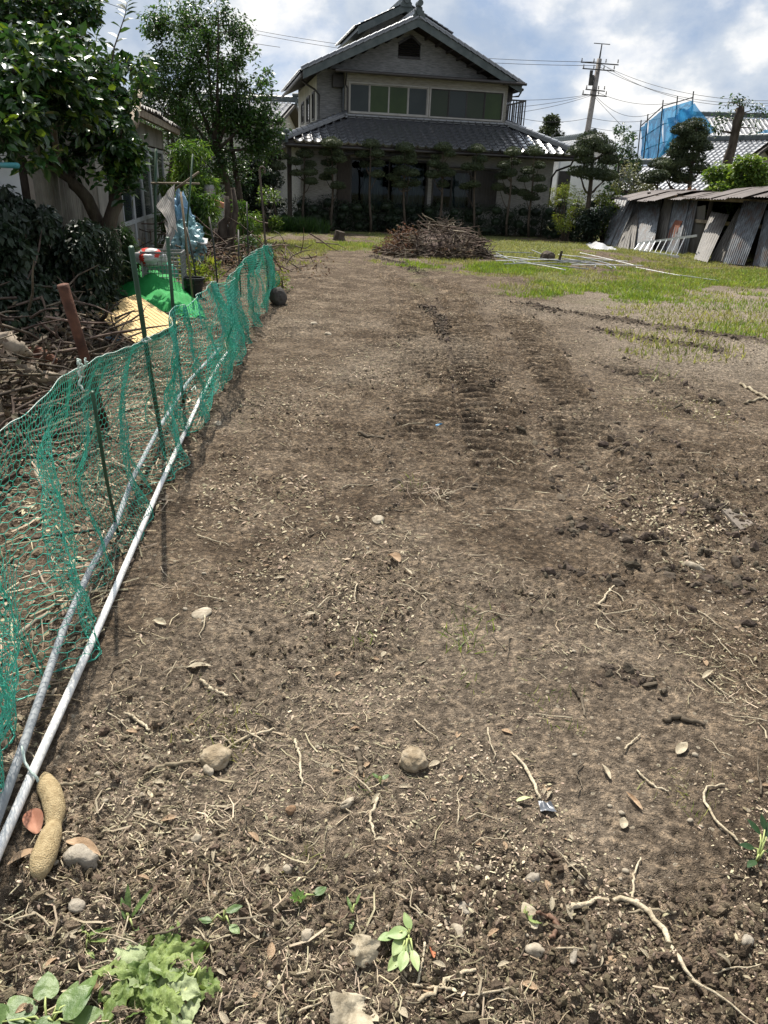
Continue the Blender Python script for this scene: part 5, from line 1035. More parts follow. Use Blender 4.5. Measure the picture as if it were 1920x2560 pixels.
boxes = [(D(130, 150, 8.4), (0.5, 0.5, 0.26), 0.16), (D(20, 330, 6.9), (0.36, 0.5, 0.28), 0.14), (D(60, 120, 8.0), (0.45, 0.5, 0.22), 0.12), (D(240, 200, Yc), (0.75, 0.8, 0.42), 0.24), (D(120, 235, 8.0), (0.55, 0.6, 0.38), 0.26), (D(285, 340, Yc - .3), (0.36, 0.6, 0.42), 0.20), (D(200, 330, Yc - .2), (0.6, 0.7, 0.40), 0.2), (D(25, 240, 7.2), (0.42, 0.6, 0.36), 0.2), (D(310, 420, Yc - .4), (0.25, 0.4, 0.3), 0.1), (D(60, 170, 7.4), (0.4, 0.5, 0.24), 0.12)]
tree('citrus_tree', 'dark glossy leafed tree with leaning trunk in front of the old shed', cb, trk, clumpfill(120, boxes, 0.09, 0.19), 44, 0.115, M_LEAF_DK, tv=OVAL_V, tf=OVAL_F, tr=0.1, shell=0.05)
sp = thing('leafy_shoot', D(280, 150, Yc), 'thin leafy shoot rising above the citrus crown against the sky', 'branch')
pa = [D(268, 230, Yc), D(285, 120, Yc), D(312, 40, Yc), D(318, 5, Yc)]; MB().tube(pa, [0.012, 0.009, 0.006, 0.003], 5).build('stem', M_BARK, sp)
P_ = np.array([np.array(pa[i]) + (np.array(pa[i + 1]) - np.array(pa[i])) * f for i in range(1, 3) for f in np.linspace(0, 0.95, 7)]); MB().arr(*scatter(OVAL_V, OVAL_F, P_, eul(np.where(np.arange(14) % 2, -1.2, 1.2), np.full(14, 0.5), RNG.normal(0, .4, 14)), np.full(14, 0.15))).build('leaves', M_LEAF_MID, sp)
b0 = D(60, 640, 13.5); b0[2] = 0
tree('dark_tree', 'dark dense tree rising out of frame in the upper left corner', b0, [([b0, D(60, 350, 13.5), D(70, 150, 13.5), D(90, 20, 13.5)], 0.14, 0.05)], clumpfill(60, [(D(70, 40, 13.5), (1.0, 1.0, 0.75), 1.0), (D(30, 120, 13.2), (0.6, .8, .6), .4), (D(150, 130, 13.8), (0.5, .6, .3), .25)], 0.16, 0.30), 75, 0.12, M_LEAF_DK, tv=OVAL_V, tf=OVAL_F)
stake('antenna_pole', D(185, 300, 16), D(176, -30, 16), 0.02, M_DPOLE, 'thin dark mast behind the trees at the upper left')
# undergrowth along the shed
for i, (px, pt_, Y, rx, lab) in enumerate([(45, 470, 7.6, 0.45, 'leafy shrub under the leaning citrus limb at the left edge'), (150, 520, 7.9, 0.45, 'dark shrub with drooping leaves left of the citrus trunk'), (225, 570, 8.3, 0.30, 'drooping leafy growth just left of the citrus trunk'), (298, 560, 10.3, 0.15, 'hanging fringe of slim leaves on the citrus trunk'), (-20, 540, 6.3, 0.5, 'dark leafy shrub cut off by the left edge')]):
    shrub(lab, px, pt_, Y, rx, M_HEDGE if i != 3 else M_LEAF_MID, 230, 0.078, tv=SLIM_V if i in (2, 3) else OVAL_V, tf=LEAF_F if i in (2, 3) else OVAL_F, n=26, droop=0.9, z0=0.1)
# brush heap and old roots behind the near net
hp = thing('brush_heap', (-2.6, 5.2, 0), 'dark heap of cut branches and roots under the trees behind the net', 'brush')
mb = MB(); 
for _ in range(560):
    y = RNG.uniform(3.2, 6.9); x = fence_x(y) - 0.75 - abs(RNG.normal(0, 0.75)) - 0.10 * (y - 3.4); top = 0.75 * np.clip((fence_x(y) - x - 0.5) * 0.9, 0.1, 1); a = np.array([x, y, RNG.uniform(0.05, max(0.12, top))]); d = RNG.normal(0, 0.3, 3) * (1, 1.1, 0.5); mb.tube(wobble(a, a + d, 4, 0.10), [0.012, 0.010, 0.008, 0.003], 4, False)
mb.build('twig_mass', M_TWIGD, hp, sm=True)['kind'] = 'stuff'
cl = []
for _ in range(110):
    y = RNG.uniform(3.4, 7.0); x = fence_x(y) - 0.9 - abs(RNG.normal(0, 0.8)) - 0.10 * (y - 3.4); cl.append((np.array([x, y, RNG.uniform(0.08, 0.5)]), 0.2))
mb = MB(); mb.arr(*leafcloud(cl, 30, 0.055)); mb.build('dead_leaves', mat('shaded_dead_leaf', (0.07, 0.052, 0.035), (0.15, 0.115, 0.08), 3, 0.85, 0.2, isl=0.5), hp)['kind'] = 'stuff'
def log(label, px, rad, m=M_GREYWOOD, name='fallen_branch', group='old branches and roots behind the net', n=9, z=None):
    """px: (x, y, height above the soil)"""
    P = np.array([G(x, y, h) for x, y, h in px]); k = 14; tt = np.linspace(0, 1, k); ts = np.linspace(0, 1, len(P)); Pi = np.stack([np.interp(tt, ts, P[:, i]) for i in range(3)], 1); r = np.interp(tt, np.linspace(0, 1, len(rad)), rad); Pi[1:-1] += RNG.normal(0, 0.12, (k - 2, 3)) * r[1:-1, None]
    mb = MB(); mb.tube(Pi, r * RNG.uniform(0.88, 1.15, k), n); return tag(mb.build(name, m, None, sm=True), label, 'branch', group)
log('thick pale root with a bark stripped knuckle at the left edge', [(-30, 850, 0.55), (20, 852, 0.55), (45, 875, 0.50), (75, 885, 0.40)], [0.05, 0.06, 0.05, 0.02])
log('long grey root curving down to the net below the sawn stump', [(20, 905, 0.42), (60, 915, 0.40), (95, 940, 0.34), (140, 945, 0.30), (185, 952, 0.28)], [0.035, 0.04, 0.045, 0.035, 0.02])
log('fat dark log lying behind the top of the near net', [(80, 965, 0.22), (140, 955, 0.24), (190, 950, 0.24), (225, 940, 0.22)], [0.05, 0.08, 0.07, 0.05], M_BARK)
log('straight dark branch slanting through the brush heap', [(10, 745, 0.6), (60, 765, 0.52), (110, 790, 0.45), (185, 855, 0.3)], [0.02, 0.025, 0.028, 0.03], M_BARK)
log('pale branch slanting toward the foot of the rusty post', [(20, 765, 0.5), (75, 800, 0.42), (140, 820, 0.34), (188, 858, 0.28)], [0.02, 0.028, 0.03, 0.016])
log('forked bare branch propped in front of the slatted panel', [(235, 850, 0.14), (250, 805, 0.35), (264, 790, 0.45), (268, 760, 0.6)], [0.028, 0.022, 0.018, 0.008], M_BARK)
log('thin bent branch lying on the slatted panel', [(262, 790, 0.42), (285, 765, 0.5), (305, 752, 0.55)], [0.01, 0.008, 0.004], M_BARK)
log('broken log end with pale wood below the slatted panel', [(235, 860, 0.12), (290, 858, 0.14), (322, 866, 0.12)], [0.03, 0.045, 0.03])
log('crooked pale stick lying flat behind the near net', [(60, 1100, 0.10), (85, 1160, 0.06), (105, 1215, 0.05), (125, 1240, 0.04)], [0.014, 0.017, 0.015, 0.006])
log('forked pale stick behind the net fold', [(130, 1128, 0.08), (175, 1150, 0.06), (240, 1128, 0.08)], [0.010, 0.014, 0.007])
log('long dark stick lying low behind the near net', [(60, 1350, 0.05), (160, 1335, 0.05), (260, 1322, 0.05)], [0.006, 0.009, 0.006], M_BARK)
log('short grey stick close to the near hem of the net', [(40, 1590, 0.04), (85, 1555, 0.04), (125, 1530, 0.03)], [0.008, 0.009, 0.006])
st = thing('sawn_stump', G(8, 1060), 'sawn old stump with frayed bark at the left edge', 'stump'); c = G(0, 1120); mb = MB()
rr_ = [0.085, 0.075, 0.07, 0.072]; mb.tube([(c[0] - .02, c[1], -0.02), (c[0] - .02, c[1], 0.2), (c[0] - .02, c[1], 0.42), (c[0] - .02, c[1] + .02, 0.60)], rr_, 12); mb.build('stump_body', M_GREYWOOD, st, sm=False)
mb = MB()
for _ in range(26): a = np.array([c[0] + RNG.normal(0, .07), c[1] + RNG.normal(0, .07), RNG.uniform(0.1, 0.5)]); mb.tube(wobble(a, a + RNG.normal(0, .12, 3) * (1, 1, 1.4), 4, 0.1), 0.003, 3, False)
mb.build('bark_fibres', M_TWIG, st)['kind'] = 'stuff'
bx, bf = rock((0.12, 0.09, 0.08), 31, ICO2, 0.5); tag(MB().arr(bx + G(100, 895, 0.33), bf).build('bark_chunk', mat('red_bark', (0.10, 0.045, 0.03), (0.17, 0.08, 0.05), 8, 0.9, 0.2, .6, 25)), 'reddish chunk of bark on top of the dark log', 'bark')
rg = thing('striped_rag', G(280, 850, 0.1), 'small blue and white striped rag beside the slatted panel', 'rag'); cloth('rag_cloth', [G(262, 842, .2), G(300, 838, .24), G(306, 852, .18), G(268, 855, .16)], 10, 8, 0.03, M_BLUE, seed=21, parent=rg)

# ================================================================== corrugated lean-to on the right
SA, SB = G(1540, 612), G(1925, 672)         # foot of the front; the front recedes to the left
sd_ = (SB - SA) / np.linalg.norm(SB - SA); sn = np.array([sd_[1], -sd_[0], 0.0])
if sn[1] > 0: sn = -sn                       # towards the camera
SW = SA - sn * 0.75                          # front plane of the frame, behind the leaning sheets
def sp_(t, back=0.0, z=0.0): return SW + sd_ * t - sn * back + np.array([0, 0, z])
M_SHEET = mat('grey_corrugated', (0.085, 0.058, 0.045), (0.18, 0.19, 0.20), 2.8, 0.55, 0.4, 0.15, 14, lo=0.34, hi=0.66, stretch=(2.2, 2.2, 0.4), c3=(0.100, 0.108, 0.116), detail=9)
M_SHEET2 = mat('brown_grey_corrugated', (0.078, 0.07, 0.06), (0.16, 0.145, 0.125), 2.6, 0.6, 0.4, 0.12, 12, lo=0.32, hi=0.68, stretch=(1, 1, .5))
M_RUSTROOF = mat('rusty_roof', (0.050, 0.036, 0.030), (0.125, 0.10, 0.088), 2.2, 0.6, 0.4, lo=0.3, hi=0.7)
cs = thing('corrugated_shed', SW, 'low tumbledown shed with a rusty corrugated roof and leaning metal sheets', 'shed')
LEN = 11.0
for i, t in enumerate(np.linspace(0.1, LEN, 8)):
    MB().beam(sp_(t, 0.1), sp_(t, 0.1, 1.62), 0.09, 0.09, (0, 1, 0)).build('post', M_DARKWOOD, cs)
for z in (0.9, 1.50): MB().beam(sp_(-0.4, 0.04, z), sp_(LEN, 0.04, z), 0.06, 0.09).build('rail', M_GREYWOOD, cs)
MB().beam(sp_(-0.3, 2.6, 0.85), sp_(LEN, 2.6, 0.85), 0.05, 1.7).build('rear_wall', M_DARKWOOD, cs)
MB().beam(sp_(-0.3, 0.2, 0.75), sp_(-0.3, 2.6, 0.75), 0.05, 1.5).build('end_wall', M_DARKWOOD, cs)
def zfront(t): return float(np.interp(t, [-0.7, 1.0, 2.6, 3.6, 5.2, LEN], [1.46, 1.44, 1.46, 1.58, 1.64, 1.66])); 
for i, t in enumerate(np.arange(-0.75, LEN, 0.62)):
    over = [0.75, 0.78, 0.62, 0.76, 0.30, 0.22, 0.28, 0.72, 0.75, 0.74, 0.5, .6, .7][i % 13]; t1 = t + 0.66; n = 22; tt = np.linspace(t, t1, n); row = []
    for w in np.linspace(0, 1, 7):
        bk = -over + (over + 2.9) * w; zz = [zfront(a) - 0.10 * over + 0.34 * min(1, (bk + over) / 1.5) - 0.2 * max(0, (bk - 1.0)) + 0.012 * math.cos((a - t) * 2 * math.pi / 0.11) + (0.02 if i % 2 else 0) - 0.03 * math.sin(w * 5 + i) * (1 - w) for a in tt]
        row.append([sp_(a, bk, z) for a, z in zip(tt, zz)])
    Vv = np.array(row); MB().grid(Vv).grid((Vv - (0, 0, 0.006))[:, ::-1]).build('roof_sheet', M_RUSTROOF, cs, sm=True)
def lean(label, bl, br, tr, tl, m=M_SHEET, waves=9, amp=0.014, name='corrugated_sheet', group='metal sheets leaning on the low shed', thick=0.004, off=0.0):
    """corner pixels in the enlargement of (1500..1920, 420..700); feet on the soil, heads on the frame"""
    cv = lambda p: (1500 + p[0] / 3.95, 420 + p[1] / 3.95)
    a, b = G(*cv(bl)), G(*cv(br)); c, d = [PL(*cv(p), SW - sn * off, sn) for p in (tr, tl)]
    n = waves * 6; u = np.linspace(0, 1, n); rows = []
    nn = np.cross(b - a, d - a); nn /= np.linalg.norm(nn); nn = nn if nn @ sn > 0 else -nn
    sag = RNG.normal(0, 0.012)
    for w in np.linspace(0, 1, 7): rows.append([(a + (b - a) * k) * (1 - w) + (d + (c - d) * k) * w + nn * (amp * math.cos(k * waves * 2 * math.pi) + sag * math.sin(w * 3.14) + 0.02 * math.sin(k * 3 + w * 2)) for k in u])
    Vv = np.array(rows); mb = MB(); mb.grid(Vv); mb.grid((Vv - nn * thick)[:, ::-1]); o = mb.build(name, m, None, sm=True); return tag(o, label, 'metal sheet', group)
lean('leftmost grey corrugated sheet leaning on the low shed', (40, 752), (165, 785), (385, 285), (165, 270), off=-0.06)
lean('dark narrow sheet wedged behind the leftmost leaning sheet', (160, 795), (335, 812), (405, 300), (335, 395), M_SHEET2, 6, off=0.05)
lean('broad grey sheet behind the short white frame', (330, 800), (520, 830), (612, 300), (400, 282), waves=11)
lean('grey sheet with a brown stained top right of the broad grey one', (505, 800), (640, 830), (722, 305), (650, 300), M_SHEET2, 6, off=0.05)
lean('pale grey sheet behind the red brown board', (590, 820), (765, 850), (890, 302), (735, 305), waves=8, off=0.1)
lean('slim grey sheet just right of the red brown board', (745, 850), (860, 850), (968, 305), (880, 300), waves=5, off=0.15)
lean('short grey sheet with level creases right of the ladder end', (845, 850), (1000, 850), (1042, 370), (885, 395), M_SHEET2, 3, 0.008, off=0.1)
lean('brown grey sheet slanting strongly right of the ladder', (930, 905), (1065, 935), (1275, 455), (1110, 435), M_SHEET2, 7, off=-0.1)
lean('narrow tan sheet slanting beside the widest sheet', (1080, 915), (1230, 930), (1412, 405), (1372, 395), M_SHEET2, 5, off=0.1)
lean('widest bright grey sheet at the right of the low shed', (1210, 945), (1425, 965), (1655, 338), (1422, 325), waves=11, off=-0.12)
lean('rightmost grey sheet cut by the picture edge', (1510, 965), (1640, 985), (1830, 430), (1645, 418), waves=9, off=-0.05)
lean('second rightmost sheet behind the picture edge', (1640, 990), (1800, 1000), (1960, 440), (1800, 420), waves=9, off=-0.05)
cv8 = lambda x, y: (1500 + x / 3.95, 420 + y / 3.95)
q = [PL(*cv8(x, y), SW + sn * o, sn) for x, y, o in ((640, 695, 0.46), (722, 705, 0.46), (815, 522, 0.22), (745, 514, 0.22))]; nn = np.cross(q[1] - q[0], q[3] - q[0]); nn /= np.linalg.norm(nn)
MB_ = MB(); MB_.prism(q, -nn * 0.02); tag(MB_.build('red_board', mat('red_brown_board', (0.16, 0.055, 0.03), (0.22, 0.085, 0.05), 5, 0.7)), 'small red brown board leaning among the grey sheets', 'board')
for i, (x0, y0, x1, y1) in enumerate([(110, 770, 330, 300), (170, 785, 390, 320), (360, 620, 600, 380), (300, 800, 360, 420)]):
    a, b = G(*cv8(x0, y0 + 12)), PL(*cv8(x1, y1), SW + sn * 0.12, sn); MB().tube([a, (a + b) / 2 + RNG.normal(0, .02, 3), b], 0.016, 6).build('x', None) if False else None
    mb = MB(); mb.tube([a + sn * 0.05, (a + b) / 2 + sn * 0.08, b + sn * 0.06], 0.016, 6); tag(mb.build('leaning_pole', M_DPOLE, None, sm=True), ['dark pole slanting across the leftmost metal sheet', 'second dark pole crossing the left metal sheets', 'thin dark pole slanting across the broad grey sheet', 'steep dark pole between the left metal sheets'][i], 'pole', 'poles leaning on the low shed')
# ladder lying on its side
M_LAD = mat('bright_aluminium', (0.55, 0.56, 0.57), (0.65, 0.66, 0.67), 4, 0.35, 0.5, metal=0.3)
la, lb = G(*cv8(330, 822)), G(*cv8(775, 888)); lc_, ld = PL(*cv8(380, 745), la - sn * 0.22, sn), None
lo0, lo1 = la + (0, 0, 0.03), lb + (0, 0, 0.03); up0 = PL(*cv8(380, 745), la - sn * 0.25, sn); up1 = PL(*cv8(955, 668), lb - sn * 0.3, sn)
lad = thing('ladder', (lo0 + lo1) / 2, 'aluminium ladder lying on its side against the leaning sheets', 'ladder')
MB().beam(lo0, lo1, 0.03, 0.06).build('lower_rail', M_LAD, lad); MB().beam(up0, up1, 0.03, 0.06).build('upper_rail', M_LAD, lad)
for i in range(9):
    k = (i + 0.15) / 8.6; MB().tube([lo0 + (lo1 - lo0) * k, up0 + (up1 - up0) * k * 0.86], 0.014, 6).build('rung', M_LAD, lad)
fr = thing('metal_frame', G(*cv8(285, 808)), 'short white metal frame leaning at the left of the ladder', 'frame')
f0, f1, f2, f3 = G(*cv8(285, 808)), PL(*cv8(395, 632), SW + sn * 0.35, sn), G(*cv8(470, 835)), PL(*cv8(570, 592), SW + sn * 0.35, sn)
for nm, a, b in (('upright', f0, f1), ('upright', f2, f3), ('bar', f0 + (f1 - f0) * 0.8, f2 + (f3 - f2) * 0.58), ('bar', f0 + (f1 - f0) * 0.1, f2 + (f3 - f2) * 0.08)): MB().tube([a + sn * .05, b + sn * .05], 0.014, 6).build(nm, M_LAD, fr)
drape('plastic_sheet', [G(1480, 607, 0.06), G(1505, 612, 0.14), G(1535, 620, 0.06)], [0.2, 0.3, 0.2], M_BAG, 'crumpled white plastic sheet on the grass at the shed corner', 'sheet', 9, 16, 14, 0.08)

# ================================================================== pipe pile, brush pile, small things on the grass
pal = [(1165, 627, 1330, 632), (1170, 630, 1340, 650), (1330, 625, 1400, 655), (1235, 640, 1345, 660), (1240, 652, 1400, 648), (1260, 660, 1420, 655), (1300, 648, 1470, 652), (1395, 636, 1560, 655), (1400, 645, 1570, 668), (1410, 655, 1540, 650), (1430, 662, 1590, 662), (1440, 640, 1585, 672), (1420, 648, 1530, 668), (1290, 655, 1380, 665), (1320, 642, 1480, 664), (1380, 650, 1500, 660), (1590, 668, 1700, 690), (1240, 632, 1300, 660), (1350, 660, 1470, 672), (1450, 632, 1600, 665), (1700, 688, 1800, 702)]
for i, (x0, y0, x1, y1) in enumerate(pal):
    z = 0.04 + 0.14 * RNG.uniform(0, 1) * (1 if i not in (16, 20) else 0); a, b = G(x0, y0, z), G(x1, y1, z * 0.6); k = 10; t = np.linspace(0, 1, k)[:, None]; P_ = a + (b - a) * t
    d = (b - a) / np.linalg.norm(b - a); P_ += np.array([-d[1], d[0], 0]) * (t ** 4) * RNG.uniform(-0.9, 0.3) * (1 if 6 < i < 15 else 0.15); P_[:, 2] = np.maximum(P_[:, 2], 0.03)
    mb = MB(); mb.tube(P_, 0.011, 6); o = mb.build('hoop_pipe', M_PVC if i % 3 == 1 else M_GPIPE, None, sm=True)
    lab = {16: 'single white hoop pipe lying apart right of the pipe pile', 20: 'farthest right white pipe half hidden in the grass'}.get(i, 'thin curved white hoop pipe in the heap of pipes on the grass')
    tag(o, lab, 'pipe', 'hoop pipes on the grass')
for i, (x, y, lab) in enumerate([(1366, 648, 'dark round clod of roots on top of the pipe heap'), (848, 594, 'squat sawn tree stump in the grass before the dark hedge'), (1395, 655, 'short dark stake stump beside the pipe heap')]):
    c = G(x, y + 6); mb = MB()
    if i == 0: v_, f_ = rock((0.16, 0.16, 0.13), 3, ICO2, 0.4); mb.arr(v_ + c + (0, 0, 0.12), f_)
    elif i == 1: mb.tube([c + (0, 0, -0.02), c + (0, 0, 0.1), c + (0.03, 0, 0.24)], [0.20, 0.16, 0.15], 11)
    else: mb.tube([c, c + (0.05, 0, 0.3)], [0.035, 0.03], 7)
    tag(mb.build('clod' if i == 0 else 'tree_stump', M_BARK), lab, 'clod' if i == 0 else 'stump')
pc = (G(985, 640) + G(1215, 615)) / 2; pc = np.array([1.12, 19.3, 0]); bp = thing('brush_pile', pc, 'big heap of cut branches and dry twigs in the middle of the lot', 'brush pile')
def mound(n, rx, ry, h, lo=0.0):
    an = RNG.uniform(0, 6.28, n); r = np.sqrt(RNG.uniform(0, 1, n)); x, y = r * rx * np.cos(an), r * ry * np.sin(an); top = h * (1 - r ** 1.7); return np.stack([x, y, top * RNG.uniform(lo, 1.05, n)], 1)
mb = MB(); P_ = np.vstack([mound(520, 0.85, 0.9, 0.80, 0.35) + pc + (0.1, 0, 0), mound(260, 0.75, 0.8, 0.52, 0.2) + pc + (-0.65, -0.2, 0), mound(160, 0.55, 0.6, 0.60, 0.3) + pc + (0.75, 0.1, 0)])
for p in P_:
    d = RNG.normal(0, 1, 3) * (1, 1, 0.38); d *= RNG.uniform(0.2, 0.5) / np.linalg.norm(d); a, b = p - d, p + d; a[2] = max(a[2], 0.02); b[2] = max(b[2], 0.02); r = RNG.uniform(0.006, 0.016); mb.tube(wobble(a, b, 4, 0.05), [r, r * .9, r * .7, r * .4], 4, False)
mb.build('twig_mass', M_TWIGD, bp, sm=True)['kind'] = 'stuff'
for p in mound(40, 0.8, 0.8, 0.82, 0.85) + pc:
    d = RNG.normal(0, 1, 3) * (1, 0.7, 0.22); d *= RNG.uniform(0.3, 0.55) / np.linalg.norm(d); a, b = p - d, p + d; a[2] = max(a[2], .03); b[2] = max(b[2], .03); r = RNG.uniform(0.010, 0.018); mb = MB(); mb.tube(wobble(a, b, 5, 0.04), np.linspace(r, r * .4, 5), 5); mb.build('branch', M_TWIGD if RNG.uniform() < 0.7 else M_GREYWOOD, bp, sm=True)
mb = MB(); cl = [(p, 0.2) for p in mound(40, 1.1, 1.0, 0.6, 0.3) + pc]; mb.arr(*leafcloud(cl, 40, 0.075)); mb.build('dry_leaves', M_DRYLEAF, bp)['kind'] = 'stuff'
mb = MB(); cl = [(p + pc + (-0.85, -0.1, 0), 0.2) for p in mound(34, 0.65, 0.7, 0.6, 0.2)]; mb.arr(*leafcloud(cl, 70, 0.07)); mb.build('rusty_leaves', mat('rust_leaf', (0.10, 0.055, 0.034), (0.18, 0.105, 0.065), 3, 0.8, isl=0.4, trans=0.2), bp)['kind'] = 'stuff'
mb = MB(); mb.arr(*(lambda r: (r[0] + pc + (0, 0, 0.1), r[1]))(rock((0.75, 0.75, 0.45), 4, ICO3, 0.2))); mb.build('heap_core', M_TWIGD, bp)

# ================================================================== neighbours, utility pole and wires
def prism_house(name, label, origin, rz, w, dp, eave, rise, wm, over=0.5, rm=M_TILE, tiles=True, tile_scale=1.0):
    """gable house, ridge along local y; local x is its width"""
    h = thing(name, origin, label, 'house', 'neighbouring houses', rz); mb = MB(); x0 = w / 2
    mb.prism([(-x0, 0, 0), (x0, 0, 0), (x0, 0, eave), (0, 0, eave + rise * x0 / (x0 + over)), (-x0, 0, eave)], (0, dp, 0)); mb.build('wall', wm, h, world=False)
    e = x0 + over; ez = eave + rise * (x0 / (x0 + over)) - rise; rf = thing('roof', (0, 0, 0), None, None); rf.parent = h; mb = MB()
    for sg in (-1, 1):
        pr = [(0, -over, ez + rise + .02), (sg * e, -over, ez + .02), (sg * e, -over, ez + .16), (0, -over, ez + rise + .16)]; mb.prism(pr if sg > 0 else pr[::-1], (0, dp + 2 * over, 0))
    mb.build('deck', M_DARKWOOD, rf, world=False)
    for sg in (-1, 1):
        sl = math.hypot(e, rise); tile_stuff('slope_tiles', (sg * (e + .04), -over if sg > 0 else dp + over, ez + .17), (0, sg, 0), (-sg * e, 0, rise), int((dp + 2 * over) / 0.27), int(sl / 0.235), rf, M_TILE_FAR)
    mb = MB(); ridge(mb, (0, -over, ez + rise + .22), (0, dp + over, ez + rise + .22), 0.10, 0.3, 0.16); ornament(mb, (0, -over, ez + rise + .2), (0, -1, 0)); mb.build('ridge_tiles', M_TILE_EDGE, rf, world=False)
    return h
# roof with white wall behind the big topiary
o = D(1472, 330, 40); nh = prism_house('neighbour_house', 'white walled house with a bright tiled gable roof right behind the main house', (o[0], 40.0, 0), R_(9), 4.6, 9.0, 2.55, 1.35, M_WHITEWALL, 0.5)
MB().bb(-1.0, 0.2, -0.03, 0.0, 0.5, 2.4).build('door', M_DARKWOOD, nh, world=False)
mb = MB(); a = D(1415, 415, 34); mb.bb(a[0] - 0.25, a[0] + 0.25, 34, 34.2, 0.0, 2.3); tag(mb.build('dark_storage_locker', M_BRONZE), 'dark upright locker between the main house and the white wall', 'locker')
mb = MB(); a, b = D(1400, 400, 35.5), D(1490, 400, 36.5); mb.beam(np.array([a[0], 35.5, 1.35]), np.array([b[0] + 1.0, 36.8, 1.35]), 0.15, 2.7); tag(mb.build('white_wall', M_WHITEWALL), 'plain white plaster wall right of the main house', 'wall')
# bright roof at the far right
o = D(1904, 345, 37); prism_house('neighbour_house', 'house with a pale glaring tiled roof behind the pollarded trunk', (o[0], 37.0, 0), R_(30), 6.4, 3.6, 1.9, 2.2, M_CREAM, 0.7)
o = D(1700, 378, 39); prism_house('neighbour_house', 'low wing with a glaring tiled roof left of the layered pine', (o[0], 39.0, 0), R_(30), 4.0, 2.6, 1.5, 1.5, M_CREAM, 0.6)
# house under scaffold netting
sc = prism_house('neighbour_house', 'large tiled house partly wrapped in blue scaffold netting', (18.2, 52.0, 0), R_(-98), 11.0, 16.0, 3.8, 2.3, M_CREAM, 0.8)
M_BLUENET = bpy.data.materials.new('blue_scaffold_net'); M_BLUENET.use_nodes = True
def bluenet():
    t = M_BLUENET.node_tree; N = t.nodes.new; K = t.links.new; P = t.nodes['Principled BSDF']; P.inputs['Base Color'].default_value = (0.035, 0.17, 0.34, 1); P.inputs['Roughness'].default_value = 0.7
    tl = N('ShaderNodeBsdfTranslucent'); tl.inputs[0].default_value = (0.05, 0.28, 0.50, 1); m1 = N('ShaderNodeMixShader'); m1.inputs[0].default_value = 0.55; tr = N('ShaderNodeBsdfTransparent'); tr.inputs[0].default_value = (0.45, 0.7, 0.95, 1); m2 = N('ShaderNodeMixShader'); m2.inputs[0].default_value = 0.30
    K(P.outputs[0], m1.inputs[1]); K(tl.outputs[0], m1.inputs[2]); K(m1.outputs[0], m2.inputs[1]); K(tr.outputs[0], m2.inputs[2]); K(m2.outputs[0], t.nodes['Material Output'].inputs['Surface'])
bluenet()
sf = thing('scaffold', D(1660, 420, 48), 'scaffold hung with blue netting on the house at right', 'scaffold')
stp = [(1603, 312, 410), (1620, 297, 405), (1658, 262, 400), (1694, 252, 395), (1734, 240, 380)]
Ys = [50.5, 50.0, 49.0, 48.6, 48.2]
for (x, yt, yb), Y in zip(stp, Ys): p, q = D(x, yt - 12, Y), D(x - 3, yb, Y); q[2] = 0; MB().tube([q, p], 0.035, 6).build('standard', M_DPOLE, sf)
for f in (0.02, 0.35, 0.68):
    for i in range(4):
        p = D(stp[i][0], stp[i][1] + (stp[i][2] - stp[i][1]) * f, Ys[i]); q = D(stp[i + 1][0], stp[i + 1][1] + (stp[i + 1][2] - stp[i + 1][1]) * f, Ys[i + 1]); MB().tube([p, q], 0.03, 6).build('ledger', M_DPOLE, sf)
netq = [(1603, 318, 400), (1622, 305, 405), (1658, 272, 400), (1694, 262, 385), (1734, 250, 360)]
for i in range(4):
    a, b = D(netq[i][0], netq[i][1], Ys[i] - .1), D(netq[i + 1][0], netq[i + 1][1], Ys[i + 1] - .1); c, d = D(netq[i + 1][0] - 2, netq[i + 1][2], Ys[i + 1] - .1), D(netq[i][0] - 2, netq[i][2], Ys[i] - .1); cloth('net_panel', [a, b, c, d], 20, 22, 0.22, M_BLUENET, seed=30 + i, fr=4, parent=sf)
a, b, c, d = D(1670, 300, 48.0), D(1736, 258, 47.6), D(1790, 330, 46.5), D(1690, 385, 46.8); cloth('net_panel', [a, b, c, d], 20, 20, 0.3, M_BLUENET, seed=41, fr=4, parent=sf)
a, b, c, d = D(1880, 335, 45), D(1925, 322, 45), D(1925, 352, 44.5), D(1890, 350, 44.5); cloth('net_panel', [a, b, c, d], 12, 12, 0.1, M_BLUENET, seed=44, fr=4, parent=sf)
# building seen left of the main house
o = D(725, 300, 42); lh = prism_house('neighbour_house', 'pale house with a small tiled roof peeping out left of the main house', (-5.6, 41.0, 0), R_(88), 7.0, 8.0, 3.9, 1.0, M_CREAM, 0.5)
mb = MB(); a = D(640, 370, 36); mb.bb(a[0] - 1.2, a[0] + 1.6, 36, 39, 0, 3.25); wbx = mb.build('pale_annex', M_CREAM); tag(wbx, 'pale flat roofed annex behind the trees left of the house', 'building')
MB().bb(-0.2, 0.7, -1.53, -1.502, 2.2, 3.0).build('window', M_GLASS_D, wbx, world=False)
mb = MB(); a = D(480, 440, 27); mb.bb(a[0] - 0.6, a[0] + 2.4, 27, 27.2, 0, 1.75); mb.bb(a[0] - 0.7, a[0] + 2.5, 26.95, 27.25, 1.75, 1.82); tag(mb.build('boundary_wall', M_WHITEWALL), 'stained white boundary wall seen between the tree trunks at left', 'wall')

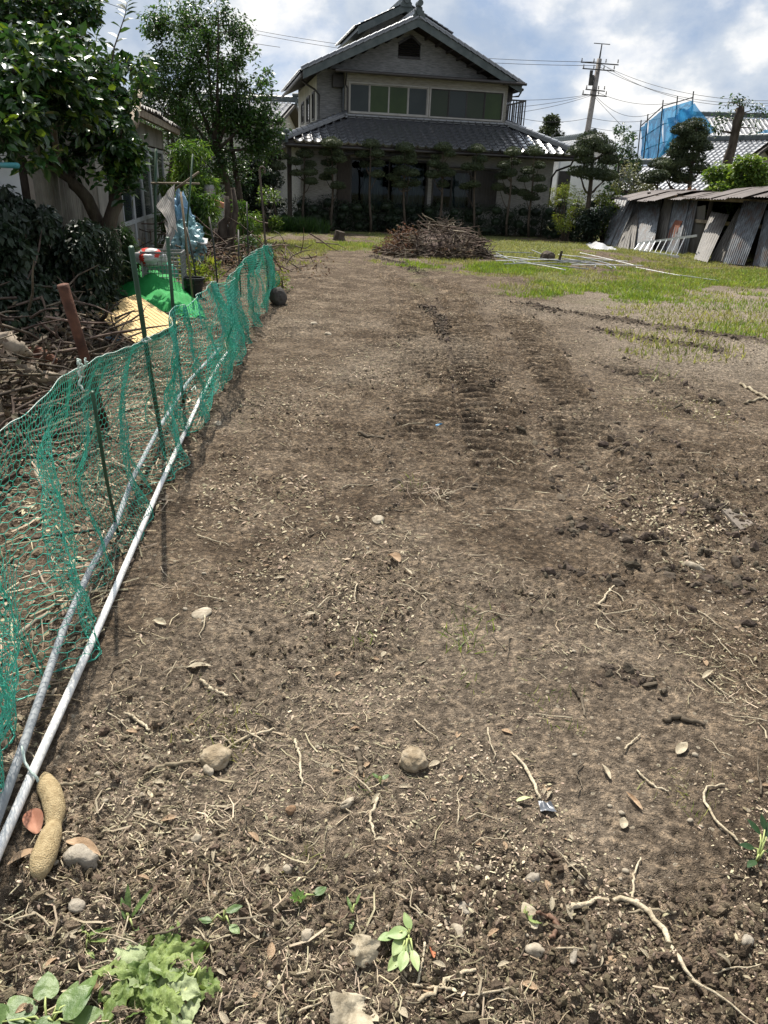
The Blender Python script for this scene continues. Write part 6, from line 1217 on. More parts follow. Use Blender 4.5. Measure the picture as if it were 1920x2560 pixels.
Yu = 48.0; u0 = D(1466, 325, Yu); utop = D(1503, 122, Yu); ub = np.array([u0[0] - 0.1, Yu, 0.0])
M_UPOLE = mat('concrete_pole', (0.20, 0.18, 0.165), (0.27, 0.25, 0.23), 4, 0.85)
up = thing('utility_pole', ub, 'concrete utility pole with crossarms and insulators right of the house', 'utility pole')
uk = lambda z: ub + (utop - ub) * (z / utop[2])
MB().tube([ub, uk(4.5), uk(8.3)], [0.19, 0.165, 0.135], 12).build('shaft', M_UPOLE, up, sm=True)
MB().tube([uk(8.2), uk(9.0)], [0.05, 0.03], 8).build('mast', M_DPOLE, up); MB().tube([uk(9.0) + (-0.45, 0, 0.03), uk(9.0) + (0.45, 0, 0.0)], 0.022, 6).build('top_arm', M_DPOLE, up)
for z, w in ((8.05, 1.05), (7.75, 0.9), (6.75, 0.55), (6.5, 0.7)):
    c = uk(z); MB().beam(c + (-w, -0.22, 0.03), c + (w, -0.22, -0.03), 0.05, 0.055).build('crossarm', M_DPOLE, up)
    for x in np.linspace(-w + .05, w - .05, 4):
        mb = MB(); mb.tube([c + (x, -0.22, 0.04), c + (x, -0.22, 0.10), c + (x, -0.22, 0.16), c + (x, -.22, 0.22)], [0.02, 0.04, 0.025, 0.035], 7); mb.build('insulator', M_UPOLE, up)
MB().tube([uk(7.25) + (-0.28, -0.05, -0.25), uk(7.25) + (-0.28, -0.05, 0.25)], 0.13, 10).build('transformer', M_DPOLE, up)
MB().tube([uk(7.6) + (-0.35, -.1, -.15), uk(7.6) + (-0.35, -.1, .12)], 0.09, 8).build('switch', M_DPOLE, up)
M_WIREB = mat('black_wire', (0.02, 0.02, 0.022), (0.03, 0.03, 0.03), 4, 0.6)
def wire(label, a, b, sag=0.4, r=0.011):
    a, b = np.asarray(a, float), np.asarray(b, float); t = np.linspace(0, 1, 22)[:, None]; P_ = a + (b - a) * t - np.array([0, 0, sag]) * (4 * t * (1 - t)); mb = MB(); mb.tube(P_, r, 5); return tag(mb.build('overhead_wire', M_WIREB, None, sm=True), label, 'wire', 'overhead wires')
wire('upper wire running left from the pole behind the roof', uk(8.15), D(560, 60, 58), 0.5, 0.013)
wire('lower of the paired wires running left from the pole', uk(7.98), D(562, 68, 58), 0.55, 0.013)
wire('faint wire crossing the sky over the left trees', D(700, 118, 52), D(180, -25, 40), 0.3, 0.013)
wire('topmost wire running right from the pole', uk(8.1), D(1960, 252, 36), 0.5); wire('second wire running right from the pole', uk(7.95), D(1960, 256, 36), 0.6)
wire('third wire running right just below the second', uk(7.9) + (0.5, 0, 0), D(1960, 262, 36), 0.65); wire('mid height wire running right to the blue netting', uk(6.75), D(1690, 255, 50), 0.35)
wire('lower cable sagging right behind the netting', uk(6.6), D(1650, 275, 52), 0.7); wire('low cable running right from the pole foot level', uk(5.4), D(1650, 296, 50), 0.2)
wire('low cable running left behind the gable', uk(5.4), D(1280, 290, 44), 0.25); wire('fan cable to the house eave, highest', uk(6.6), D(1285, 250, 42), 0.1); wire('fan cable to the house eave, middle', uk(6.6), D(1285, 268, 42), 0.1); wire('fan cable to the house eave, lowest', uk(6.55), D(1290, 282, 42), 0.1)
wire('service cable dropping right from the pole over the topiary', uk(4.95), D(1610, 325, 50), 0.15); wire('guy wire falling right from the pole to the shrubs', uk(6.5), D(1570, 330, 46), 0.02, 0.011)

# ================================================================== grass on the lot
M_GRASS = mat('grass', (0.10, 0.155, 0.024), (0.19, 0.245, 0.042), 1.4, 0.5, 0.35, isl=0.4, trans=0.35)
M_GRASS_DRY = mat('dry_grass', (0.15, 0.17, 0.042), (0.27, 0.26, 0.085), 1.4, 0.6, 0.3, isl=0.4, trans=0.3)
BL_V = [(-0.05, 0, 0), (0.05, 0, 0), (0.04, 0.12, 0.5), (-0.04, 0.12, 0.5), (0, 0.38, 0.95)]; BL_F = [(0, 1, 2), (0, 2, 3), (3, 2, 4)]
def grass_zone(zones, n, h, thr, seed, wide=1.0):
    P = []
    for (cx, cy, rx, ry, k) in zones:
        m = int(n * k); an = RNG.uniform(0, 6.28, m); r = RNG.uniform(0, 1, m) ** 0.55; x, y = cx + rx * r * np.cos(an), cy + ry * r * np.sin(an)
        keep = fbm(x * 0.9 + seed, y * 0.7, 4, 600 + seed, 0.6) > thr + 0.12 * r ** 3; P.append(np.stack([x[keep], y[keep]], 1))
    P = np.vstack(P); z = gzs(P[:, 0], P[:, 1]); m = len(P)
    P = np.column_stack([P, z - 0.01]); hh = h * RNG.uniform(0.45, 1.3, m); return scatter(BL_V, BL_F, P, rrot(m, 0.3), np.stack([hh * wide, hh, hh], 1))
ZB = [(3.2, 12.6, 1.6, .7, .06), (6.0, 12.2, 2.2, .7, .05), (5.6, 16.8, 4.8, 1.6, 0.5), (2.2, 16.6, 2.2, 1.1, 0.2), (3.6, 13.6, 2.0, 1.2, 0.18), (6.5, 14.6, 2.8, 1.1, 0.2), (9.5, 16.5, 2.8, 2.2, 0.2), (0.3, 17.1, 1.6, 0.7, 0.08), (5.2, 9.7, 1.3, 0.8, 0.05), (-0.9, 20.5, 1.6, 2.0, 0.12)]
mb = MB(); mb.arr(*grass_zone(ZB, 42000, 0.078, 0.41, 3, 1.5)); tag(mb.build('grass', M_GRASS), 'bright green grass strips across the far half of the lot', 'grass', None, 'stuff')
ZD = [(2.0, 22.6, 7.5, 4.2, 1.0), (-2.8, 20.5, 1.9, 5.5, 0.5), (7.2, 20.5, 3.0, 4.5, 0.5), (8.5, 16.5, 3.2, 2.6, 0.35), (1.5, 18.2, 3.5, 1.6, 0.3), (5.5, 18.6, 4.0, 2.2, .4), (4.5, 14.6, 3.6, 2.2, .35), (4.6, 10.6, 1.8, 1.4, .12), (3.0, 8.6, 1.0, 1.0, .05)]
mb = MB(); mb.arr(*grass_zone(ZD, 24000, 0.070, 0.40, 9, 2.0)); tag(mb.build('dry_grass', M_GRASS_DRY), 'short yellowish grass in front of the hedge and shed', 'grass', None, 'stuff')
mb = MB(); ZR = [(G(700 + i * 12, 575)[0], 26.0, 0.5, 0.35, 0.1) for i in range(9)]; mb.arr(*grass_zone(ZR, 6000, 0.42, 0.2, 13, 0.6)); tag(mb.build('tall_grass', leafmat('tall_grass', (0.02, 0.05, 0.012), (0.045, 0.09, 0.022))), 'tall dark grass at the foot of the hedge left of the house', 'grass', None, 'stuff')
mb = MB(); ZS = [(2.2, 5.9, 0.6, 0.7, 0.3), (2.6, 7.6, 0.7, 0.7, 0.15), (4.0, 9.2, 0.9, 0.6, 0.2)]; mb.arr(*grass_zone(ZS, 2200, 0.035, 0.48, 17, 1.2)); tag(mb.build('sparse_grass', M_GRASS_DRY), 'sparse short weeds on the trampled soil at right', 'weeds', None, 'stuff')

# ================================================================== foreground: yam, stones, leaves, sticks
def on(px, py, r=0.0):
    p = G(px, py); z = gz(p[0], p[1]); p = G(px, py, z); return np.array([p[0], p[1], gz(p[0], p[1]) + r])
M_YAM = mat('yam_skin', (0.27, 0.20, 0.105), (0.44, 0.345, 0.20), 60, 0.9, 0.15, 0.55, 260, lo=0.3, hi=0.7)
ysp = [(113, 1938, 0.006), (115, 1950, 0.016), (123, 1985, 0.028), (136, 2018, 0.033), (142, 2050, 0.029), (136, 2078, 0.017), (130, 2100, 0.027), (121, 2135, 0.031), (112, 2168, 0.030), (104, 2198, 0.023), (100, 2212, 0.008)]
P_ = np.array([on(x, y) for x, y, r in ysp]); zb = np.interp(np.arange(11), [0, 10], [P_[0][2], P_[-1][2]]); P_[:, 2] = zb; Rr = np.array([r for *_, r in ysp]); P_[:, 2] += Rr * 0.9
tt = np.linspace(0, 10, 44); Pi = np.stack([np.interp(tt, np.arange(11), P_[:, i]) for i in range(3)], 1); ri = np.interp(tt, np.arange(11), Rr); k_ = np.array([0.25, 0.5, 0.25])
for _ in range(1): Pi[1:-1] = Pi[:-2] * .25 + Pi[1:-1] * .5 + Pi[2:] * .25; ri[1:-1] = ri[:-2] * .25 + ri[1:-1] * .5 + ri[2:] * .25
mb = MB(); mb.tube(Pi, ri, 22); V0 = mb.v[0]; V0 += (V0 - np.repeat(Pi, 22, 0)) * (0.30 * n3(V0 * 18, 3) * 2)[:, None]; yam = mb.build('yam', M_YAM, None, sm=True); tag(yam, 'long knobbly tan yam lying on the soil beside the white pipe', 'yam')
M_STONE = mat('tan_stone', (0.20, 0.155, 0.10), (0.37, 0.305, 0.215), 22, 0.85, 0.2, 0.5, 60)
M_STONEG = mat('grey_stone', (0.20, 0.172, 0.135), (0.36, 0.32, 0.26), 16, 0.85, 0.2, 0.5, 60)
M_STONEW = mat('pale_stone', (0.22, 0.182, 0.132), (0.40, 0.35, 0.27), 26, 0.8, 0.2, 0.3, 60)
def stone(px, py, wpx, label, m=M_STONE, asp=0.75, flat=0.6, seed=1, group=None, sink=0.35, ic=ICO2):
    p = on(px, py); r = wpx / 2 * np.linalg.norm(p - CAM) / FPX; v_, f_ = rock((r, r * asp, r * flat), seed, ic, 0.42, 1.5); an = seed * 1.7; c, s = math.cos(an), math.sin(an) ; v_ = v_ @ np.array([[c, s, 0], [-s, c, 0], [0, 0, 1]])
    mb = MB(); mb.arr(v_ + p + (0, 0, r * flat * (0.85 - 2 * sink)), f_); return tag(mb.build('stone', m, None, sm=True), label, 'stone', group)
stone(540, 1898, 66, 'rounded tan stone left of centre with a white chip beside it', M_STONE, 0.95, 0.7, 3, ic=ICO3, sink=.2)
stone(520, 1924, 34, 'small white stone chip touching the rounded tan stone', M_STONEW, 0.7, 0.5, 5, sink=.15)
stone(1032, 1910, 68, 'rounded tan stone half sunk near the middle of the foreground', M_STONE, 0.95, 0.75, 7, ic=ICO3, sink=.2)
stone(205, 2158, 74, 'angular grey stone just right of the yam', M_STONEG, 0.7, 0.62, 11, sink=.15)
stone(491, 2102, 24, 'small smooth white pebble right of the yam', M_STONEW, 0.9, 0.8, 2, sink=.2)
stone(195, 2270, 40, 'pale clod shaped stone below the yam', M_STONEG, 0.8, 0.6, 13)
stone(870, 2015, 38, 'oval pale stone above the dark hollow in the foreground', M_STONEW, 0.5, 0.5, 6)
stone(727, 2030, 26, 'small brown lump left of the oval pale stone', mat('brown_lump', (0.16, 0.10, 0.06), (0.26, 0.17, 0.10), 14, 0.9, .2, .5, 50), 0.8, 0.8, 17, sink=.15)
stone(720, 2180, 24, 'round pale pebble above the small leaf tuft', M_STONEW, 0.9, 0.8, 19, sink=.2)
stone(768, 2345, 32, 'pale oval pebble left of the leafy sprig', M_STONEW, 0.8, 0.75, 21, sink=.2)
stone(1148, 2325, 40, 'pale angular stone in the dry litter below centre', M_STONEW, 0.8, 0.5, 22)
stone(1335, 2380, 46, 'oval pale stone below the curled brown root', M_STONEW, 0.65, 0.6, 24, sink=.2)
stone(1332, 2200, 32, 'grey stone in the litter above the curled root', M_STONEG, 0.8, 0.6, 26, sink=.2)
stone(1165, 2265, 48, 'flat brown grey stone left of the litter patch', M_STONEG, 0.8, 0.35, 28)
stone(1865, 2360, 34, 'brown stone wedged in the crumbs at the right edge', M_STONEG, 0.6, 0.7, 30, sink=.1)
stone(1435, 2395, 36, 'dark edged flat stone beside the oval pale stone', M_STONEG, 0.45, 0.4, 32, sink=.1)
stone(505, 1535, 52, 'flat pale stone in the soil left of centre', M_STONEW, 0.7, 0.25, 34, sink=.3)
stone(945, 1300, 44, 'flat pale stone beside the tuft of straw in the middle', M_STONEW, 0.7, 0.25, 36, sink=.3)
stone(545, 1061, 24, 'white ring shaped stone right of the white pipe', M_STONEW, 0.8, 0.5, 38)
stone(785, 812, 24, 'pale stone on the soil beyond the pipe end, nearer of two', M_STONEW, .7, .5, 40); stone(820, 835, 22, 'pale stone on the soil beyond the pipe end, farther right', M_STONEW, .7, .5, 42)
stone(1730, 1420, 54, 'long pale stone lying in the churned soil at right', M_STONEW, 0.35, 0.3, 44, sink=.1)
# broken slab at the right
q = [on(1795, 1265), on(1850, 1330), on(1885, 1315), on(1840, 1268)]; mb = MB(); mb.prism([p + (0, 0, 0.012) for p in q], (0, 0, -0.03)); tag(mb.build('slab', mat('earthy_slab', (0.13, 0.11, 0.09), (0.20, 0.17, 0.14), 9, .9, .2, .5, 40)), 'flat grey slab fragment pressed into the churned soil at right', 'slab')

# leaves
def leaf_shape(L_, Wd, lobes=0, curl=0.2, nu=9, nv=13, jag=0.0, seed=0, heart=False):
    """a leaf blade as a grid: v along the midrib"""
    v_ = np.linspace(0, 1, nv); u_ = np.linspace(-1, 1, nu); prof = np.sin(np.pi * np.clip(v_ * 0.97 + 0.03, 0, 1) ** (0.62 if heart else 0.85)) ** (0.75 if heart else 0.9)
    if lobes: prof = prof * (0.72 + 0.36 * np.abs(np.sin(v_ * math.pi * lobes)) ** 0.7)
    if jag: prof = prof + jag * (np.arange(nv) % 2 - 0.5) * prof
    V_ = np.zeros((nv, nu, 3)); V_[..., 0] = u_[None] * prof[:, None] * Wd / 2; V_[..., 1] = (v_[:, None] - (0.10 * np.abs(u_[None]) * (1 - v_[:, None]) if heart else 0)) * L_
    V_[..., 2] = curl * L_ * (0.25 * np.abs(u_[None]) * np.sin(v_ * 3.1)[:, None] - 0.35 * (v_[:, None] - 0.4) ** 2) + (0.05 + 0.08 * (lobes > 0)) * L_ * (fbm(u_[None] * 1.5 + seed + v_[:, None] * 0.3, v_[:, None] * 4 + u_[None] * .4, 3, 700 + seed) - 0.5) * (1 + 2 * (lobes > 0))
    return V_
def put(Vg, loc, yaw, pit, rol=0.0):
    Rm_ = eul(np.array([yaw]), np.array([pit]), np.array([rol]))[0]; return Vg @ Rm_.T + np.asarray(loc)
M_WILT = mat('wilted_leaf', (0.085, 0.13, 0.028), (0.24, 0.29, 0.09), 22, 0.55, 0.35, 0.5, 45, trans=0.25, isl=0.2)
M_WILTB = mat('pale_leaf_back', (0.22, 0.27, 0.13), (0.33, 0.38, 0.20), 16, 0.6, 0.3, 0.4, 45, trans=0.2)
M_HEART = mat('green_leaf', (0.075, 0.125, 0.035), (0.16, 0.22, 0.07), 16, 0.45, 0.4, 0.3, 40, trans=0.25, isl=0.2)
M_STEM = mat('pale_stem', (0.30, 0.36, 0.12), (0.40, 0.44, 0.18), 10, 0.6)
c0 = on(405, 2450); wl_ = thing('wilted_plant', c0, 'pulled up wilted plant with crumpled pale green lobed leaves in the foreground', 'plant')
for i in range(26):
    an = i * 2.4; rr2 = math.sqrt((i + 0.5) / 26); x, y = 395 + 125 * rr2 * math.cos(an), 2462 + 105 * rr2 * math.sin(an); L_ = RNG.uniform(0.07, 0.12)
    p = on(x, y, 0.006 + 0.014 * (1 - rr2) + RNG.uniform(0, 0.008)); yaw = math.atan2(-math.cos(an), -math.sin(an)) + RNG.normal(0, 0.6); Vg = leaf_shape(L_, L_ * RNG.uniform(.45, .75), 2 + i % 2, 0.35, 13, 19, 0.16, i); Vg[..., 1] -= L_ * 0.5
    MB().grid(put(Vg, p, yaw, RNG.normal(-0.05, 0.10), RNG.normal(0, 0.22))).build('leaf', M_WILT if i % 4 else M_WILTB, wl_, sm=True)
for i, (a, b) in enumerate([((398, 2590), (415, 2470)), ((410, 2580), (500, 2430)), ((385, 2580), (340, 2480))]): MB().tube([on(*a, 0.008), (on(*a) + on(*b)) / 2 + (0, 0, 0.015), on(*b, 0.02)], [0.0035, 0.003, 0.002], 6).build('stalk', M_STEM, wl_, sm=True)
def weed(label, px, py, specs, m=M_HEART, heart=True, name='weed', curl=0.15, stemm=M_STEM, lob=0):
    c = on(px, py); t = thing(name, c, label, 'weed')
    for i, (x, y, z, L_, W_, yaw, pit) in enumerate(specs):
        p = on(x, y); p[2] += z; MB().grid(put(leaf_shape(L_ * .68, W_ * .68, lob, curl, 9, 13, 0.0, i + px, heart), p, yaw, pit, RNG.normal(0, 0.15))).build('leaf', m, t, sm=True)
        MB().tube([c + (0, 0, -0.005), (c + p) / 2 + (0, 0, 0.02), p], [0.003, 0.0025, 0.0018], 5).build('stalk', stemm, t, sm=True)
    return t
weed('young plant with broad heart shaped green leaves in the bottom left corner', 120, 2575, [(160, 2545, .03, .10, .10, -0.7, 0.1), (195, 2520, .02, .09, .08, -0.4, 0.05), (120, 2520, .03, .08, .075, 0.3, 0.1), (70, 2560, .02, .10, .085, 0.9, 0.0), (90, 2580, .02, .09, .08, 1.9, -0.1), (190, 2575, .02, .10, .09, -1.3, -0.1), (10, 2570, .02, .09, .08, 1.2, -0.1), (140, 2590, .04, .09, .08, 2.8, -0.1), (175, 2510, .02, .05, .035, -0.3, .3)])
weed('leafy sprig with pale backed leaves lying below centre', 1020, 2350, [(1018, 2350, .03, .075, .045, 1.8, -0.05), (1010, 2362, .03, .08, .045, 2.6, -0.1), (1020, 2380, .03, .075, .04, 3.0, -0.15), (1012, 2400, .03, .07, .038, 2.9, -0.1), (1000, 2400, .02, .07, .035, 2.5, -0.1), (1030, 2395, .02, .07, .03, -2.9, -0.1), (1025, 2340, .02, .06, .03, 0.4, 0.3), (985, 2350, .02, .06, .035, 1.9, 0)], mat('sprig_leaf', (0.20, 0.27, 0.09), (0.34, 0.39, 0.17), 10, 0.5, 0.4, trans=0.15, isl=.3), False, 'leafy_sprig')
weed('dark green weed sprig at the right edge', 1895, 2150, [(1890, 2120, .05, .07, .03, 0.6, 0.4), (1880, 2140, .03, .06, .03, 1.4, 0.1), (1905, 2125, .05, .07, .03, -0.5, 0.4), (1910, 2150, .03, .07, .03, -1.4, 0.1), (1900, 2110, .06, .06, .025, 0.0, 0.6), (1885, 2165, .02, .06, .03, 2.2, 0)], M_LEAF_MID, False)
weed('small light green leaf tuft with one loose dark leaf', 748, 2265, [(745, 2262, .02, .035, .018, a, 0.5) for a in (0.2, 1.0, 1.9, 2.8, -2.6, -1.6, -0.7)] + [(785, 2240, .01, .055, .035, -0.9, 0)], M_LEAF_LT, False)
weed('upright broad grass blades left of the wilted plant', 320, 2300, [(320, 2295, .0, .11, .022, 0.2, 0.9), (325, 2298, .0, .12, .020, -0.7, 0.6), (315, 2300, .0, .08, .02, 0.5, 0.4), (335, 2325, 0, .06, .02, -1.4, 0.1)], M_HEART, False)
weed('pale folded grass blades above the bottom left plant', 225, 2350, [(215, 2345, .01, .09, .016, -1.3, .15), (225, 2360, .01, .08, .015, -1.6, .1), (205, 2330, .01, .07, .012, 0.2, .3), (215, 2375, .0, .05, .02, -2.2, .0)], M_WILT, False)
weed('small two leafed green seedling left of the half sunk stone', 950, 1960, [(945, 1955, .015, .035, .022, 0.9, 0.2), (955, 1958, .015, .04, .025, -0.8, 0.1)], M_HEART, False)
weed('limp green seedling left of the leafy sprig', 880, 2290, [(878, 2282, .01, .05, .014, 0.4, .3), (882, 2300, .005, .05, .015, 3.0, .0), (890, 2268, .01, .04, .012, -.4, .5)], M_HEART, False)
weed('pale green shoot in the dry litter by the curled root', 1310, 2295, [(1308, 2290, .01, .05, .025, -1.0, .1), (1318, 2300, .01, .05, .03, -2.0, .0)], M_WILT, False)
weed('green leaf pair near the bottom of the wilted plant', 560, 2300, [(565, 2290, .015, .06, .03, -1.2, .1), (575, 2320, .01, .05, .03, -2.2, .0), (530, 2310, .01, .05, .03, 1.4, 0)], M_HEART, False)
def tuft(label, px, py, n, h, m=M_GRASS, spread=0.05, wide=0.55):
    c = on(px, py); xy = RNG.normal(0, spread, (n, 2)); P_ = np.column_stack([c[0] + xy[:, 0], c[1] + xy[:, 1], gzs(c[0] + xy[:, 0], c[1] + xy[:, 1])]); hh = h * RNG.uniform(0.4, 1.2, n)
    t = thing('grass_tuft', c, label, 'grass tuft', 'grass tufts on the soil'); mb = MB(); mb.arr(*scatter(BL_V, BL_F, P_, rrot(n, 0.55), np.stack([hh * wide, hh, hh], 1))); mb.build('blades', m, t)['kind'] = 'stuff'; return t
tuft('small grass tuft right of centre, upper of the close pair', 1170, 1560, 30, 0.06, spread=0.05); tuft('bright grass tuft right of centre, lower of the close pair', 1165, 1612, 40, 0.07, spread=0.05)
tuft('tiny grass tuft in the bare middle left of the pair', 903, 1600, 14, 0.05, spread=.03); tuft('thin grass tuft right of the flat pale stones in the middle', 1180, 1705, 14, 0.04, spread=.04)
tuft('straggly grass tuft above the rounded tan stone', 545, 1800, 40, 0.06, M_GRASS_DRY, 0.06); tuft('grass tuft close behind the rounded tan stone', 590, 1885, 30, 0.05, M_GRASS_DRY, 0.03)
tuft('light grass tuft on the litter right of centre', 1380, 1740, 26, 0.05, spread=.05); tuft('small grass tuft below the light one on the litter', 1415, 1815, 12, 0.05, spread=.03)
tuft('pale green weed beside the straw tuft in the mid ground', 1035, 1212, 16, 0.06, spread=.05); tuft('pale weed patch at right among dry chips', 1700, 1960, 26, 0.05, M_GRASS_DRY, 0.06); tuft('tiny weed right of the pale weed patch', 1715, 2020, 10, 0.04, spread=.03)
tuft('weed on the pale dry soil at right', 1635, 950, 30, 0.10, spread=.09); tuft('mossy weed beside the small leaf tuft', 770, 2145, 24, 0.04, M_GRASS_DRY, .03); tuft('grass tuft in the clods left of the sprig', 930, 1965, 8, .04, spread=.02)
# dead leaves that read one by one
M_TANLEAF = mat('tan_dead_leaf', (0.26, 0.17, 0.10), (0.44, 0.32, 0.21), 12, 0.75, 0.2, 0.4, 50, trans=0.1)
M_PALELEAF = mat('pale_dead_leaf', (0.27, 0.225, 0.155), (0.47, 0.41, 0.30), 22, 0.75, 0.2, 0.4, 50, trans=0.1)
M_PALEGREEN = mat('pale_green_leaf', (0.36, 0.40, 0.18), (0.48, 0.50, 0.26), 10, 0.6, 0.3)
def dleaf(label, px, py, L_, W_, yaw, m=M_TANLEAF, curl=0.4, pit=0.1, lob=0, seed=0):
    p = on(px, py, 0.012); mb = MB(); mb.grid(put(leaf_shape(L_, W_, lob, curl, 9, 13, 0, seed + px), p, yaw, pit, RNG.normal(0, 0.2))); return tag(mb.build('fallen_leaf', m, None, sm=True), label, 'leaf', 'fallen leaves on the soil')
dleaf('tan dry leaf curling out to the right from under the yam', 168, 2108, .12, .035, -2.0); dleaf('crumpled red brown leaf between the yam and the white pipe', 95, 2090, .09, .05, 0.6, mat('red_dead_leaf', (0.24, 0.10, 0.06), (0.40, 0.20, 0.13), 12, .8), 0.8); dleaf('brown curled leaf at the left side of the yam tail', 100, 2130, .08, .04, 2.4)
dleaf('large crumpled pale dead leaf below the sprig', 915, 2510, .12, .11, 2.6, M_PALELEAF, .9, .1, 3, 3); dleaf('crinkled pale leaf ball just above the large crumpled leaf', 915, 2430, .07, .07, 0.4, M_PALELEAF, 1.6, .5, 3, 5)
dleaf('pale green oval leaf on the soil right of centre', 1290, 2010, .045, .022, -1.3, M_PALEGREEN, .2); dleaf('broad grey dead leaf beside the curled root', 1338, 2330, .07, .04, 0.3, M_PALELEAF, .3); dleaf('slim tan leaf standing alone at right', 1525, 1955, .06, .016, 0.2, M_PALELEAF, .3); dleaf('slim reddish leaf right of the slim tan one', 1605, 2030, .07, .014, 0.5, M_TANLEAF, .3)
dleaf('pale dead leaf pair left of the white pipe shadow, left', 415, 1565, .06, .03, 1.2, M_PALELEAF); dleaf('tan leaf left of centre near the flat pale stone', 465, 1672, .09, .035, -1.5, M_PALELEAF, .3); dleaf('slim pale leaf in the mid ground, upright', 1030, 1440, .06, .015, 0.6, M_PALELEAF, .2); dleaf('crumpled tan leaf in the mid ground', 1000, 1408, .08, .05, 0.8, M_TANLEAF, .9)
dleaf('dark brown leaf scrap in the middle of the soil', 948, 1578, .04, .02, -.8, mat('dark_leaf', (0.05, 0.03, 0.02), (0.09, 0.055, 0.035), 9, .8)); dleaf('red leaf scrap in the litter right of the sprig', 1085, 2400, .03, .014, .3, mat('orange_leaf', (0.40, 0.12, 0.06), (0.5, 0.2, 0.1), 9, .8)); dleaf('pale slim leaf in the crumbs at lower right', 1755, 1700, .07, .02, -.9, M_PALELEAF)
dleaf('grey pale flat leaf in the litter at right', 1690, 1890, .07, .03, -.8, M_PALELEAF, .2); dleaf('yellow brown leaf in the dark crumbs at lower right', 1555, 2075, .04, .025, -.4, M_PALELEAF)
v_ = cloth('plastic_scrap', [on(1345, 2010, .01), on(1375, 2015, .02), on(1392, 2040, .012), on(1350, 2030, .008)], 8, 8, .008, mat('dark_plastic', (0.05, 0.055, 0.065), (0.09, 0.1, 0.115), 10, .3, .6), 'dark crinkled plastic scrap right of the pale green leaf', 'scrap', 3)
cloth('plastic_scrap', [on(1088, 1062, .03), on(1104, 1064, .045), on(1108, 1074, .04), on(1090, 1074, .03)], 6, 6, .012, mat('blue_plastic', (0.10, 0.28, 0.48), (0.16, 0.36, 0.56), 10, .5), 'tiny bright blue plastic scrap among the track marks', 'scrap', 5)
# straw tuft
c = on(1050, 1235); stt = thing('straw_tuft', c, 'flattened tuft of pale straw and roots in the mid ground', 'straw'); mb = MB()
for _ in range(70): a = c + RNG.normal(0, .10, 3) * (1.1, .9, 0) + (0, 0, RNG.uniform(.005, .04)); mb.tube(wobble(a, a + RNG.normal(0, .07, 3) * (1, 1, .35), 4, .12), .0022, 3, False)
mb.build('straw', M_TWIG, stt)['kind'] = 'stuff'
# sticks
def stick(label, px, rad, m=M_TWIG, group='sticks and roots on the soil', h=0.008, n=7):
    P = np.array([on(x, y, h) for x, y in px]); k = 16; tt = np.linspace(0, 1, k); ts = np.linspace(0, 1, len(P)); Pi = np.stack([np.interp(tt, ts, P[:, i]) for i in range(3)], 1); Pi[1:-1] = (Pi[:-2] + 2 * Pi[1:-1] + Pi[2:]) / 4
    zz = gzs(Pi[:, 0], Pi[:, 1]); Pi[:, 2] = np.maximum(Pi[:, 2], zz + 0.3 * max(rad)); Pi[1:-1] += RNG.normal(0, max(rad) * .45, (k - 2, 3)); r = np.interp(tt, np.linspace(0, 1, len(rad)), rad)
    mb = MB(); mb.tube(Pi, r * RNG.uniform(.85, 1.15, k), n); return tag(mb.build('stick', m, None, sm=True), label, 'stick', group)
M_PALETWIG = mat('pale_root', (0.34, 0.28, 0.19), (0.50, 0.43, 0.31), 20, 0.85, .2, .5, 90)
stick('long tapering pale root arching across the lower right', [(1420, 2280), (1445, 2262), (1500, 2252), (1570, 2250), (1610, 2280), (1650, 2320), (1695, 2390), (1745, 2480)], [.008, .006, .005, .006, .0075, .007, .006, .003], M_PALETWIG)
stick('short dark twig lying across the arching root', [(1570, 2285), (1620, 2282), (1690, 2282)], [.003, .004, .003]); stick('curled brown root hook in the litter', [(1340, 2298), (1365, 2288), (1390, 2305), (1392, 2330), (1372, 2350)], [.004, .0055, .006, .0055, .004], mat('brown_root', (0.10, 0.055, 0.035), (0.17, 0.10, 0.065), 20, .7))
stick('thick pale twig at the bottom below the sprig', [(1045, 2510), (1090, 2480), (1120, 2455), (1190, 2430)], [.004, .0055, .0055, .004], M_PALETWIG); stick('straight pale stalk crossing the thick pale twig', [(1030, 2470), (1080, 2475), (1130, 2478)], [.003, .003, .003], M_PALETWIG)
stick('thin upright stalk beside the leafy sprig', [(1062, 2350), (1058, 2400), (1045, 2460), (1035, 2475)], [.003, .003, .003, .002], M_PALETWIG); stick('bent pale rootlet left of the half sunk stone', [(738, 1855), (748, 1890), (755, 1965)], [.005, .004, .003], M_PALETWIG); stick('forked pale rootlet above the dark hollow', [(945, 2000), (925, 2045), (930, 2070), (940, 2105)], [.004, .004, .004, .002], M_PALETWIG)
stick('dark knotted root left of the seedling', [(898, 1880), (900, 1910), (902, 1940)], [.008, .009, .006], M_TWIGD); stick('long pale stalk running down at right of centre', [(1278, 1885), (1310, 1920), (1335, 1965), (1350, 2005)], [.003, .005, .005, .004], M_PALETWIG)
stick('knotted twig left of the rounded stone', [(360, 1945), (400, 1920), (440, 1912), (500, 1910)], [.004, .006, .006, .004]); stick('short stick beside the yam head', [(150, 1972), (190, 1962), (235, 1955)], [.005, .005, .003]); stick('fibrous root lying above the rounded stone', [(560, 1880), (610, 1850), (650, 1835), (690, 1830)], [.004, .005, .005, .003], M_PALETWIG)
stick('pale twig left of centre by the tan leaf', [(500, 1705), (530, 1728), (570, 1745)], [.005, .007, .004], M_PALETWIG); stick('curved twig beside the white pipe', [(310, 1785), (340, 1800), (375, 1830)], [.004, .006, .004], M_PALETWIG); stick('dark twig bundle in the churned soil at right', [(1660, 1805), (1700, 1800), (1760, 1815)], [.007, .009, .006], M_TWIGD)
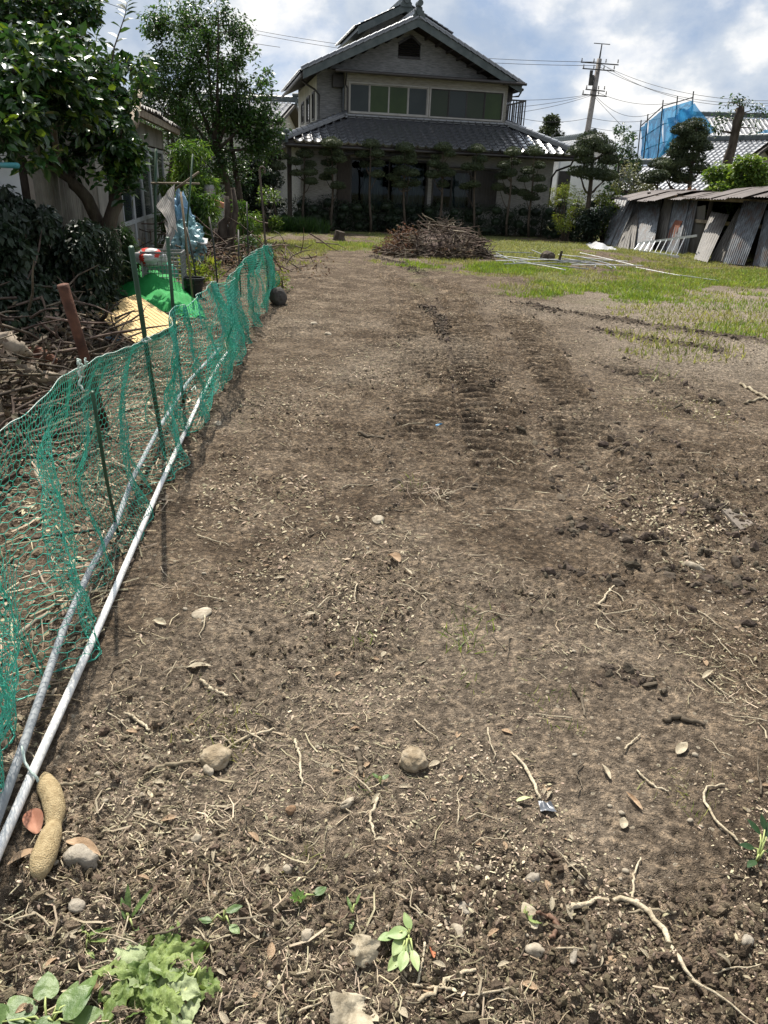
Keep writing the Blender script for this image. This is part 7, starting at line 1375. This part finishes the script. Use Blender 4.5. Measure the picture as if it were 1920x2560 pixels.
stick('thin arching stem at right of the slim leaves', [(1810, 1965), (1765, 1970), (1755, 2000), (1790, 2060), (1845, 2110)], [.003, .003, .004, .004, .003], M_PALETWIG); stick('long pale twig in the litter at right', [(1590, 1930), (1625, 1965), (1670, 1985)], [.003, .004, .002], M_PALETWIG); stick('dark twig pair beside the grass tufts', [(1430, 1720), (1450, 1750), (1465, 1795)], [.004, .006, .003], M_TWIGD)
stick('pale stick lying beyond the white pipe end', [(895, 1085), (925, 1095), (960, 1098)], [.010, .012, .006], M_TWIGD); stick('pale stalk on the clear soil at right', [(1495, 1520), (1515, 1490), (1535, 1468)], [.005, .005, .003], M_PALETWIG); stick('bundle stick at the right edge of the pale dry soil', [(1850, 960), (1890, 985), (1935, 1010)], [.012, .014, .010]); stick('second stick at the right edge of the pale dry soil', [(1860, 1010), (1900, 1000), (1940, 985)], [.009, .011, .008])
stick('pale stem near the bottom right corner', [(1560, 1880), (1590, 1850), (1600, 1840)], [.003, .003, .002], M_PALETWIG); stick('slanting twig in the crumbs below the arching root', [(1460, 2310), (1480, 2350), (1490, 2390)], [.005, .006, .004], M_TWIGD); stick('pale twig pointing up between litter and arching root', [(1580, 2250), (1583, 2190), (1600, 2150)], [.003, .003, .002], M_PALETWIG)

# ---------------------------------------------------------- fine litter: the larger bits one by one, the rest as stuff
def lot_xy(n, ymin, ymax, k=1.0):
    y = ymin * (ymax / ymin) ** (RNG.uniform(0, 1, n) ** k); x = RNG.uniform(-0.62, 0.62, n) * (0.92 * y + 0.65); m = x > fence_x(y) + 0.12 ; return x[m], y[m]
lit = lambda x, y: fbm(x * 1.3 + 40, y * 1.3, 3, 801) + 0.32 * np.exp(-(((x - 0.36) / 0.24) ** 2 + ((y - 1.25) / 0.28) ** 2)) + 0.15 * np.exp(-(((x - 0.55) / 0.4) ** 2 + ((y - 1.75) / 0.4) ** 2))
CHIP_V = [(0, 0, 0), (0.2, 0.3, 0.08), (0.16, 0.75, 0.06), (0, 1, 0.02), (-0.2, 0.65, 0.1), (-0.17, 0.25, 0.05)]; CHIP_F = [(0, 1, 5), (1, 2, 4), (1, 4, 5), (2, 3, 4)]
M_CHIP = mat('litter_chip', (0.14, 0.105, 0.07), (0.37, 0.305, 0.22), 5, 0.85, 0.1, isl=0.6)
M_STRAW = mat('straw_bit', (0.22, 0.17, 0.11), (0.42, 0.35, 0.25), 5, 0.8, 0.2, isl=0.45)
M_CLOD = mat('soil_clod', (0.072, 0.053, 0.036), (0.135, 0.103, 0.072), 8, 0.95, 0.15, 0.8, 90, isl=0.35)
M_PEB = mat('pebble', (0.24, 0.21, 0.17), (0.46, 0.42, 0.35), 5, 0.8, 0.2, isl=0.35)
x, y = lot_xy(130000, 0.85, 14, 0.72); w = lit(x, y); m = w + RNG.normal(0, .055, len(x)) > 0.51; x, y = x[m][:60000], y[m][:60000]; n = len(x)
mb = MB(); mb.arr(*scatter(CHIP_V, CHIP_F, np.column_stack([x, y, gzs(x, y) + 0.002]), rrot(n, .35), np.clip(RNG.lognormal(-4.65, .45, n), .004, .022) * np.clip(y / 2.2, .8, 1.6))); tag(mb.build('leaf_litter', M_CHIP), 'fine scatter of dry leaf crumbs over the soil', 'litter', None, 'stuff')
x, y = lot_xy(42000, 0.85, 12); w = lit(x + 9, y - 4); m = w + RNG.normal(0, .07, len(x)) > 0.53; x, y = x[m][:11500], y[m][:11500]; n = len(x); s_ = np.clip(RNG.lognormal(-3.6, .5, n), .010, .09)
STRAW_V = [(-.5, 0, .02), (0, .10, .05), (.5, .04, .02)]; an = np.linspace(0, 2 * math.pi, 3, endpoint=False); SV = np.array([[(p[0], p[1] + .022 * math.cos(a), p[2] + .022 * math.sin(a)) for a in an] for p in STRAW_V]).reshape(-1, 3); SF = [(r * 3 + i, r * 3 + (i + 1) % 3, r * 3 + 3 + (i + 1) % 3, r * 3 + 3 + i) for r in range(2) for i in range(3)]
mb = MB(); mb.arr(*scatter(SV, SF, np.column_stack([x, y, gzs(x, y) + .003]), rrot(n, .12), np.stack([s_, s_ * RNG.choice([-1, 1], n) * RNG.uniform(.4, 1.6, n), s_], 1))); tag(mb.build('straw_litter', M_STRAW), 'fine scatter of broken straw and twig bits over the soil', 'litter', None, 'stuff')
x, y = lot_xy(60000, 0.85, 9, 1.15); cl_ = fbm(x * 1.1 + 3, y * 1.1, 3, 11) + .42 * (1 - sst(1.15, 1.7, y)) - .16; m = cl_ + RNG.normal(0, .07, len(x)) > .47; x, y = x[m][:9500], y[m][:9500]; n = len(x); v_, f_ = rock((1, 1, .75), 9, ICO0, .9, 2.5); s_ = np.clip(RNG.lognormal(-5.1, .5, n), .0025, .018)
mb = MB(); mb.arr(*scatter(v_, f_, np.column_stack([x, y, gzs(x, y) + s_ * .1]), rrot(n), np.stack([s_ * RNG.uniform(.7, 1.7, n), s_, s_ * RNG.uniform(.5, 1, n)], 1))); tag(mb.build('soil_clods', M_CLOD), 'crumbly soil clods over the tilled ground', 'soil', None, 'stuff')
# along berms and tracks: bigger dark clods
P_ = []
for pts, hw, ht in BERMS:
    a = np.array(pts); k = RNG.uniform(0, len(a) - 1.001, int(300 * min(3, np.linalg.norm(a[-1] - a[0])) / 2)); i = k.astype(int); f = (k - i)[:, None]; P_.append(a[i] * (1 - f) + a[i + 1] * f + RNG.normal(0, hw * .8, (len(k), 2)))
for pts, hw, pt2, st2 in TRACKS:
    a = np.array(pts); k = RNG.uniform(0, len(a) - 1.001, 110); i = k.astype(int); f = (k - i)[:, None]; d = a[i + 1] - a[i]; d /= np.linalg.norm(d, axis=1, keepdims=True); P_.append(a[i] * (1 - f) + a[i + 1] * f + np.stack([-d[:, 1], d[:, 0]], 1) * (RNG.choice([-1, 1], len(k)) * hw * RNG.normal(1.1, .15, len(k)))[:, None])
P_ = np.vstack(P_); n = len(P_); s_ = np.clip(RNG.lognormal(-4.6, .6, n), .003, .026); v_, f_ = rock((1, 1, .8), 12, ICO0, 0.75, 2.6)
mb = MB(); mb.arr(*scatter(v_, f_, np.column_stack([P_, gzs(P_[:, 0], P_[:, 1])]), rrot(n), np.stack([s_ * RNG.uniform(.7, 1.8, n), s_, s_ * RNG.uniform(.5, .9, n)], 1))); tag(mb.build('track_clods', mat('dark_clod', (0.055, 0.042, 0.032), (0.100, 0.078, 0.058), 14, .95, .2, .6, 50, isl=.4)), 'dark clods thrown up along the track marks', 'soil', None, 'stuff')
# litter behind the net
x = RNG.uniform(-3.2, -1.0, 9000); y = RNG.uniform(1.6, 9, 9000); m = x < fence_x(y); x, y = x[m], y[m]; n = len(x)
mb = MB(); mb.arr(*scatter(CHIP_V, CHIP_F, np.column_stack([x, y, gzs(x, y) + .003]), rrot(n, .4), RNG.uniform(.015, .05, n))); tag(mb.build('leaf_litter', M_CHIP), 'dry leaf litter on the bed behind the net', 'litter', None, 'stuff')
x = RNG.uniform(-3.2, -1.0, 5000); y = RNG.uniform(1.6, 9, 5000); m = x < fence_x(y); x, y = x[m], y[m]; n = len(x); s_ = RNG.uniform(.06, .22, n)
mb = MB(); mb.arr(*scatter(SV * (1, 1, 1), SF, np.column_stack([x, y, gzs(x, y) + .008]), rrot(n, .2), np.stack([s_, s_ * RNG.uniform(-1.2, 1.2, n), s_ * .8], 1))); tag(mb.build('straw_litter', M_STRAW), 'dry stalks strewn on the bed behind the net', 'litter', None, 'stuff')
# single pebbles, chips and twigs
pm = [_mesh('pebble', *(lambda r: (r[0], [r[1]]))(rock((1, .8, .55), 60 + i, ICO1, .3))) for i in range(5)]
for k in pm: smooth(k); k.materials.append(M_STONEW)
x, y = lot_xy(260, 1.0, 6.0)
for i, (a, b) in enumerate(zip(x[:130], y[:130])):
    s_ = RNG.uniform(.004, .009) * (1 + .12 * b); o = link('pebble', pm[i % 5], None); o.location = (a, b, gz(a, b) + s_ * .2); o.scale = (s_,) * 3; o.rotation_euler = (RNG.normal(0, .2), RNG.normal(0, .2), RNG.uniform(0, 6.28)); tag(o, 'small pale pebble scattered on the bare soil', 'pebble', 'small pale pebbles on the soil')
cm = []
for i in range(6):
    g_ = leaf_shape(1, RNG.uniform(.25, .5), 0, RNG.uniform(.2, .7), 5, 7, 0, 900 + i); q_ = MB().grid(g_); me = _mesh('leaf_chip', q_.v[0], [q_.f[4][0]]); smooth(me); me.materials.append([M_PALELEAF, M_TANLEAF, M_PALELEAF][i % 3]); cm.append(me)
x, y = lot_xy(420, 0.95, 5.5); w = lit(x, y); o_ = np.argsort(-w)[:170]
for i, j in enumerate(o_):
    a, b = x[j], y[j]; s_ = RNG.uniform(.016, .038) * (1 + .12 * b); o = link('leaf_chip', cm[i % 6], None); o.location = (a, b, gz(a, b) + .005); o.scale = (s_,) * 3; o.rotation_euler = (RNG.normal(0, .25), RNG.normal(0, .25), RNG.uniform(0, 6.28)); tag(o, 'small curled dry leaf flake strewn on the soil', 'leaf flake', 'small dry leaf flakes on the soil')
tm = []
for i in range(6):
    P3 = wobble((-.5, 0, .02), (.5, 0, .02), 7, .06); P3[:, 2] = .02 + np.abs(P3[:, 2] - .02) * .5; q_ = MB(); q_.tube(P3, np.linspace(.022, .010, 7), 5); me = _mesh('twig', q_.v[0], [np.vstack(f) for f in q_.f.values()]); smooth(me); me.materials.append(M_PALETWIG if i % 3 else M_TWIGD); tm.append(me)
x, y = lot_xy(300, 1.0, 7.0)
for i, (a, b) in enumerate(zip(x[:150], y[:150])):
    s_ = RNG.uniform(.06, .15) * (1 + .1 * b); o = link('twig', tm[i % 6], None); o.location = (a, b, gz(a, b) + .004); o.scale = (s_,) * 3; o.rotation_euler = (RNG.normal(0, .06), RNG.normal(0, .06), RNG.uniform(0, 6.28)); tag(o, 'thin broken twig strewn on the bare soil', 'twig', 'small broken twigs on the soil')
